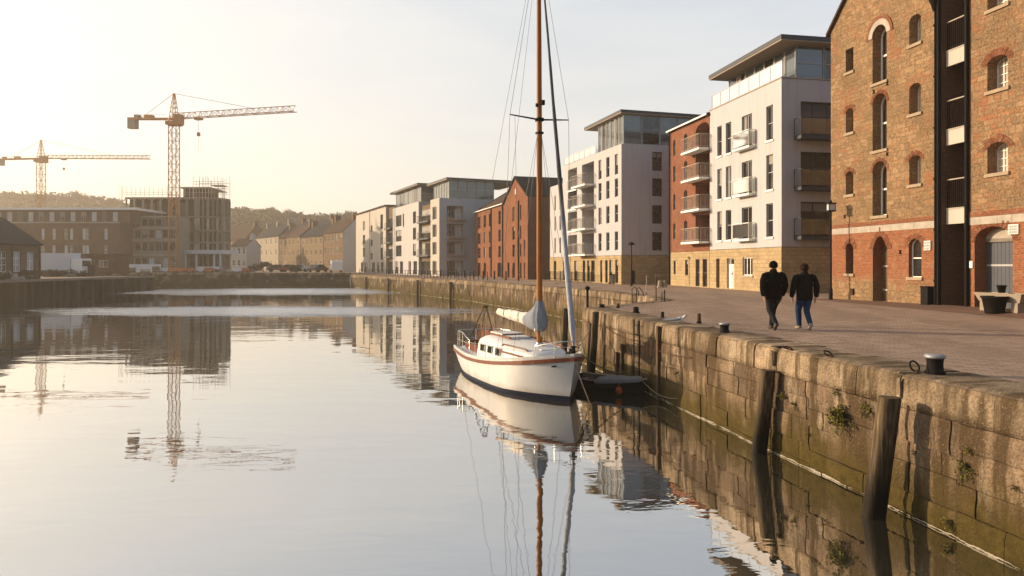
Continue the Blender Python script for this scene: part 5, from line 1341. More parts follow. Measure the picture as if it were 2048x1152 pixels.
# ---- left sheet-pile wall
lw = thing('sheet_pile_wall', 'dark corrugated steel sheet pile wall holding the left quay', 'wall')
s = MB(); y = 40.0; rg = []; k = 0; prof = []
while y < 107.0:
    for dy, dx in ((0, 0), (.42, 0), (.62, -.30), (1.04, -.30), (1.24, 0)):
        prof.append((-55.0 + dx + .30, y + dy))
    y += 1.24
prof = [(x, min(yy, 107.0)) for x, yy in prof]
for (p, q) in zip(prof, prof[1:]): s.poly([(*p, -2.7), (*q, -2.7), (*q, -.22), (*p, -.22)])
s.box(-100, 106.85, -2.7, -54.72, 107.0, -.22)
s.build('sheet_piling', M['sheet'], lw)
s = MB(); s.box(-55.6, 40, -.25, -54.55, 107.05, .03); s.build('capping_beam', M['concrete'], lw)

# ---- hills
sky_px = [(-500, 372), (-100, 388), (0, 394), (100, 398), (180, 404), (235, 414), (330, 424), (450, 424), (540, 430), (600, 437), (660, 441), (740, 440), (900, 462), (1100, 500), (1400, 522), (2200, 526)]
def sk(px):
    for (a, b), (c, d) in zip(sky_px, sky_px[1:]):
        if a <= px <= c: return b + (d - b) * (px - a) / (c - a)
    return 372 if px < 0 else 526
HY_ = 430.0
def hill_z(x, y):
    px = CX + F * x / HY_; zr = hz(sk(px), HY_) - 1.6
    q = max(0.0, min(1.0, (y - 250) / (HY_ - 250))); q = q * q * (3 - 2 * q)
    if y > HY_: q = 1 - .25 * (y - HY_) / 230
    return max(-.5, zr * q + 2.5 * nz((x * .02, y * .02, 0)) * q * 1.6)
s = MB(); nx, ny = 90, 34; vs = [(-556 + 970 * i / nx, 245 + 412 * j / ny) for j in range(ny + 1) for i in range(nx + 1)]
vs = [(x, y, hill_z(x, y) - .3) for x, y in vs]
s.add(vs, [(j * (nx + 1) + i, j * (nx + 1) + i + 1, (j + 1) * (nx + 1) + i + 1, (j + 1) * (nx + 1) + i) for j in range(ny) for i in range(nx)], 0, True)
o = s.build('hills', M['hill']); o['kind'] = 'structure'
# ================================================================= trees, bushes, weeds
def leaf(s, c, r, rr, flat=0.0):
    v = Vector((rr.gauss(0, 1), rr.gauss(0, 1), rr.gauss(0, 1) * (1 - flat))).normalized(); w = v.cross(Vector((rr.gauss(0, 1), rr.gauss(0, 1), rr.gauss(0, 1)))).normalized()
    c = Vector(c); v *= r; w *= r * .55
    s.tone = rr.random(); s.add([c - v, c + w, c + v, c - w], [(0, 1, 2, 3)])
def make_tree(h, w, rr, n=620, leafr=.46, trunk=True, mat='tree'):
    t = thing('hill_tree', '', 'tree')
    k = MB(); k.tube([(0, 0, -.8), (.05, 0, h * .3), (.1, .05, h * .6)], [h * .035, h * .025, h * .012], 6)
    limbs = []
    for i in range(7):
        a = rr.uniform(0, 2 * PI); z = h * rr.uniform(.32, .6); e = Vector((math.cos(a) * w * rr.uniform(.25, .46), math.sin(a) * w * rr.uniform(.25, .46), h * rr.uniform(.55, .92)))
        k.tube([(.08, .03, z), tuple(e * .6 + Vector((0, 0, z * .4))), tuple(e)], [h * .013, h * .009, h * .004], 4); limbs.append(e)
    k.build('trunk', M['bark'], t)
    s = MB(); cl = [(e * .9, rr.uniform(.16, .30) * w) for e in limbs] + [(Vector((rr.uniform(-.3, .3) * w, rr.uniform(-.3, .3) * w, h * rr.uniform(.22, .9))), rr.uniform(.14, .28) * w) for _ in range(11)]
    for i in range(n):
        c, q = rr.choice(cl); v = Vector((rr.gauss(0, 1), rr.gauss(0, 1), rr.gauss(0, .8))); v = v.normalized() * q * rr.random() ** .4
        leaf(s, c + v, leafr * rr.uniform(.6, 1.3), rr)
    s.build('crown', M[mat], t); return t
rt = random.Random(3)
kinds = [make_tree(9, 8, rt), make_tree(7, 8.5, rt), make_tree(10.5, 7, rt), make_tree(6, 6, rt)]
names = ['broad bare-topped tree', 'low spreading tree', 'tall narrow tree', 'small round tree']
used = [0] * 4
spots = [(8, 0), (34, 1), (62, 0), (96, 1), (118, 3), (150, 0), (176, 1), (204, 2), (222, 0), (468, 1), (482, 3), (500, 0), (514, 1), (528, 3), (541, 0), (548, 2), (563, 1), (579, 0), (585, 2), (603, 3), (612, 1), (627, 0), (641, 3), (655, 1), (668, 0), (684, 1), (698, 0), (709, 2)]
lm = ['on the hazy ridge above the long brick building', 'on the hazy skyline above the stone terrace']
for i, (px, k) in enumerate(spots):
    y = HY_ - rt.uniform(0, 18); x = at(px, y); o = kinds[k]; sc = rt.uniform(.42, .80)
    if px < 300: where = 'on the ridge above the long brick building'
    else: where = 'on the skyline above the stone terrace'
    nb = [p for p, q in spots if (p < 300) == (px < 300) and q == k]; j = sorted(nb).index(px) + 1
    ords = ['first', 'second', 'third', 'fourth', 'fifth', 'sixth', 'seventh', 'eighth', 'ninth']
    lab = f'{names[k]} {where}, {ords[j - 1]} from the left'
    if used[k] == 0: o.location = (x, y, hill_z(x, y)); o['label'] = lab; o['group'] = 'trees along the hill skyline'; o.scale = (sc, sc, sc); used[k] = 1
    else: dup(o, (x, y, hill_z(x, y)), rt.uniform(0, 6), lab, 'trees along the hill skyline', (sc, sc, sc))
# woodland on the slopes: one mass
s = MB(); rw_ = random.Random(9)
for i in range(2200):
    px = rw_.choice([rw_.uniform(-60, 250), rw_.uniform(440, 760), rw_.uniform(-60, 760)]); y = rw_.uniform(285, HY_ + 6) if i % 3 else rw_.uniform(HY_ - 10, HY_ + 4); x = at(px, y); z = hill_z(x, y)
    if i % 3 and nz((x * .03, y * .03, 4)) < -.12: continue
    r = rw_.uniform(1.6, 3.6)
    for j in range(12):
        v = Vector((rw_.gauss(0, 1), rw_.gauss(0, 1), rw_.gauss(0, .7))).normalized() * r * rw_.random() ** .4
        leaf(s, Vector((x, y, z + r * .7)) + v, rw_.uniform(.7, 1.3), rw_)
o = s.build('hillside_woodland', M['tree']); tag(o, None, None, None, 'stuff')
# bushes by the far quay
def bush(px, d, w, h, lab, m='hedge', n=500, z=.3):
    t = thing('bush', lab, 'bush', (at(px, d), d, z), 0, 'bushes along the far quay'); s = MB(); k = MB()
    for i in range(6):
        a = rt.uniform(0, 6.28); k.tube([(0, 0, -.1), (math.cos(a) * w * .25, math.sin(a) * w * .25, h * .6)], [.06, .02], 5)
    k.build('stem', M['bark'], t)
    cl = [(rt.uniform(-.38, .38) * w, rt.uniform(-.3, .3) * w, rt.uniform(.25, .72) * h, rt.uniform(.16, .28)) for _ in range(9)]
    for i in range(n):
        c = rt.choice(cl); v = Vector((rt.gauss(0, 1), rt.gauss(0, 1), rt.gauss(0, 1))).normalized() * rt.random() ** .4
        leaf(s, (c[0] + v.x * c[3] * w, c[1] + v.y * c[3] * w, max(.05, c[2] + v.z * c[3] * h)), rt.uniform(.14, .28), rt)
    s.build('foliage', M[m], t)
bush(527, 140, 4.2, 2.6, 'large dark bush on the far quay in front of the cream terraced house')
bush(509, 142, 2.6, 1.8, 'small dark bush left of the large one on the far quay')
bush(592, 133, 2.6, 1.2, 'low dark bush beside the parked cars on the far quay')
bush(105, 99.5, 3.0, 1.1, 'straggly brown bush on the left quay before the white lorry', 'tree', 400, 0)
bush(157, 100.5, 2.4, 1.3, 'straggly brown bush on the left quay near the dark hoarding end', 'tree', 300, 0)
bush(5, 77.5, 2.0, 1.0, 'straggly bush on the left quay edge before the old shed', 'tree', 300, 0)

# weeds rooted in the quay wall joints
def weed(px, py, size, lab, drop=1.0, n=160):
    size *= 1.12; n = int(n * 1.3); r = (px - CX) / F; Y = 7.97 / (r + .195); x = Ex(Y); z = hz(py, Y)
    t = thing('wall_weed', lab, 'plant', (x - .02, Y, z), 0, 'weeds growing from the quay wall'); s = MB(); k = MB(); out = Vector((-1, -.2, 0)).normalized(); al = Vector((-.19, 1, 0)).normalized()
    for i in range(max(5, n // 18)):
        e = out * rt.uniform(.3, .9) * size * .5 + al * rt.uniform(-.9, .9) * size * .6 + Vector((0, 0, rt.uniform(-1.0 * drop, .5) * size)); k.tube([(0.05, 0, 0), tuple(e * .5 + out * size * .15), tuple(e)], [.005, .004, .002], 4)
        for j in range(n // max(5, n // 18)):
            c = e * rt.uniform(.25, 1.05) + Vector((rt.gauss(0, 1), rt.gauss(0, 1), rt.gauss(0, 1))) * size * .10; leaf(s, c, size * rt.uniform(.05, .11), rt)
    k.build('stem', M['bark'], t); s.build('leaves', M['weed'], t)
weed(1567, 792, .16, 'small green weed on the quay wall just right of the far timber pile', .5, 90)
weed(1592, 810, .15, 'small dark weed low on the quay wall, second right of the far timber pile', .6, 90)
weed(1684, 826, .34, 'largest green weed clump on the quay wall between the two timber piles', .9, 420)
weed(1676, 783, .15, 'little weed directly above the largest clump, under the coping', .6, 80)
weed(1738, 818, .20, 'bushy weed on the quay wall just left of the near timber pile', .7, 170)
weed(1712, 852, .12, 'low weed tuft below and right of the largest clump', .4, 70)
weed(1940, 900, .13, 'upper green weed in the wall joint right of the near timber pile', .8, 90)
weed(1933, 930, .19, 'green weed hanging in the wall joint under the front bollard', 1.1, 170)
weed(1832, 905, .09, 'tiny weed beside the near timber pile shadow', .5, 50)
weed(2033, 975, .10, 'tiny weed at the right edge low on the wall', .5, 50)
weed(1900, 1040, .16, 'brown weed tuft just above the waterline right of the near pile', 1.0, 110)
weed(1806, 1028, .13, 'brown weed tuft at the foot of the near timber pile', .6, 90)
weed(1618, 868, .09, 'tiny weed low on the wall between the piles', .5, 50)
weed(1355, 745, .14, 'dark weed on the shaded wall below the gull', .8, 90)
# ================================================================= the yacht
HD_ = (0.407, -0.914); ROT = math.atan2(HD_[1], HD_[0])
yb = thing('sailing_yacht', 'small white wooden-masted sailing yacht moored by the quay, mainsail under cover and jib furled', 'sailing boat', (1.72, 19.0, WATER), ROT)
LB = 7.5
def hb(t):
    if t < .45: return 1.24 * (1 - (1 - t / .45) ** 3.3)
    return 1.24 * (1 - .30 * ((t - .45) / .55) ** 2)
def sheer(t): return .74 + .56 * max(0, 1 - t / .75) ** 1.7 + .06 * max(0, (t - .7) / .3) ** 2
def sect(t, sg):
    zs = sheer(t); h = hb(t); wl = .50 + .46 * min(1, t / .32) if t < .6 else .96 - .20 * ((t - .6) / .4) ** 2
    kz = -.42 if t < .75 else -.42 + .36 * ((t - .75) / .25) ** 1.5
    out = []
    for z in [kz, kz * .55, kz * .18, .0, .09 + .05 * (1 - t), .11 + .05 * (1 - t), .28, .46, .62 * zs / .75 if zs < .9 else .68, zs - .12, zs]:
        if z <= 0.0: g = wl * max(0.02, (z - kz) / (0 - kz) if kz < 0 else 1) ** .55
        else: g = wl + (1 - wl) * min(1, z / zs) ** .75
        rake = .34 * (1 - max(-.6, z) / 1.3) * max(0, 1 - t / .5) ** 2
        st = .35 * max(0, (t - .8) / .2) * (1 - z / zs)          # counter under the stern
        out.append((-LB * t - rake + st, sg * h * g, z))
    return out
TS = [0.0, .012, .03, .055, .085, .12, .17, .23, .30, .38, .46, .55, .64, .73, .82, .90, .96, 1.0]
s = MB()
for sg in (-1, 1):
    rg = [sect(t, sg) for t in TS]; k = len(rg[0]); vs = [p for r in rg for p in r]
    for i in range(len(TS) - 1):
        for j in range(k - 1):
            q = (i * k + j, i * k + j + 1, (i + 1) * k + j + 1, (i + 1) * k + j)
            s.f.append(tuple(len(s.v) + w for w in q)); s.m.append(1 if j < 4 else 0); s.sm.append(True); s.t.append(.5)
    s.v += vs
pa, pb = sect(1.0, -1), sect(1.0, 1); s.poly(pa + pb[::-1], 0)
hull = s.build('hull', [M['gel'], M['navy']], yb)
# mahogany strake below the gunwale, toe rail
for nm, z0, z1, o_, m_ in (('rubbing_strake', -.150, -.045, .022, M['varnish']), ('toe_rail', -.005, .055, .012, M['deck'])):
    s = MB()
    for sg in (-1, 1):
        rg = []
        for t in TS:
            p = sect(max(t, .004), sg); e = p[-1]; h = abs(e[1]); x = e[0]; zs = sheer(t); sl = 0.0
            f0 = h + o_ - .03 * (1 if z0 < -.1 else 0) * (hb(t) * .12); 
            rg.append([(x + (.03 if t < .01 else 0), sg * (h + o_ - .012), zs + z0), (x + (.03 if t < .01 else 0), sg * (h + o_), zs + z1), (x, sg * max(0, h - .06), zs + z1), (x, sg * max(0, h - .06), zs + z0)])
        s.rings(rg, 0, False, True)
    s.build(nm, m_, hull)
s = MB()
rg = [[(p[0] + .02 * 0, y, zz) for (y, zz) in ((-abs(p[1]) + .02, sheer(t) - .03), (-abs(p[1]) * .5, sheer(t) + .005), (0, sheer(t) + .02), (abs(p[1]) * .5, sheer(t) + .005), (abs(p[1]) - .02, sheer(t) - .03))] for t in TS for p in [sect(t, 1)[-1]]]
s.rings(rg[1:], 0, True, False, False); s.build('deck', M['deck'], yb)
# cabin trunk with rounded front and cambered roof
def cab_ring(x, w, zb, zt, tum=.9):
    return [(x, -w, zb), (x, -w * tum - .01, zb + (zt - zb) * .70), (x, -w * tum * .93, zb + (zt - zb) * .90), (x, -w * tum * .72, zt), (x, -w * .35, zt + .035), (x, 0, zt + .05), (x, w * .35, zt + .035), (x, w * tum * .72, zt), (x, w * tum * .93, zb + (zt - zb) * .90), (x, w * tum + .01, zb + (zt - zb) * .70), (x, w, zb)]
ck = [(-1.22, .26, 1.02), (-1.28, .44, 1.13), (-1.45, .60, 1.22), (-1.85, .73, 1.28), (-2.5, .82, 1.31), (-3.3, .87, 1.35), (-4.0, .88, 1.39), (-4.6, .875, 1.41), (-5.1, .86, 1.40), (-5.28, .84, 1.34)]
s = MB(); rg = [cab_ring(x, w, sheer(-x / LB) - .06, zt) for x, w, zt in ck]; s.rings(rg, 0, True, False, False)
s.poly(rg[0]); s.poly(rg[-1][::-1]); cab = s.build('cabin', M['deck'], yb)
for x in (-3.42, -4.06, -4.70):
    for sg in (-1, 1):
        w = .875 * .955; z0, z1 = .95, 1.17
        s = MB(); s.poly([(x - .17, sg * (w + .022), z0), (x + .17, sg * (w + .022), z0), (x + .17, sg * (w + .004), z1), (x - .17, sg * (w + .004), z1)])
        p = s.build('cabin_window', M['glass'], cab)
        s = MB(); 
        c = [(x - .17, z0, .022), (x + .17, z0, .022), (x + .17, z1, .004), (x - .17, z1, .004)]
        for i in range(4):
            a, b = c[i], c[(i + 1) % 4]; s.bar((a[0], sg * (w + a[2] + .004), a[1]), (b[0], sg * (w + b[2] + .004), b[1]), .022, .022)
        s.build('frame', M['chrome'], p)
for sg in (-1, 1):
    s = MB(); s.tube([(-1.75, sg * .60, 1.24), (-1.85, sg * .63, 1.30), (-2.6, sg * .71, 1.32), (-3.2, sg * .75, 1.32), (-3.3, sg * .75, 1.26)], .022, 6); s.build('grab_rail', M['varnish'], cab)
    s = MB(); s.bar((-1.75, sg * .765, 1.09), (-3.2, sg * .86, 1.11), .018, .055); s.build('trim_strip', M['varnish'], cab)
s = MB(); s.box(-4.15, -.33, 1.41, -3.55, .33, 1.48, 0); s.box(-5.2, -.36, 1.45, -4.2, .36, 1.53, 0); s.box(-5.22, -.40, 1.43, -3.5, -.36, 1.49, 1); s.box(-5.22, .36, 1.43, -3.5, .40, 1.49, 1); s.box(-4.2, -.36, 1.44, -4.15, .36, 1.51, 1)
s.build('companion_hatch', [M['deck'], M['varnish']], yb)
s = MB(); s.box(-2.0, -.25, 1.24, -1.55, .25, 1.30, 0); s.box(-2.03, -.28, 1.235, -1.52, .28, 1.262, 1); s.build('fore_hatch', [M['deck'], M['varnish']], yb)
# cockpit coaming
s = MB()
for sg in (-1, 1): s.bar((-5.25, sg * .78, .92), (-6.9, sg * .62, .94), .04, .26)
s.bar((-6.9, -.62, .94), (-6.9, .62, .94), .04, .26); s.build('coaming', M['varnish'], yb)
s = MB(); s.box(-6.85, -.56, .80, -5.3, -.2, .84); s.box(-6.85, .2, .80, -5.3, .56, .84); s.box(-6.9, -.2, .795, -5.3, .2, .80, 1); s.build('cockpit_seat', [M['deck'], M['dinghy_in']], yb)
# mast, spreaders, rig
MX = -2.2
s = MB(); s.tube([(MX, 0, 1.22), (MX, 0, 2.2), (MX, 0, 6), (MX - .03, 0, 10.5), (MX - .06, 0, 13.9)], [.088, .088, .086, .076, .055], 14); mast = s.build('mast', M['mast'], yb)
s = MB(); s.lathe([(.15, 1.30), (.16, 1.34), (.12, 1.38), (.105, 1.43)], (MX, 0, 0), 16); s.build('mast_collar', M['chrome'], mast)
s = MB(); s.tube([(MX + .07, .03, 1.62), (MX + .09, .03, 2.1)], .04, 8); s.lathe([(.06, 1.78), (.075, 1.82), (.05, 1.9)], (MX + .02, -.12, 0), 10); s.build('winch', M['chrome'], mast)
s = MB(); s.tube([(MX + .02, -.98, 8.19), (MX, 0, 8.12), (MX + .02, .98, 8.19)], [.018, .03, .018], 8); s.build('spreader', M['iron'], mast)
s = MB(); s.obox((MX, 0, 8.12), (.10, 0, 0), (0, .10, 0), (0, 0, .05)); s.obox((MX + .10, .06, 8.62), (.05, 0, 0), (0, .05, 0), (0, 0, .07)); s.obox((MX, -.09, 8.55), (.03, 0, 0), (0, .03, 0), (0, 0, .05)); s.obox((MX, 0, 7.72), (.095, 0, 0), (0, .095, 0), (0, 0, .03)); s.build('mast_fitting', M['iron'], mast)
def stay(a, b, r=.006, nm='shroud', m=None):
    s = MB(); s.tube([a, b], r, 5); return s.build(nm, m or M['wire'], yb)
dk = lambda x: sheer(-x / LB)
for sg in (-1, 1):
    stay((MX - .15, sg * 1.17, dk(MX)), (MX + .02, sg * .98, 8.19), .007); stay((MX + .02, sg * .98, 8.19), (MX - .06, sg * .04, 13.4), .007)
    stay((MX + .45, sg * 1.08, dk(MX + .4)), (MX, sg * .06, 7.7), .006); stay((MX - .65, sg * 1.18, dk(MX - .6)), (MX, sg * .06, 7.7), .006)
    stay((-LB + .15, sg * .62, dk(-7.3) + .02), (MX - .1, sg * .03, 13.6), .006, 'backstay')
stay((MX + .12, -.05, 1.5), (MX + .06, -.05, 8.6), .005, 'halyard', M['rope']); stay((MX - .55, -.42, 1.45), (MX - .02, -.80, 8.17), .005, 'halyard', M['rope'])
s = MB()
fb, ft = Vector((-.10, 0, 1.55)), Vector((MX + .04, 0, 13.4))
pts, rad = [], []
for i in range(25):
    q = i / 24; p = fb + (ft - fb) * q; p.x += .05 * math.sin(q * 19) * .12; pts.append(p)
    rad.append((.030 if q < .02 else .088 - .058 * min(1, q / .8)) * (1 + .08 * math.sin(i * 2.1)))
s.tube(pts, rad, 10); s.build('furled_jib', M['jib'], yb)
s = MB(); s.lathe([(.04, 1.36), (.10, 1.38), (.10, 1.40), (.05, 1.41), (.05, 1.50), (.09, 1.51), (.09, 1.53), (.03, 1.56)], (-.10, 0, 0), 14); s.tube([(-.08, 0, 1.26), (-.10, 0, 1.4)], .02, 6); s.build('furling_drum', M['iron'], yb)
# boom and stowed sail
BZ = 2.0
s = MB(); s.tube([(MX - .1, 0, BZ), (-5.5, 0, BZ + .12)], .055, 10); boom = s.build('boom', M['mast'], yb)
rg = []
for i in range(27):
    q = i / 26; x = MX - .12 - (5.32 - .0 + MX + .0) * q * 1.0; z = BZ + .12 * q
    r = (.225 - .115 * q) * (1 + .05 * math.sin(i * 1.9) + .03 * math.sin(i * 4.3)); 
    if i in (0, 26): r *= .6
    rg.append([(x + .02 * math.sin(3 * t_ + i), r * .72 * math.cos(t_) * (1 + .10 * math.sin(5 * t_ + i * .4) + .05 * math.sin(9 * t_ + i)), z + .05 + r * 1.05 * math.sin(t_) * (1 + .08 * math.sin(4 * t_ + i * .5))) for t_ in [2 * PI * j / 14 for j in range(14)]])
s = MB(); s.rings(rg, 0, True); s.build('stowed_mainsail', M['sail'], boom)
for x in (-2.9, -3.5, -4.1, -4.7):
    s = MB(); q = (MX - .12 - x) / 3.1; rr_ = .215 - .105 * q
    s.tube([(x, rr_ * .75 * math.cos(a), BZ + .12 * q + .05 + rr_ * 1.08 * math.sin(a)) for a in [2 * PI * j / 12 for j in range(13)]], .007, 5, caps=False); s.build('sail_tie', M['rope'], boom)
rg = []
for z, r, fx in ((1.80, .15, .05), (1.84, .23, .26), (1.93, .28, .50), (2.06, .29, .62), (2.18, .27, .58), (2.30, .235, .38), (2.42, .20, .18), (2.56, .155, .05), (2.68, .115, 0)):
    rg.append([(MX - fx * .9 * max(0, -math.cos(t_)) * 1.6 + r * .95 * math.cos(t_) * (1 + .09 * math.sin(7 * t_ + z * 4) + .06 * math.sin(3 * t_ + z * 9)), r * .80 * math.sin(t_) * (1 + .12 * math.sin(7 * t_ + z * 3)), z + .03 * math.sin(3 * t_) + .02 * math.sin(7 * t_)) for t_ in [2 * PI * j / 36 for j in range(36)]])
s = MB(); s.rings(rg, 0, True); s.build('mast_cover', M['cover'], boom)
s = MB()
for y in (-.12, 0, .12): s.tube([(-4.85, 0, BZ + .05), (-5.35, y, 1.5)], .012, 5)
s.tube([(-4.6, 0, BZ), (-4.9, -.3, 1.45)], .010, 5); s.tube([(-4.6, 0, BZ), (-4.9, .3, 1.45)], .010, 5); s.build('mainsheet', M['rope'], boom)
# boom gallows at the stern, pushpit and pulpit rails
s = MB()
for sg in (-1, 1): s.tube([(-6.95, sg * .60, .80), (-6.6, sg * .05, 2.25)], .020, 6)
s.tube([(-6.05, -.5, .85), (-6.55, 0, 2.18)], .014, 6); s.obox((-6.6, 0, 2.27), (.06, 0, 0), (0, .10, 0), (0, 0, .03)); s.build('boom_gallows', M['timber'], yb)
s = MB(); path = [(-5.6, -.98), (-6.4, -.92), (-7.1, -.84), (-7.42, -.66), (-7.48, 0), (-7.42, .66), (-7.1, .84), (-6.4, .92), (-5.6, .98)]
s.tube([(-5.5, -1.0, .80), (-5.55, -.98, 1.20)] + [(x, y, 1.40) for x, y in path[1:-1]] + [(-5.55, .98, 1.20), (-5.5, 1.0, .80)], .016, 6)
s.tube([(x, y, 1.10) for x, y in path], .010, 5)
for x, y in path[1:-1]: s.tube([(x, y, .76), (x, y, 1.40)], .013, 6)
s.build('pushpit_rail', M['chrome'], yb)
s = MB(); s.tube([(-1.0, -.80, 1.10), (-.9, -.76, 1.50), (-.30, -.30, 1.66), (-.05, 0, 1.68), (-.30, .30, 1.66), (-.9, .76, 1.50), (-1.0, .80, 1.10)], .014, 6)
for x, y, z in ((-.42, -.42, 1.63), (-.42, .42, 1.63)): s.tube([(x, y, 1.20), (x, y, z)], .012, 6)
s.build('pulpit_rail', M['chrome'], yb)
for sg in (-1, 1):
    s = MB(); s.tube([(-.95, sg * .78, 1.30), (-5.5, sg * 1.0, 1.15)], .005, 4)
    for x in (-2.3, -3.6, -4.6): s.tube([(x, sg * (hb(-x / LB) - .06), dk(x) - .02), (x, sg * (hb(-x / LB) - .06), 1.28)], .010, 5)
    s.build('lifeline', M['chrome'], yb)
s = MB(); s.box(-.38, -.10, 1.29, -.18, .10, 1.36); s.box(-.30, -.03, 1.36, -.26, .03, 1.46); s.build('bow_cleat', M['iron'], yb)
for sg in (-1, 1):
    s = MB(); t_ = .045; p = sect(t_, sg)[-2]; q = sect(t_ + .02, sg)[-2]
    c = (Vector(p) + Vector(q)) / 2 + Vector((.02, sg * .012, -.14)); d = (Vector(q) - Vector(p)).normalized(); s.obox(c, d * .07, Vector((d.y, -d.x, 0)) * .012, Vector((0, 0, .022))); s.build('hawse_fitting', M['iron'], hull)
s = MB(); s.ball((-.32, .95, .62), .10, 10, 0, 1, 1, 1.9); s.build('tiny', M['gel'], yb) if 0 else None
# tiller and rudder head
s = MB(); s.tube([(-7.35, 0, 1.0), (-6.9, 0, 1.12), (-6.2, .05, 1.16)], [.03, .028, .02], 6); s.build('tiller', M['varnish'], yb)
def wv(x, y, z): 
    c, s_ = math.cos(ROT), math.sin(ROT); return Vector((1.72 + c * x - s_ * y, 19.0 + s_ * x + c * y, WATER + z))
def rope(name, label, a, b, sag, r=.014, n=14, group='mooring lines of the yacht'):
    a, b = Vector(a), Vector(b); pts = [a + (b - a) * i / n - Vector((0, 0, sag * 4 * (i / n) * (1 - i / n))) for i in range(n + 1)]
    s = MB(); s.tube(pts, r, 6); o = s.build(name, M['rope']); return tag(o, label, 'rope', group)
# ================================================================= dinghy
dg = thing('rowing_dinghy', 'small dark rowing dinghy half under grey canvas between yacht and quay wall', 'rowing boat', (2.92, 21.1, WATER), math.atan2(-1.55, 1.9))
Ld, Bd = 2.55, .60
def dsec(t, sg):       # t 0 bow (local +x) .. 1 stern
    h = Bd * (1 - (1 - min(1, t / .58)) ** 1.75) * (1 - .18 * max(0, (t - .5) / .5)); zs = .29 + .15 * (1 - t) ** 2 + .05 * t ** 3
    return [(Ld / 2 - Ld * t - .12 * (1 - t) * (1 - k), sg * h * g, z) for z, g, k in ((-.10, .05, 0), (-.04, .6, .1), (.08, .84, .3), (.18, .95, .6), (zs, 1.0, 1))]
ts = [i / 14 for i in range(15)]; s = MB()
for sg in (-1, 1):
    rg = [dsec(t, sg) for t in ts]; s.rings(rg, 0, True, False, False)
    rg = [[(p[0], p[1] * .92, p[2] + (.02 if i < 4 else -.01)) for i, p in enumerate(dsec(t, sg))] for t in ts]; s.rings(rg, 1, True, False, False)
s.poly(dsec(1, -1) + dsec(1, 1)[::-1]); dh = s.build('hull', [M['dinghy'], M['dinghy_in']], dg)
s = MB()
for sg in (-1, 1): s.tube([Vector(dsec(t, sg)[-1]) + Vector((0, 0, .01)) for t in ts], .026, 6)
s.build('gunwale', M['sill'], dh)
s = MB()
for x in (-.95, -.1): s.box(x - .12, -.48, .20, x + .12, .48, .23)
s.build('thwart', M['timber'], dg)
s = MB(); rg = []
for i in range(11):
    t = .05 + .50 * i / 10; p = dsec(t, 1)[-1]; h = p[1] + .03
    rg.append([(p[0], -h, p[2] - .06), (p[0], -h, p[2] + .03), (p[0], -h * .5, p[2] + .07 + .02 * math.sin(i * 2)), (p[0], 0, p[2] + .09 + .015 * math.sin(i)), (p[0], h * .5, p[2] + .07 - .02 * math.sin(i * 1.7)), (p[0], h, p[2] + .03), (p[0], h, p[2] - .06)])
s.rings(rg, 0, True, False, False); s.build('canvas_cover', M['canvas'], dg)
s = MB(); fx, fy = at(1238, 20.0), 20.0; s.ball((0, 0, 0), .10, 12, 0, 1, 1, 1.15); s.tube([(0, 0, .13), (0, 0, .20)], .02, 6); o = s.build('fender_buoy', M['buoy'], None, (fx, fy, WATER + .17)); tag(o, 'orange fender buoy hanging against the dark dinghy', 'fender')
rope('mooring_rope', 'rope from the yacht bow down to the covered dinghy', wv(-.35, .42, 1.24), (3.25, 20.75, WATER + .55), .10, .020)
rope('mooring_rope', 'rope running from the bow of the yacht straight down into the water', wv(-.1, .05, 1.05), (2.15, 18.75, WATER - .1), .02, .014)
rope('mooring_rope', 'slack rope from the dinghy to the foot of the quay wall', (3.75, 20.4, WATER + .45), (4.45, 18.3, WATER + .30), .22, .016)
rope('mooring_rope', 'slack rope from the yacht side up to the quay corner', wv(-2.9, 1.2, .80), (3.15, 25.3, .05), .30, .012)
# ================================================================= piles, ladder, bollards
def pile(top, bot, r, label, n=10, sq=.9):
    top, bot = Vector(top), Vector(bot); t = thing('timber_pile', label, 'mooring pile', tuple(bot), 0, 'timber piles along the quay wall'); s = MB(); d = top - bot; rg = []
    for i in range(15):
        q = i / 14; c = d * q; rr_ = r * (1.04 - .10 * q); vs = []
        for j in range(16):
            a = 2 * PI * j / 16 + .4; k = (abs(math.cos(a)) ** 4 + abs(math.sin(a)) ** 4) ** -.25 * .93 * (1 + .06 * nz((math.cos(a) * 2, math.sin(a) * 2, q * 5 + r)) + .03 * nz((math.cos(a) * 7, math.sin(a) * 7, q * 3)))
            vs.append(tuple(c + Vector((math.cos(a) * rr_ * k, math.sin(a) * rr_ * k * sq, (.02 * nz((math.cos(a) * 3, math.sin(a) * 3, 1)) if i == 14 else 0)))))
        rg.append(vs)
    s.rings(rg, 0, True); s.build('post', M['pile'], t); return t
p1 = pile((5.07, 13.85, -.42), (4.90, 14.15, -3.0), .150, 'far one of two leaning timber piles before the near quay wall')
p2 = pile((5.55, 10.28, -.28), (5.33, 10.55, -3.0), .158, 'near one of two leaning timber piles, with an iron bracket, before the near quay wall')
s = MB(); s.tube([(.27, .10, 1.0), (.37, -.02, 2.62)], .028, 8); s.build('rusty_pipe', M['rust'], p2)
s = MB(); s.box(.06, -.18, 1.62, .30, -.12, 1.70); s.box(.06, -.18, 1.58, .10, -.10, 1.74); s.build('iron_bracket', M['rust'], p2)
s = MB(); s.tube([(.16, .06, .6), (.26, -.06, 2.45)], .022, 8); s.build('rusty_pipe', M['rust'], p1)
pile((2.93, 24.45, .02), (2.74, 24.6, -3.0), .13, 'dark pile leaning on the wall behind the yacht bow, near the quay corner')
pile((2.13, 27.6, -.05), (1.98, 27.5, -3.0), .13, 'dark free standing pile beyond the quay corner, right of the yacht mast')
pile((2.92, 25.9, -.5), (2.80, 25.9, -3.0), .09, 'thin broken pile stub between the two dark piles at the quay corner')
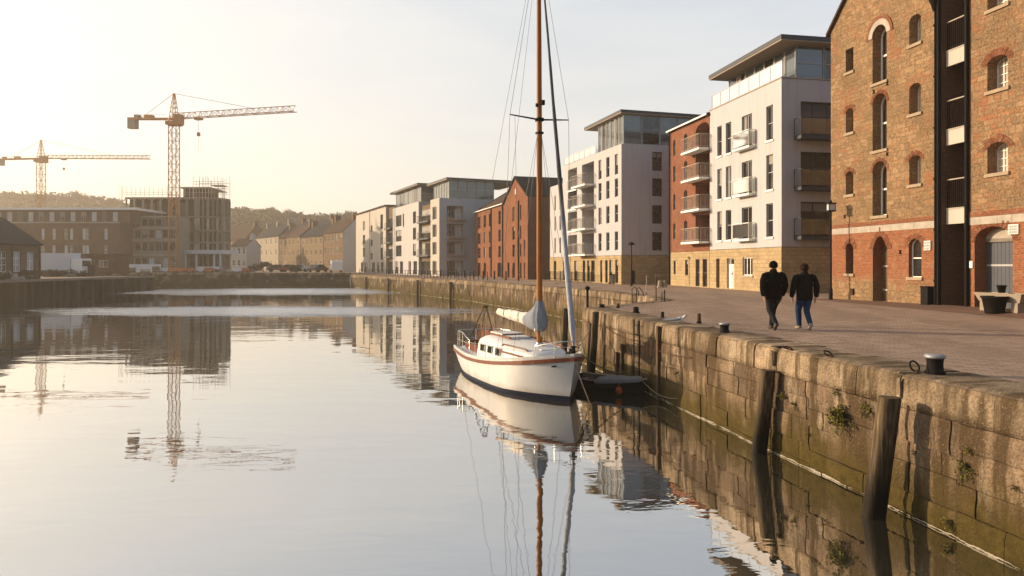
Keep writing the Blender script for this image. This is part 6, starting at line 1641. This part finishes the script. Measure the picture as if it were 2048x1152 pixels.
# recessed notches in the coping behind the piles
for Y, lab in ((14.02, 'stone slot plate in the coping above the far leaning pile'), (10.62, 'stone slot plate in the coping above the near leaning pile')):
    x = Ex(Y); s = MB(); s.obox((x - .03, Y, -.20), (.012, 0, 0), (-.008, .035, 0), (0, 0, .15)); s.obox((x + .08, Y, .03), (.12, -.02, 0), (-.008, .035, 0), (0, 0, .012)); o = s.build('slot_plate', M['coping']); tag(o, lab, 'slot plate', 'slot plates on the coping')
def ladder(Y, lab, top=.35, hoop=True):
    x = Ex(Y) - .10; t = thing('quay_ladder', lab, 'ladder', (x, Y, 0), math.atan2(1, -.195) - PI / 2, None)
    for y in (-.22, .22):
        s = MB(); s.tube([(.0, y, -2.6), (.0, y, .0)] + ([(0, y, top), (.12, y, top + .12), (.35, y, top + .12), (.45, y, top), (.45, y, 0)] if hoop else []), .022, 6); s.build('stringer', M['iron'], t)
    for z in [-2.4 + .28 * i for i in range(9)]:
        s = MB(); s.tube([(0, -.22, z), (0, .22, z)], .014, 6); s.build('rung', M['iron'], t)
ladder(21.1, 'dark iron ladder set in the wall behind the dinghy', .35, False)
s = MB(); pts = []
for i in range(15): a = -.3 + (PI + .9) * i / 14; pts.append((-.06 - .05 * math.sin(a), .26 * math.cos(a), .28 * math.sin(a)))
s.tube(pts, .014, 6); o = s.build('mooring_hoop', M['rust'], None, (Ex(21.75) - .05, 21.75, -1.05), .19); tag(o, 'rusty iron hoop on the wall beside the quay ladder', 'mooring ring')
for Y, z0, z1, lab in ((19.62, -2.5, -.05, 'dark timber rubbing strip on the wall right of the quay ladder'), (22.5, -1.7, -.9, 'short dark rubbing strip on the wall left of the quay ladder'), (23.0, -2.3, -1.2, 'short low rubbing strip on the wall near the yacht bow')):
    s = MB(); x = Ex(Y) - .05; s.obox((x, Y, (z0 + z1) / 2), (.04, .01, 0), (-.012, .06, 0), (0, 0, (z1 - z0) / 2)); o = s.build('rubbing_strip', M['timber']); tag(o, lab, 'timber strip', 'rubbing strips on the quay wall')
def chain(name, lab, a, b, sag):
    s = MB(); a, b = Vector(a), Vector(b); n = 40
    for i in range(n):
        q = i / n; p = a + (b - a) * q - Vector((0, 0, sag * 4 * q * (1 - q))); q2 = (i + 1.5) / n; p2_ = a + (b - a) * q2 - Vector((0, 0, sag * 4 * q2 * (1 - q2)))
        s.bar(p, p2_, .022, .010, 0, (0, 0, 1) if i % 2 else (1, .2, 0))
    o = s.build(name, M['rust']); return tag(o, lab, 'chain', 'chains along the near quay wall')
chain('wall_chain', 'rusty chain looped along the wall from the corner to the ladder', (Ex(24.3) - .06, 24.3, -.42), (Ex(21.1) - .06, 21.1, -.62), .12)
chain('wall_chain', 'rusty chain looped along the wall right of the ladder', (Ex(20.9) - .06, 20.9, -.62), (Ex(17.6) - .06, 17.6, -.66), .10)
# bollards
def bollard(loc, r, h, label, m='iron', cap=True):
    t = thing('mooring_bollard', label, 'bollard', loc, 0, 'mooring bollards on the quay edge'); s = MB()
    s.lathe([(r * 1.12, -.02), (r * 1.12, .02), (r * .92, .05), (r * .86, h * .45), (r * .90, h * .72), (r * 1.0, h * .82)], (0, 0, 0), 24); s.build('base', M[m], t)
    s = MB(); s.lathe([(r * 1.0, h * .815), (r * 1.14, h * .86), (r * 1.16, h * .94), (r * 1.08, h), (r * .5, h + .01)], (0, 0, 0), 24); s.build('cap', M['worn' if cap else m], t); return t
bollard((*ground(1870, 749), .02), .128, .28, 'large black iron bollard with worn pale cap in the right foreground')
bollard((*ground(1449, 667), .02), .115, .235, 'black iron bollard with worn cap left of the walking people')
def post(loc, w, h, label, m, top=None):
    t = thing('mooring_post', label, 'post', loc, R.uniform(-.3, .3), 'short mooring posts on the quay edge'); s = MB(); s.lathe([(w, 0), (w * 1.02, h * .1), (w * .92, h * .8), (w * .95, h * .9), (w * .6, h)], (0, 0, 0), 12)
    s.build('shaft', M[m], t); s = MB(); s.lathe([(w * 1.3, -.01), (w * 1.3, .03), (w * 1.02, .04)], (0, 0, 0), 12); s.build('base_plate', M['iron'], t); return t
post((*ground(1398, 647), .02), .055, .27, 'slim rusty post between the gull and the worn-capped bollard', 'rust')
post((*ground(1325, 637), .02), .05, .19, 'short dark post just left of the sitting gull', 'iron')
post((*ground(1272, 627), .02), .10, .21, 'thick dark post, third short post from the yacht forestay', 'iron')
post((*ground(1236, 616), .02), .065, .16, 'low rusty post, second short post from the yacht forestay', 'rust')
bollard((*ground(1204, 616), .02), .11, .12, 'low flat mooring bollard nearest the quay corner', 'iron', False)
# rings on the coping
def ring(px, py, r, label, tilt):
    x, y = ground(px, py); t = thing('mooring_ring', label, 'mooring ring', (x, y, .03), R.uniform(0, 3), 'iron mooring rings on the coping'); s = MB()
    s.tube([(r * math.cos(a), r * math.sin(a) * math.cos(tilt), .012 + (r + r * math.sin(a)) * math.sin(tilt)) for a in [2 * PI * i / 16 for i in range(17)]], .014, 6, caps=False); s.build('ring', M['iron'], t)
    s = MB(); s.lathe([(.05, -.01), (.05, .012), (.025, .03), (.005, .04)], (0, -r * math.cos(tilt), 0), 10); s.build('eye_bolt', M['rust'], t)
ring(1575, 701, .075, 'iron ring lying on the coping above the far leaning pile', .15)
ring(1656, 716, .07, 'iron ring tilted up on the coping left of the front bollard', .6)
ring(1829, 748, .085, 'iron ring standing up on the coping beside the front bollard', 1.1)
# gull
gx_, gy_ = ground(1352, 649)
g = thing('gull', 'grey backed gull with white head resting on the coping', 'bird', (gx_, gy_, .03), -.2)
rg = []
for x, z, rx, rz in ((-.30, .055, .01, .008), (-.22, .06, .03, .022), (-.12, .075, .065, .055), (0, .085, .085, .075), (.10, .10, .078, .078), (.17, .13, .055, .06), (.205, .165, .042, .046), (.225, .20, .045, .045), (.25, .215, .036, .036), (.275, .213, .02, .022), (.285, .21, .008, .01)):
    rg.append([(x, rx * math.cos(a), z + rz * math.sin(a)) for a in [2 * PI * j / 12 for j in range(12)]])
s = MB(); s.rings(rg, 0, True); s.build('body', M['gull_white'], g)
for sg in (-1, 1):
    rg = [[(x, sg * (y0 + .012), z0), (x, sg * (y0 + .022), z0 + .03), (x, sg * (y0 - .02), z0 + .065), (x, sg * max(0, y0 - .06), z0 + .075), (x, sg * max(0, y0 - .06), z0 + .06)] for x, y0, z0 in ((-.36, .012, .05), (-.24, .035, .06), (-.12, .07, .075), (0, .085, .085), (.09, .075, .095), (.14, .05, .12))]
    s = MB(); s.rings(rg, 0, True); s.build('wing', M['gull_grey'], g)
    s = MB(); s.ball((.258, sg * .031, .225), .007, 6); s.build('eye', M['black'], g)
    s = MB(); s.tube([(.02, sg * .03, -.005), (.0, sg * .03, .04)], .006, 5); s.box(.0, sg * .03 - .02, -.012, .06, sg * .03 + .02, -.004); s.build('leg', M['beak'], g)
s = MB(); s.tube([(.28, 0, .212), (.31, 0, .209), (.332, 0, .200)], [.012, .009, .003], 8); s.build('beak', M['beak'], g)
# inlet rails and marker posts
t = thing('inlet_handrail', 'bent iron handrail at the head of the inlet', 'handrail', (*ground(1264, 606), 0))
for x, h in ((0, .62), (.20, .60)):
    s = MB(); s.tube([(x, 0, -.6), (x, 0, h), (x + .12, 0, h + .08), (x + .28, 0, h - .12), (x + .30, 0, h - .30)], .02, 6); s.build('rail', M['iron'], t)
s = MB(); s.tube([(0, 0, .35), (.20, 0, .35)], .016, 6); s.build('crossbar', M['iron'], t)
def mark(px, py, h, r, lab, m='pale_band', arm=.0):
    t = thing('marker_post', lab, 'post', (*ground(px, py), 0), 0, 'thin posts by the inlet'); s = MB(); s.tube([(0, 0, -.05), (0, 0, h)], r, 8); s.build('shaft', M[m], t)
    s = MB(); s.obox((arm * .5, 0, h), (.04 + arm * .5, 0, 0), (0, .02, 0), (0, 0, .025)); s.build('head', M['pale_band'], t); s = MB(); s.lathe([(r * 2, 0), (r * 2, .03), (r, .05)], (0, 0, 0), 8); s.build('base_plate', M['iron'], t)
mark(1293, 587, 1.03, .028, 'sunlit thin post with small arm, beyond the inlet', 'pale_band', .10)
mark(1312, 603, 1.18, .028, 'thin tall post with small arm at the inlet corner', 'rust', .08)
mark(1324, 602, .40, .022, 'left of two short dark posts close together by the inlet', 'iron')
mark(1329, 603, .52, .028, 'right of two short dark posts close together by the inlet', 'iron')
def cornerpost(px, py, h, lab):
    x, y = ground(px, py); t = thing('quay_post', lab, 'post', (x, y, 0), 0, None); s = MB(); s.tube([(0, 0, -.9), (0, 0, h)], .05, 8); s.build('shaft', M['iron'], t); s = MB(); s.ball((0, 0, h), .11, 8, 0, 1, 1, .8); s.build('cap', M['iron'], t)
cornerpost(1175, 612, .72, 'dark post with round cap standing at the quay corner')
# slim lamp on the quay
def lamp(px, d, top, lab, kind):
    t = thing('street_lamp', lab, 'street lamp', (at(px, d), d, 0), 0, None); h = hz(top, d)
    s = MB(); s.lathe([(.09, 0), (.09, .5), (.055, .6), (.045, h - .25)], (0, 0, 0), 10); s.build('pole', M['iron'], t)
    if kind:
        s = MB(); s.tube([(0, 0, h - .3), (0, 0, h - .1)], .06, 8); s.lathe([(.05, h - .16), (.26, h - .10), (.22, h - .02), (.06, h + .08)], (0, 0, 0), 12); s.bar((-.28, 0, h - .12), (.28, 0, h - .12), .06, .05); s.build('lamp_head', M['iron'], t)
    else:
        s = MB(); s.obox((0, 0, h - .38), (.17, 0, 0), (0, .17, 0), (0, 0, .03)); s.obox((0, 0, h - .02), (.19, 0, 0), (0, .19, 0), (0, 0, .03)); s.bar((0, 0, h), (0, 0, h + .12), .08)
        for x in (-.15, .15):
            for y in (-.15, .15): s.bar((x, y, h - .38), (x, y, h - .02), .025)
        ln = s.build('lantern', M['iron'], t); s = MB(); s.obox((0, 0, h - .2), (.13, 0, 0), (0, .13, 0), (0, 0, .15)); s.build('lantern_glass', M['glass_pale'], ln)
lamp(1263, 55.0, 486, 'slim dark street lamp before the shaded wall of the broad white block', 1)
lamp(1661.5, 33.0, 406, 'square lantern on a tall post at the near corner between white block and stone warehouse', 0)
# planters, bin, little things by the warehouse
def zg(u, d): return .006 + .17 * max(0, min(1, u / 20))
P_ = pt(wh, W(2042) + .15, -.75)
t = thing('stone_planter', 'pale stone trough planter outside the blue-grey warehouse door', 'planter', (P_[0], P_[1], .10), math.atan2(WHd.y, WHd.x))
for q in (-.625, .625): s = MB(); s.box(q - .125, -.28, 0, q + .125, .28, .319); s.build('foot', M['planter'], t)
s = MB(); s.add([(-.8, -.26, .32), (.8, -.26, .32), (.8, .26, .32), (-.8, .26, .32), (-.95, -.34, .62), (.95, -.34, .62), (.95, .34, .62), (-.95, .34, .62), (-.85, -.26, .62), (.85, -.26, .62), (.85, .26, .62), (-.85, .26, .62), (-.8, -.22, .5), (.8, -.22, .5), (.8, .22, .5), (-.8, .22, .5)],
    [(3, 2, 1, 0), (0, 1, 5, 4), (1, 2, 6, 5), (2, 3, 7, 6), (3, 0, 4, 7), (4, 5, 9, 8), (5, 6, 10, 9), (6, 7, 11, 10), (7, 4, 8, 11), (8, 9, 13, 12), (9, 10, 14, 13), (10, 11, 15, 14), (11, 8, 12, 15), (12, 13, 14, 15)]); s.build('trough', M['planter'], t)
P2_ = pt(wh, W(2044) + .25, -1.3)
t = thing('plant_tub', 'black tub standing in front of the pale stone trough', 'planter', (P2_[0], P2_[1], .05), 0)
s = MB(); s.lathe([(.27, 0), (.36, .50), (.40, .52), (.40, .58), (.34, .58), (.32, .50)], (0, 0, 0), 20); s.build('tub', M['iron'], t); s = MB(); s.lathe([(.33, .49), (.2, .52), (.01, .53)], (0, 0, 0), 16); s.build('soil', M['joint'], t)
P3_ = pt(wh, W(2042), -.75)
t = thing('flower_pot', 'small dark pot standing on the stone trough', 'plant pot', (P3_[0], P3_[1], .72), 0); s = MB(); s.lathe([(.10, 0), (.14, .22), (.155, .22), (.155, .26), (.12, .26)], (0, 0, 0), 14); s.build('pot', M['iron'], t); s = MB(); s.lathe([(.125, .22), (.01, .23)], (0, 0, 0), 12); s.build('soil', M['joint'], t)
P4_ = pt(wh, W(1861), -.16)
t = thing('floor_bin', 'black box bin against the warehouse foot beside the iron post', 'bin', (P4_[0], P4_[1], .05), math.atan2(WHd.y, WHd.x)); s = MB(); s.box(-.19, -.13, 0, .19, .13, .72); s.build('bin_body', M['iron'], t); s = MB(); s.box(-.21, -.15, .722, .21, .13, .77); s.build('lid', M['black'], t)
t = thing('vent_box', 'small dark vent box low on the warehouse between the left windows', 'vent', (*pt(wh, W(1706), -.035), .28), math.atan2(WHd.y, WHd.x)); s = MB(); s.box(-.10, -.03, 0, .10, .03, .28); s.build('box', M['iron'], t)
for j in range(4): s = MB(); s.box(-.09, -.042, .03 + .06 * j, .09, -.031, .055 + .06 * j); s.build('slat', M['rust'], t)
# small stones/bollards before the brick block
for px, lab in ((1320, 'left of two sunlit stone blocks by the brick block corner'), (1329, 'right of two sunlit stone blocks by the brick block corner')):
    x, y = ground(px, 575); t = thing('stone_bollard', lab, 'bollard', (x, y, 0), 0, 'stone blocks by the brick block'); s = MB(); s.lathe([(.17, 0), (.16, .42), (.13, .50), (.02, .52)], (0, 0, 0), 8, 0, False); s.build('shaft', M['planter'], t); s = MB(); s.box(-.2, -.2, 0, .2, .2, .08); s.build('plinth', M['pale_band'], t)
# far bank bits: fence rail in front of the apartment blocks, bins, posts
fn = thing('quay_railing', 'long low railing with thin posts in front of the far apartment blocks', 'railing')
a, b = Vector((-2.6, 74.0)), Vector((-26.5, 121.5)); n = 46
r_ = MB()
for z in (.45, .9): r_.bar((a.x, a.y, z), (b.x, b.y, z), .05)
r_.build('rail', M['iron'], fn)
for i in range(n + 1):
    p = a.lerp(b, i / n); s = MB(); s.bar((p.x, p.y, 0), (p.x, p.y, .95), .07); s.build('post', M['iron'], fn)
bins = [(1145, 60.5 + 13, .5, 1.0, 'frame_white', 'pale wheelie bin by the stone base of the broad white block'), (1207, 66.5, .75, 1.15, 'iron', 'large dark bin by the stone base of the broad white block'), (1240, 61.2, .35, .8, 'planter', 'low stone box at the corner of the broad white block')]
for px, d, w, h, m, lab in bins:
    x = at(px, d); t = thing('wheelie_bin', lab, 'bin', (x - .7, d, 0), -.3, 'bins before the broad white block'); s = MB(); s.add([(-w / 2, -.3, .08), (w / 2, -.3, .08), (w / 2, .3, .08), (-w / 2, .3, .08), (-w * .58, -.36, h), (w * .58, -.36, h), (w * .58, .36, h), (-w * .58, .36, h)], [(0, 1, 5, 4), (1, 2, 6, 5), (2, 3, 7, 6), (3, 0, 4, 7), (3, 2, 1, 0), (4, 5, 6, 7)]); s.build('bin_body', M[m], t)
    s = MB(); s.box(-w * .6, -.40, h + .004, w * .6, .38, h + .07); s.build('lid', M['iron'], t)
    for y in (-.2, .2): s = MB(); s.tube([(-w * .5, y - .03, .1), (-w * .5, y + .03, .1)], .1, 10); s.build('wheel', M['tyre'], t)
fp = thing('garden_railing', 'low black railing before the ground floor windows of the broad white block', 'railing')
q0, q1 = B.far + B.u * B.up(1106), B.far + B.u * B.up(1200); nrm = Vector((B.u.y, -B.u.x)); q0 += nrm * .9; q1 += nrm * .9
r_ = MB(); 
for z in (.25, .95): r_.bar((q0.x, q0.y, z), (q1.x, q1.y, z), .04)
n = 60
for i in range(n + 1): p = q0.lerp(q1, i / n); r_.bar((p.x, p.y, .1), (p.x, p.y, .95), .022)
r_.build('rail', M['iron'], fp)
for i in range(9): p = q0.lerp(q1, i / 8); s = MB(); s.bar((p.x, p.y, 0), (p.x, p.y, 1.05), .06); s.build('post', M['iron'], fp)
for i in range(9):
    p = Vector((1.9, 73.5)).lerp(Vector((-9.0, 100.5)), i / 8); t = thing('street_bollard', f'small dark bollard before the brick gabled warehouse, number {i + 1} from the right' if 0 else ('small dark bollard before the brick gabled warehouse'), 'bollard', (p.x - 1.2, p.y, 0), 0, 'bollards before the brick gabled warehouse')
    s = MB(); s.lathe([(.09, 0), (.08, .8), (.11, .84), (.09, .95), (.02, 1.0)], (0, 0, 0), 8); s.build('shaft', M['iron'], t)

# ================================================================= the two walkers
def person(label, loc, rot, H, jm, tm, hm, sm, hair_long, sw):
    k = H / 1.75; t = thing('person', label, 'person', loc, rot, 'two people walking away along the quay'); t.scale = (k, k, k)
    V, E, RR = [], [], []
    def v(p, r, par=None):
        V.append(p); RR.append(r if hasattr(r, '__len__') else (r, r))
        if par is not None: E.append((par, len(V) - 1))
        return len(V) - 1
    pel = v((0, 0, .95), (.135, .10)); sp = v((0, -.01, 1.12), (.13, .095), pel); ch = v((0, -.01, 1.32), (.15, .105), sp); nk = v((0, .0, 1.47), .058, ch)
    hd0 = v((0, .015, 1.555), (.068, .075), nk); hd1 = v((0, .02, 1.64), (.077, .092), hd0); hd2 = v((0, .012, 1.715), (.055, .065), hd1)
    v((0, .118, 1.610), .010, hd1)
    for sg in (-1, 1): v((sg * .082, .0, 1.63), (.008, .02), hd1)
    legs = {}
    for sg in (-1, 1):
        sh = v((sg * .18, -.01, 1.405), .062, ch); sy = sw * sg
        el = v((sg * .285, -.035 + .02 * sy, 1.13), .047, sh); wr = v((sg * .275, .03 + .09 * sy, .885), .030, el); pm = v((sg * .268, .045 + .10 * sy, .825), (.018, .038), wr)
        for i, (dy, ln) in enumerate(((-.030, .062), (-.010, .075), (.011, .070), (.030, .055))):
            a = v((sg * .264, .047 + .10 * sy + dy, .775), .0095, pm); b = v((sg * .255, .050 + .10 * sy + dy, .775 - ln * .55), .0088, a); v((sg * .240, .052 + .10 * sy + dy, .775 - ln), .0078, b)
        a = v((sg * .255, .085 + .10 * sy, .815), .0105, pm); v((sg * .245, .098 + .10 * sy, .775), .009, a)
        hp_ = v((sg * .09, 0, .90), .085, pel); fwd = sg * sw
        if fwd > 0: kn, an, to = (sg * .075, .20, .51), (sg * .045, .22, .095), (sg * .05, .36, .035)
        else: kn, an, to = (sg * .075, .05, .50), (sg * .045, -.24, .165), (sg * .045, -.17, .04)
        q = v(kn, .055, hp_); q2 = v(an, .038, q); v(to, (.035, .022), q2); legs[sg] = (kn, an, to)
    me = bpy.data.meshes.new('body'); me.from_pydata(V, E, []); me.materials.append(M['skin'])
    o = bpy.data.objects.new('body', me); COL.objects.link(o); o.parent = t
    o.modifiers.new('skin', 'SKIN'); 
    for i, r in enumerate(RR): me.skin_vertices[0].data[i].radius = r
    me.skin_vertices[0].data[0].use_root = True
    ss = o.modifiers.new('smooth', 'SUBSURF'); ss.levels = ss.render_levels = 1
    el = lambda c, rx, ry, n=18, tw=0: [(c[0] + rx * math.cos(a) * (1 + .025 * math.sin(3 * a + c[2] * 17 + tw)), c[1] + ry * math.sin(a) * (1 + .03 * math.sin(4 * a + c[2] * 23)), c[2] + .006 * math.sin(5 * a)) for a in [2 * PI * i / n for i in range(n)]]
    s = MB(); s.rings([el((0, 0, z), rx, ry) for z, rx, ry in ((.775, .18, .14), (.79, .205, .155), (.90, .212, .16), (1.02, .205, .155), (1.14, .208, .155), (1.26, .222, .158), (1.36, .228, .15), (1.425, .195, .13), (1.465, .125, .112), (1.49, .085, .098), (1.535, .076, .09), (1.545, .065, .078))], 0, True)
    jk = s.build('jacket', jm, t)
    for sg in (-1, 1):
        sy = sw * sg; P = [(sg * .150, -.01, 1.40), (sg * .225, -.012, 1.375), (sg * .275, -.025, 1.26), (sg * .300, -.035 + .02 * sy, 1.13), (sg * .298, .0 + .05 * sy, 1.0), (sg * .285, .03 + .09 * sy, .885), (sg * .281, .034 + .092 * sy, .865)]
        s = MB(); s.tube(P, [.082, .090, .082, .076, .070, .058, .046], 12); s.build('sleeve', jm, jk)
    for sg in (-1, 1):
        kn, an, to = legs[sg]; s = MB(); P = [(sg * .085, 0, .93), (sg * .088, .01, .80), tuple(Vector((sg * .088, 0, .90)).lerp(Vector(kn), .6)), kn, tuple(Vector(kn).lerp(Vector(an), .5)), (an[0], an[1], an[2] + .01), (an[0], an[1] + .005, an[2] - .03)]
        s.tube(P, [.115, .118, .098, .080, .070, .062, .058], 12); s.build('trouser_leg', tm, t)
        d = (Vector(to) - Vector(an)); s = MB(); fl = sg * sw > 0
        if fl: rg = [el((an[0], an[1] + y, z), rx, rz, 10) for y, z, rx, rz in ()]
        a0 = Vector((an[0], an[1], an[2])); back = Vector((0, -.075, -.045)) if fl else Vector((0, -.02, -.07)) * 0 + Vector((0, -.055, .035))
        pts = [a0 + Vector((0, -.01, .02)), a0 + Vector((0, -.045, -.035)) if fl else a0 + Vector((0, -.05, -.01)), a0.lerp(Vector(to), .45) + Vector((0, 0, -.012)), Vector(to) + Vector((0, -.02, .004)), Vector(to) + d.normalized() * .05 + Vector((0, .01, .004))]
        s.tube(pts, [.052, .055, .052, .045, .022], 12, sq=.85); s.build('shoe', sm, t)
    # hair cap: back and top of the head
    s = MB(); rg = []
    low = -.62 if not hair_long else -1.15
    for i in range(9):
        ph = PI / 2 - (PI / 2 - low) * i / 8; ring_ = []
        for j in range(20):
            a = 2 * PI * j / 20; fr_ = max(0, math.sin(a)); lim = .35 * fr_ + low * (1 - fr_); p2 = max(ph, lim)
            q = 1.0 + .05 * math.sin(7 * a + i) * (i / 8); ring_.append((.103 * q * math.cos(p2) * math.cos(a), .004 + .120 * q * math.cos(p2) * math.sin(a), 1.640 + .120 * math.sin(p2) * (1.0 if p2 > 0 else 1.0)))
        rg.append(ring_)
    s.rings(rg, 0, True); s.build('hair', hm, t)
    s = MB()
    for sg in (-1, 1): s.ball((sg * .030, .100, 1.645), .010, 6)
    s.bar((-.022, .102, 1.575), (.022, .102, 1.575), .008); s.build('face_features', M['hair'], t)
    return t
x, y = ground(1547, 660); person('person in a black jacket and dark trousers walking away, the left and taller of two', (x, y, .004), .06, 1.76, M['jacket'], M['trouser'], M['hair'], M['shoe'], False, 1)
x, y = ground(1609, 660); person('person in a black jacket and blue jeans walking away, right beside another walker', (x, y, .004), .03, 1.70, M['jacket_brown'], M['jeans'], M['hair2'], M['shoe_pale'], True, -1)
# ================================================================= light, air, camera
SUN_AZ, SUN_EL = math.radians(-74.0), math.radians(14.5)      # azimuth from +Y toward +X
w = bpy.data.worlds.new('World'); SC.world = w; w.use_nodes = True
nt = w.node_tree; bg = nt.nodes['Background']
sky = nt.nodes.new('ShaderNodeTexSky'); sky.sky_type = 'NISHITA'; sky.sun_disc = False
sky.sun_elevation = SUN_EL; sky.sun_rotation = SUN_AZ; sky.altitude = 0; sky.air_density = 1.0; sky.dust_density = 4.0; sky.ozone_density = 1.0
# a thin veil of high cloud over the clear sky, warmer and brighter toward the low sun
def wn(t, **k):
    n = nt.nodes.new(t)
    for a, b in k.items(): setattr(n, a, b)
    return n
tc = wn('ShaderNodeTexCoord'); mp = wn('ShaderNodeMapping'); mp.inputs['Scale'].default_value = (1.0, 1.6, 5.0); mp.inputs['Rotation'].default_value = (0, .12, .3)
nt.links.new(tc.outputs['Generated'], mp.inputs[0])
no = wn('ShaderNodeTexNoise'); no.inputs['Scale'].default_value = 1.6; no.inputs['Detail'].default_value = 7; no.inputs['Roughness'].default_value = .55; no.inputs['Distortion'].default_value = .4
nt.links.new(mp.outputs[0], no.inputs['Vector'])
cr = wn('ShaderNodeValToRGB'); cr.color_ramp.elements[0].position = .34; cr.color_ramp.elements[0].color = (.60, .60, .60, 1); cr.color_ramp.elements[1].position = .68; cr.color_ramp.elements[1].color = (.86, .86, .86, 1)
nt.links.new(no.outputs['Fac'], cr.inputs[0])
dt = wn('ShaderNodeVectorMath', operation='DOT_PRODUCT'); nt.links.new(tc.outputs['Generated'], dt.inputs[0]); dt.inputs[1].default_value = (math.sin(SUN_AZ), math.cos(SUN_AZ), 0)
gr = wn('ShaderNodeValToRGB'); e = gr.color_ramp.elements; e[0].position = .0; e[0].color = (*VEIL_FAR, 1); e[1].position = 1.0; e[1].color = (*VEIL_SUN, 1)
mr = wn('ShaderNodeMapRange'); mr.inputs[1].default_value = -.6; mr.inputs[2].default_value = 1.0; nt.links.new(dt.outputs['Value'], mr.inputs[0]); nt.links.new(mr.outputs[0], gr.inputs[0])
sz = wn('ShaderNodeSeparateXYZ'); nt.links.new(tc.outputs['Generated'], sz.inputs[0])
lo = wn('ShaderNodeMapRange'); lo.inputs[1].default_value = .0; lo.inputs[2].default_value = .45; lo.inputs[3].default_value = 1.0; lo.inputs[4].default_value = 0.0; nt.links.new(sz.outputs[2], lo.inputs[0])
wm = wn('ShaderNodeMix', data_type='RGBA'); nt.links.new(lo.outputs[0], wm.inputs[0]); nt.links.new(gr.outputs[0], wm.inputs[6])
wl_ = wn('ShaderNodeMix', data_type='RGBA', blend_type='MULTIPLY'); wl_.inputs[0].default_value = 1; nt.links.new(gr.outputs[0], wl_.inputs[6]); wl_.inputs[7].default_value = (1.10, 1.0, .90, 1); nt.links.new(wl_.outputs[2], wm.inputs[7])
mxs = wn('ShaderNodeMix', data_type='RGBA'); 
fe = wn('ShaderNodeMapRange'); fe.inputs[1].default_value = .32; fe.inputs[2].default_value = .85; fe.inputs[3].default_value = 1.0; fe.inputs[4].default_value = .30; nt.links.new(sz.outputs[2], fe.inputs[0])
fm_ = wn('ShaderNodeMath', operation='MULTIPLY'); 
by = wn('ShaderNodeMapRange'); by.inputs[1].default_value = -.35; by.inputs[2].default_value = .45; by.inputs[3].default_value = BACK; by.inputs[4].default_value = 1.0; nt.links.new(sz.outputs[1], by.inputs[0])
bm_ = wn('ShaderNodeMath', operation='MULTIPLY'); nt.links.new(cr.outputs[0], bm_.inputs[0]); nt.links.new(by.outputs[0], bm_.inputs[1]); nt.links.new(bm_.outputs[0], fm_.inputs[0]); nt.links.new(fe.outputs[0], fm_.inputs[1]); nt.links.new(fm_.outputs[0], mxs.inputs[0]); nt.links.new(sky.outputs[0], mxs.inputs[6]); nt.links.new(wm.outputs[2], mxs.inputs[7])
nt.links.new(mxs.outputs[2], bg.inputs[0]); bg.inputs[1].default_value = 0.15
sd = bpy.data.lights.new('sun', 'SUN'); sd.energy = SUN; sd.angle = math.radians(0.6); sd.color = (1.0, .78, .54)
so_ = bpy.data.objects.new('sun', sd); COL.objects.link(so_)
S = Vector((math.sin(SUN_AZ) * math.cos(SUN_EL), math.cos(SUN_AZ) * math.cos(SUN_EL), math.sin(SUN_EL)))
so_.rotation_euler = S.to_track_quat('Z', 'Y').to_euler(); so_.location = (0, 0, 60)
if HAZE > 0:
    s = MB(); s.box(-565, -65, -5.6, 425, 665, 62); o = s.build('haze', M['joint']); o['kind'] = 'stuff'
    m = bpy.data.materials.new('thin_evening_haze'); m.use_nodes = True; t = m.node_tree; t.nodes.remove(t.nodes['Principled BSDF'])
    pv = t.nodes.new('ShaderNodeVolumePrincipled'); pv.inputs['Color'].default_value = (1.0, .89, .74, 1); pv.inputs['Density'].default_value = HAZE; pv.inputs['Anisotropy'].default_value = .45
    t.links.new(pv.outputs[0], t.nodes['Material Output'].inputs['Volume']); o.data.materials[0] = m
cd = bpy.data.cameras.new('camera'); cam = bpy.data.objects.new('camera', cd); COL.objects.link(cam); SC.camera = cam
cam.location = (0, 0, CZ); cam.rotation_euler = (PI / 2, 0, 0); cd.sensor_width = 36; cd.lens = 36 * F / 2048; cd.shift_y = -(576 - HY) / 2048; cd.clip_end = 3000; cd.clip_start = .05
vs_ = SC.view_settings; vs_.view_transform = 'Standard'; vs_.look = 'None'; vs_.gamma = 1; vs_.use_curve_mapping = False; vs_.exposure = EXPO
SC.render.engine = 'CYCLES'; cy = SC.cycles
cy.max_bounces = 8; cy.volume_bounces = 1; cy.transparent_max_bounces = 12; cy.glossy_bounces = 4; cy.diffuse_bounces = 3
cy.caustics_reflective = False; cy.caustics_refractive = False; cy.use_denoising = True; cy.sample_clamp_indirect = 8
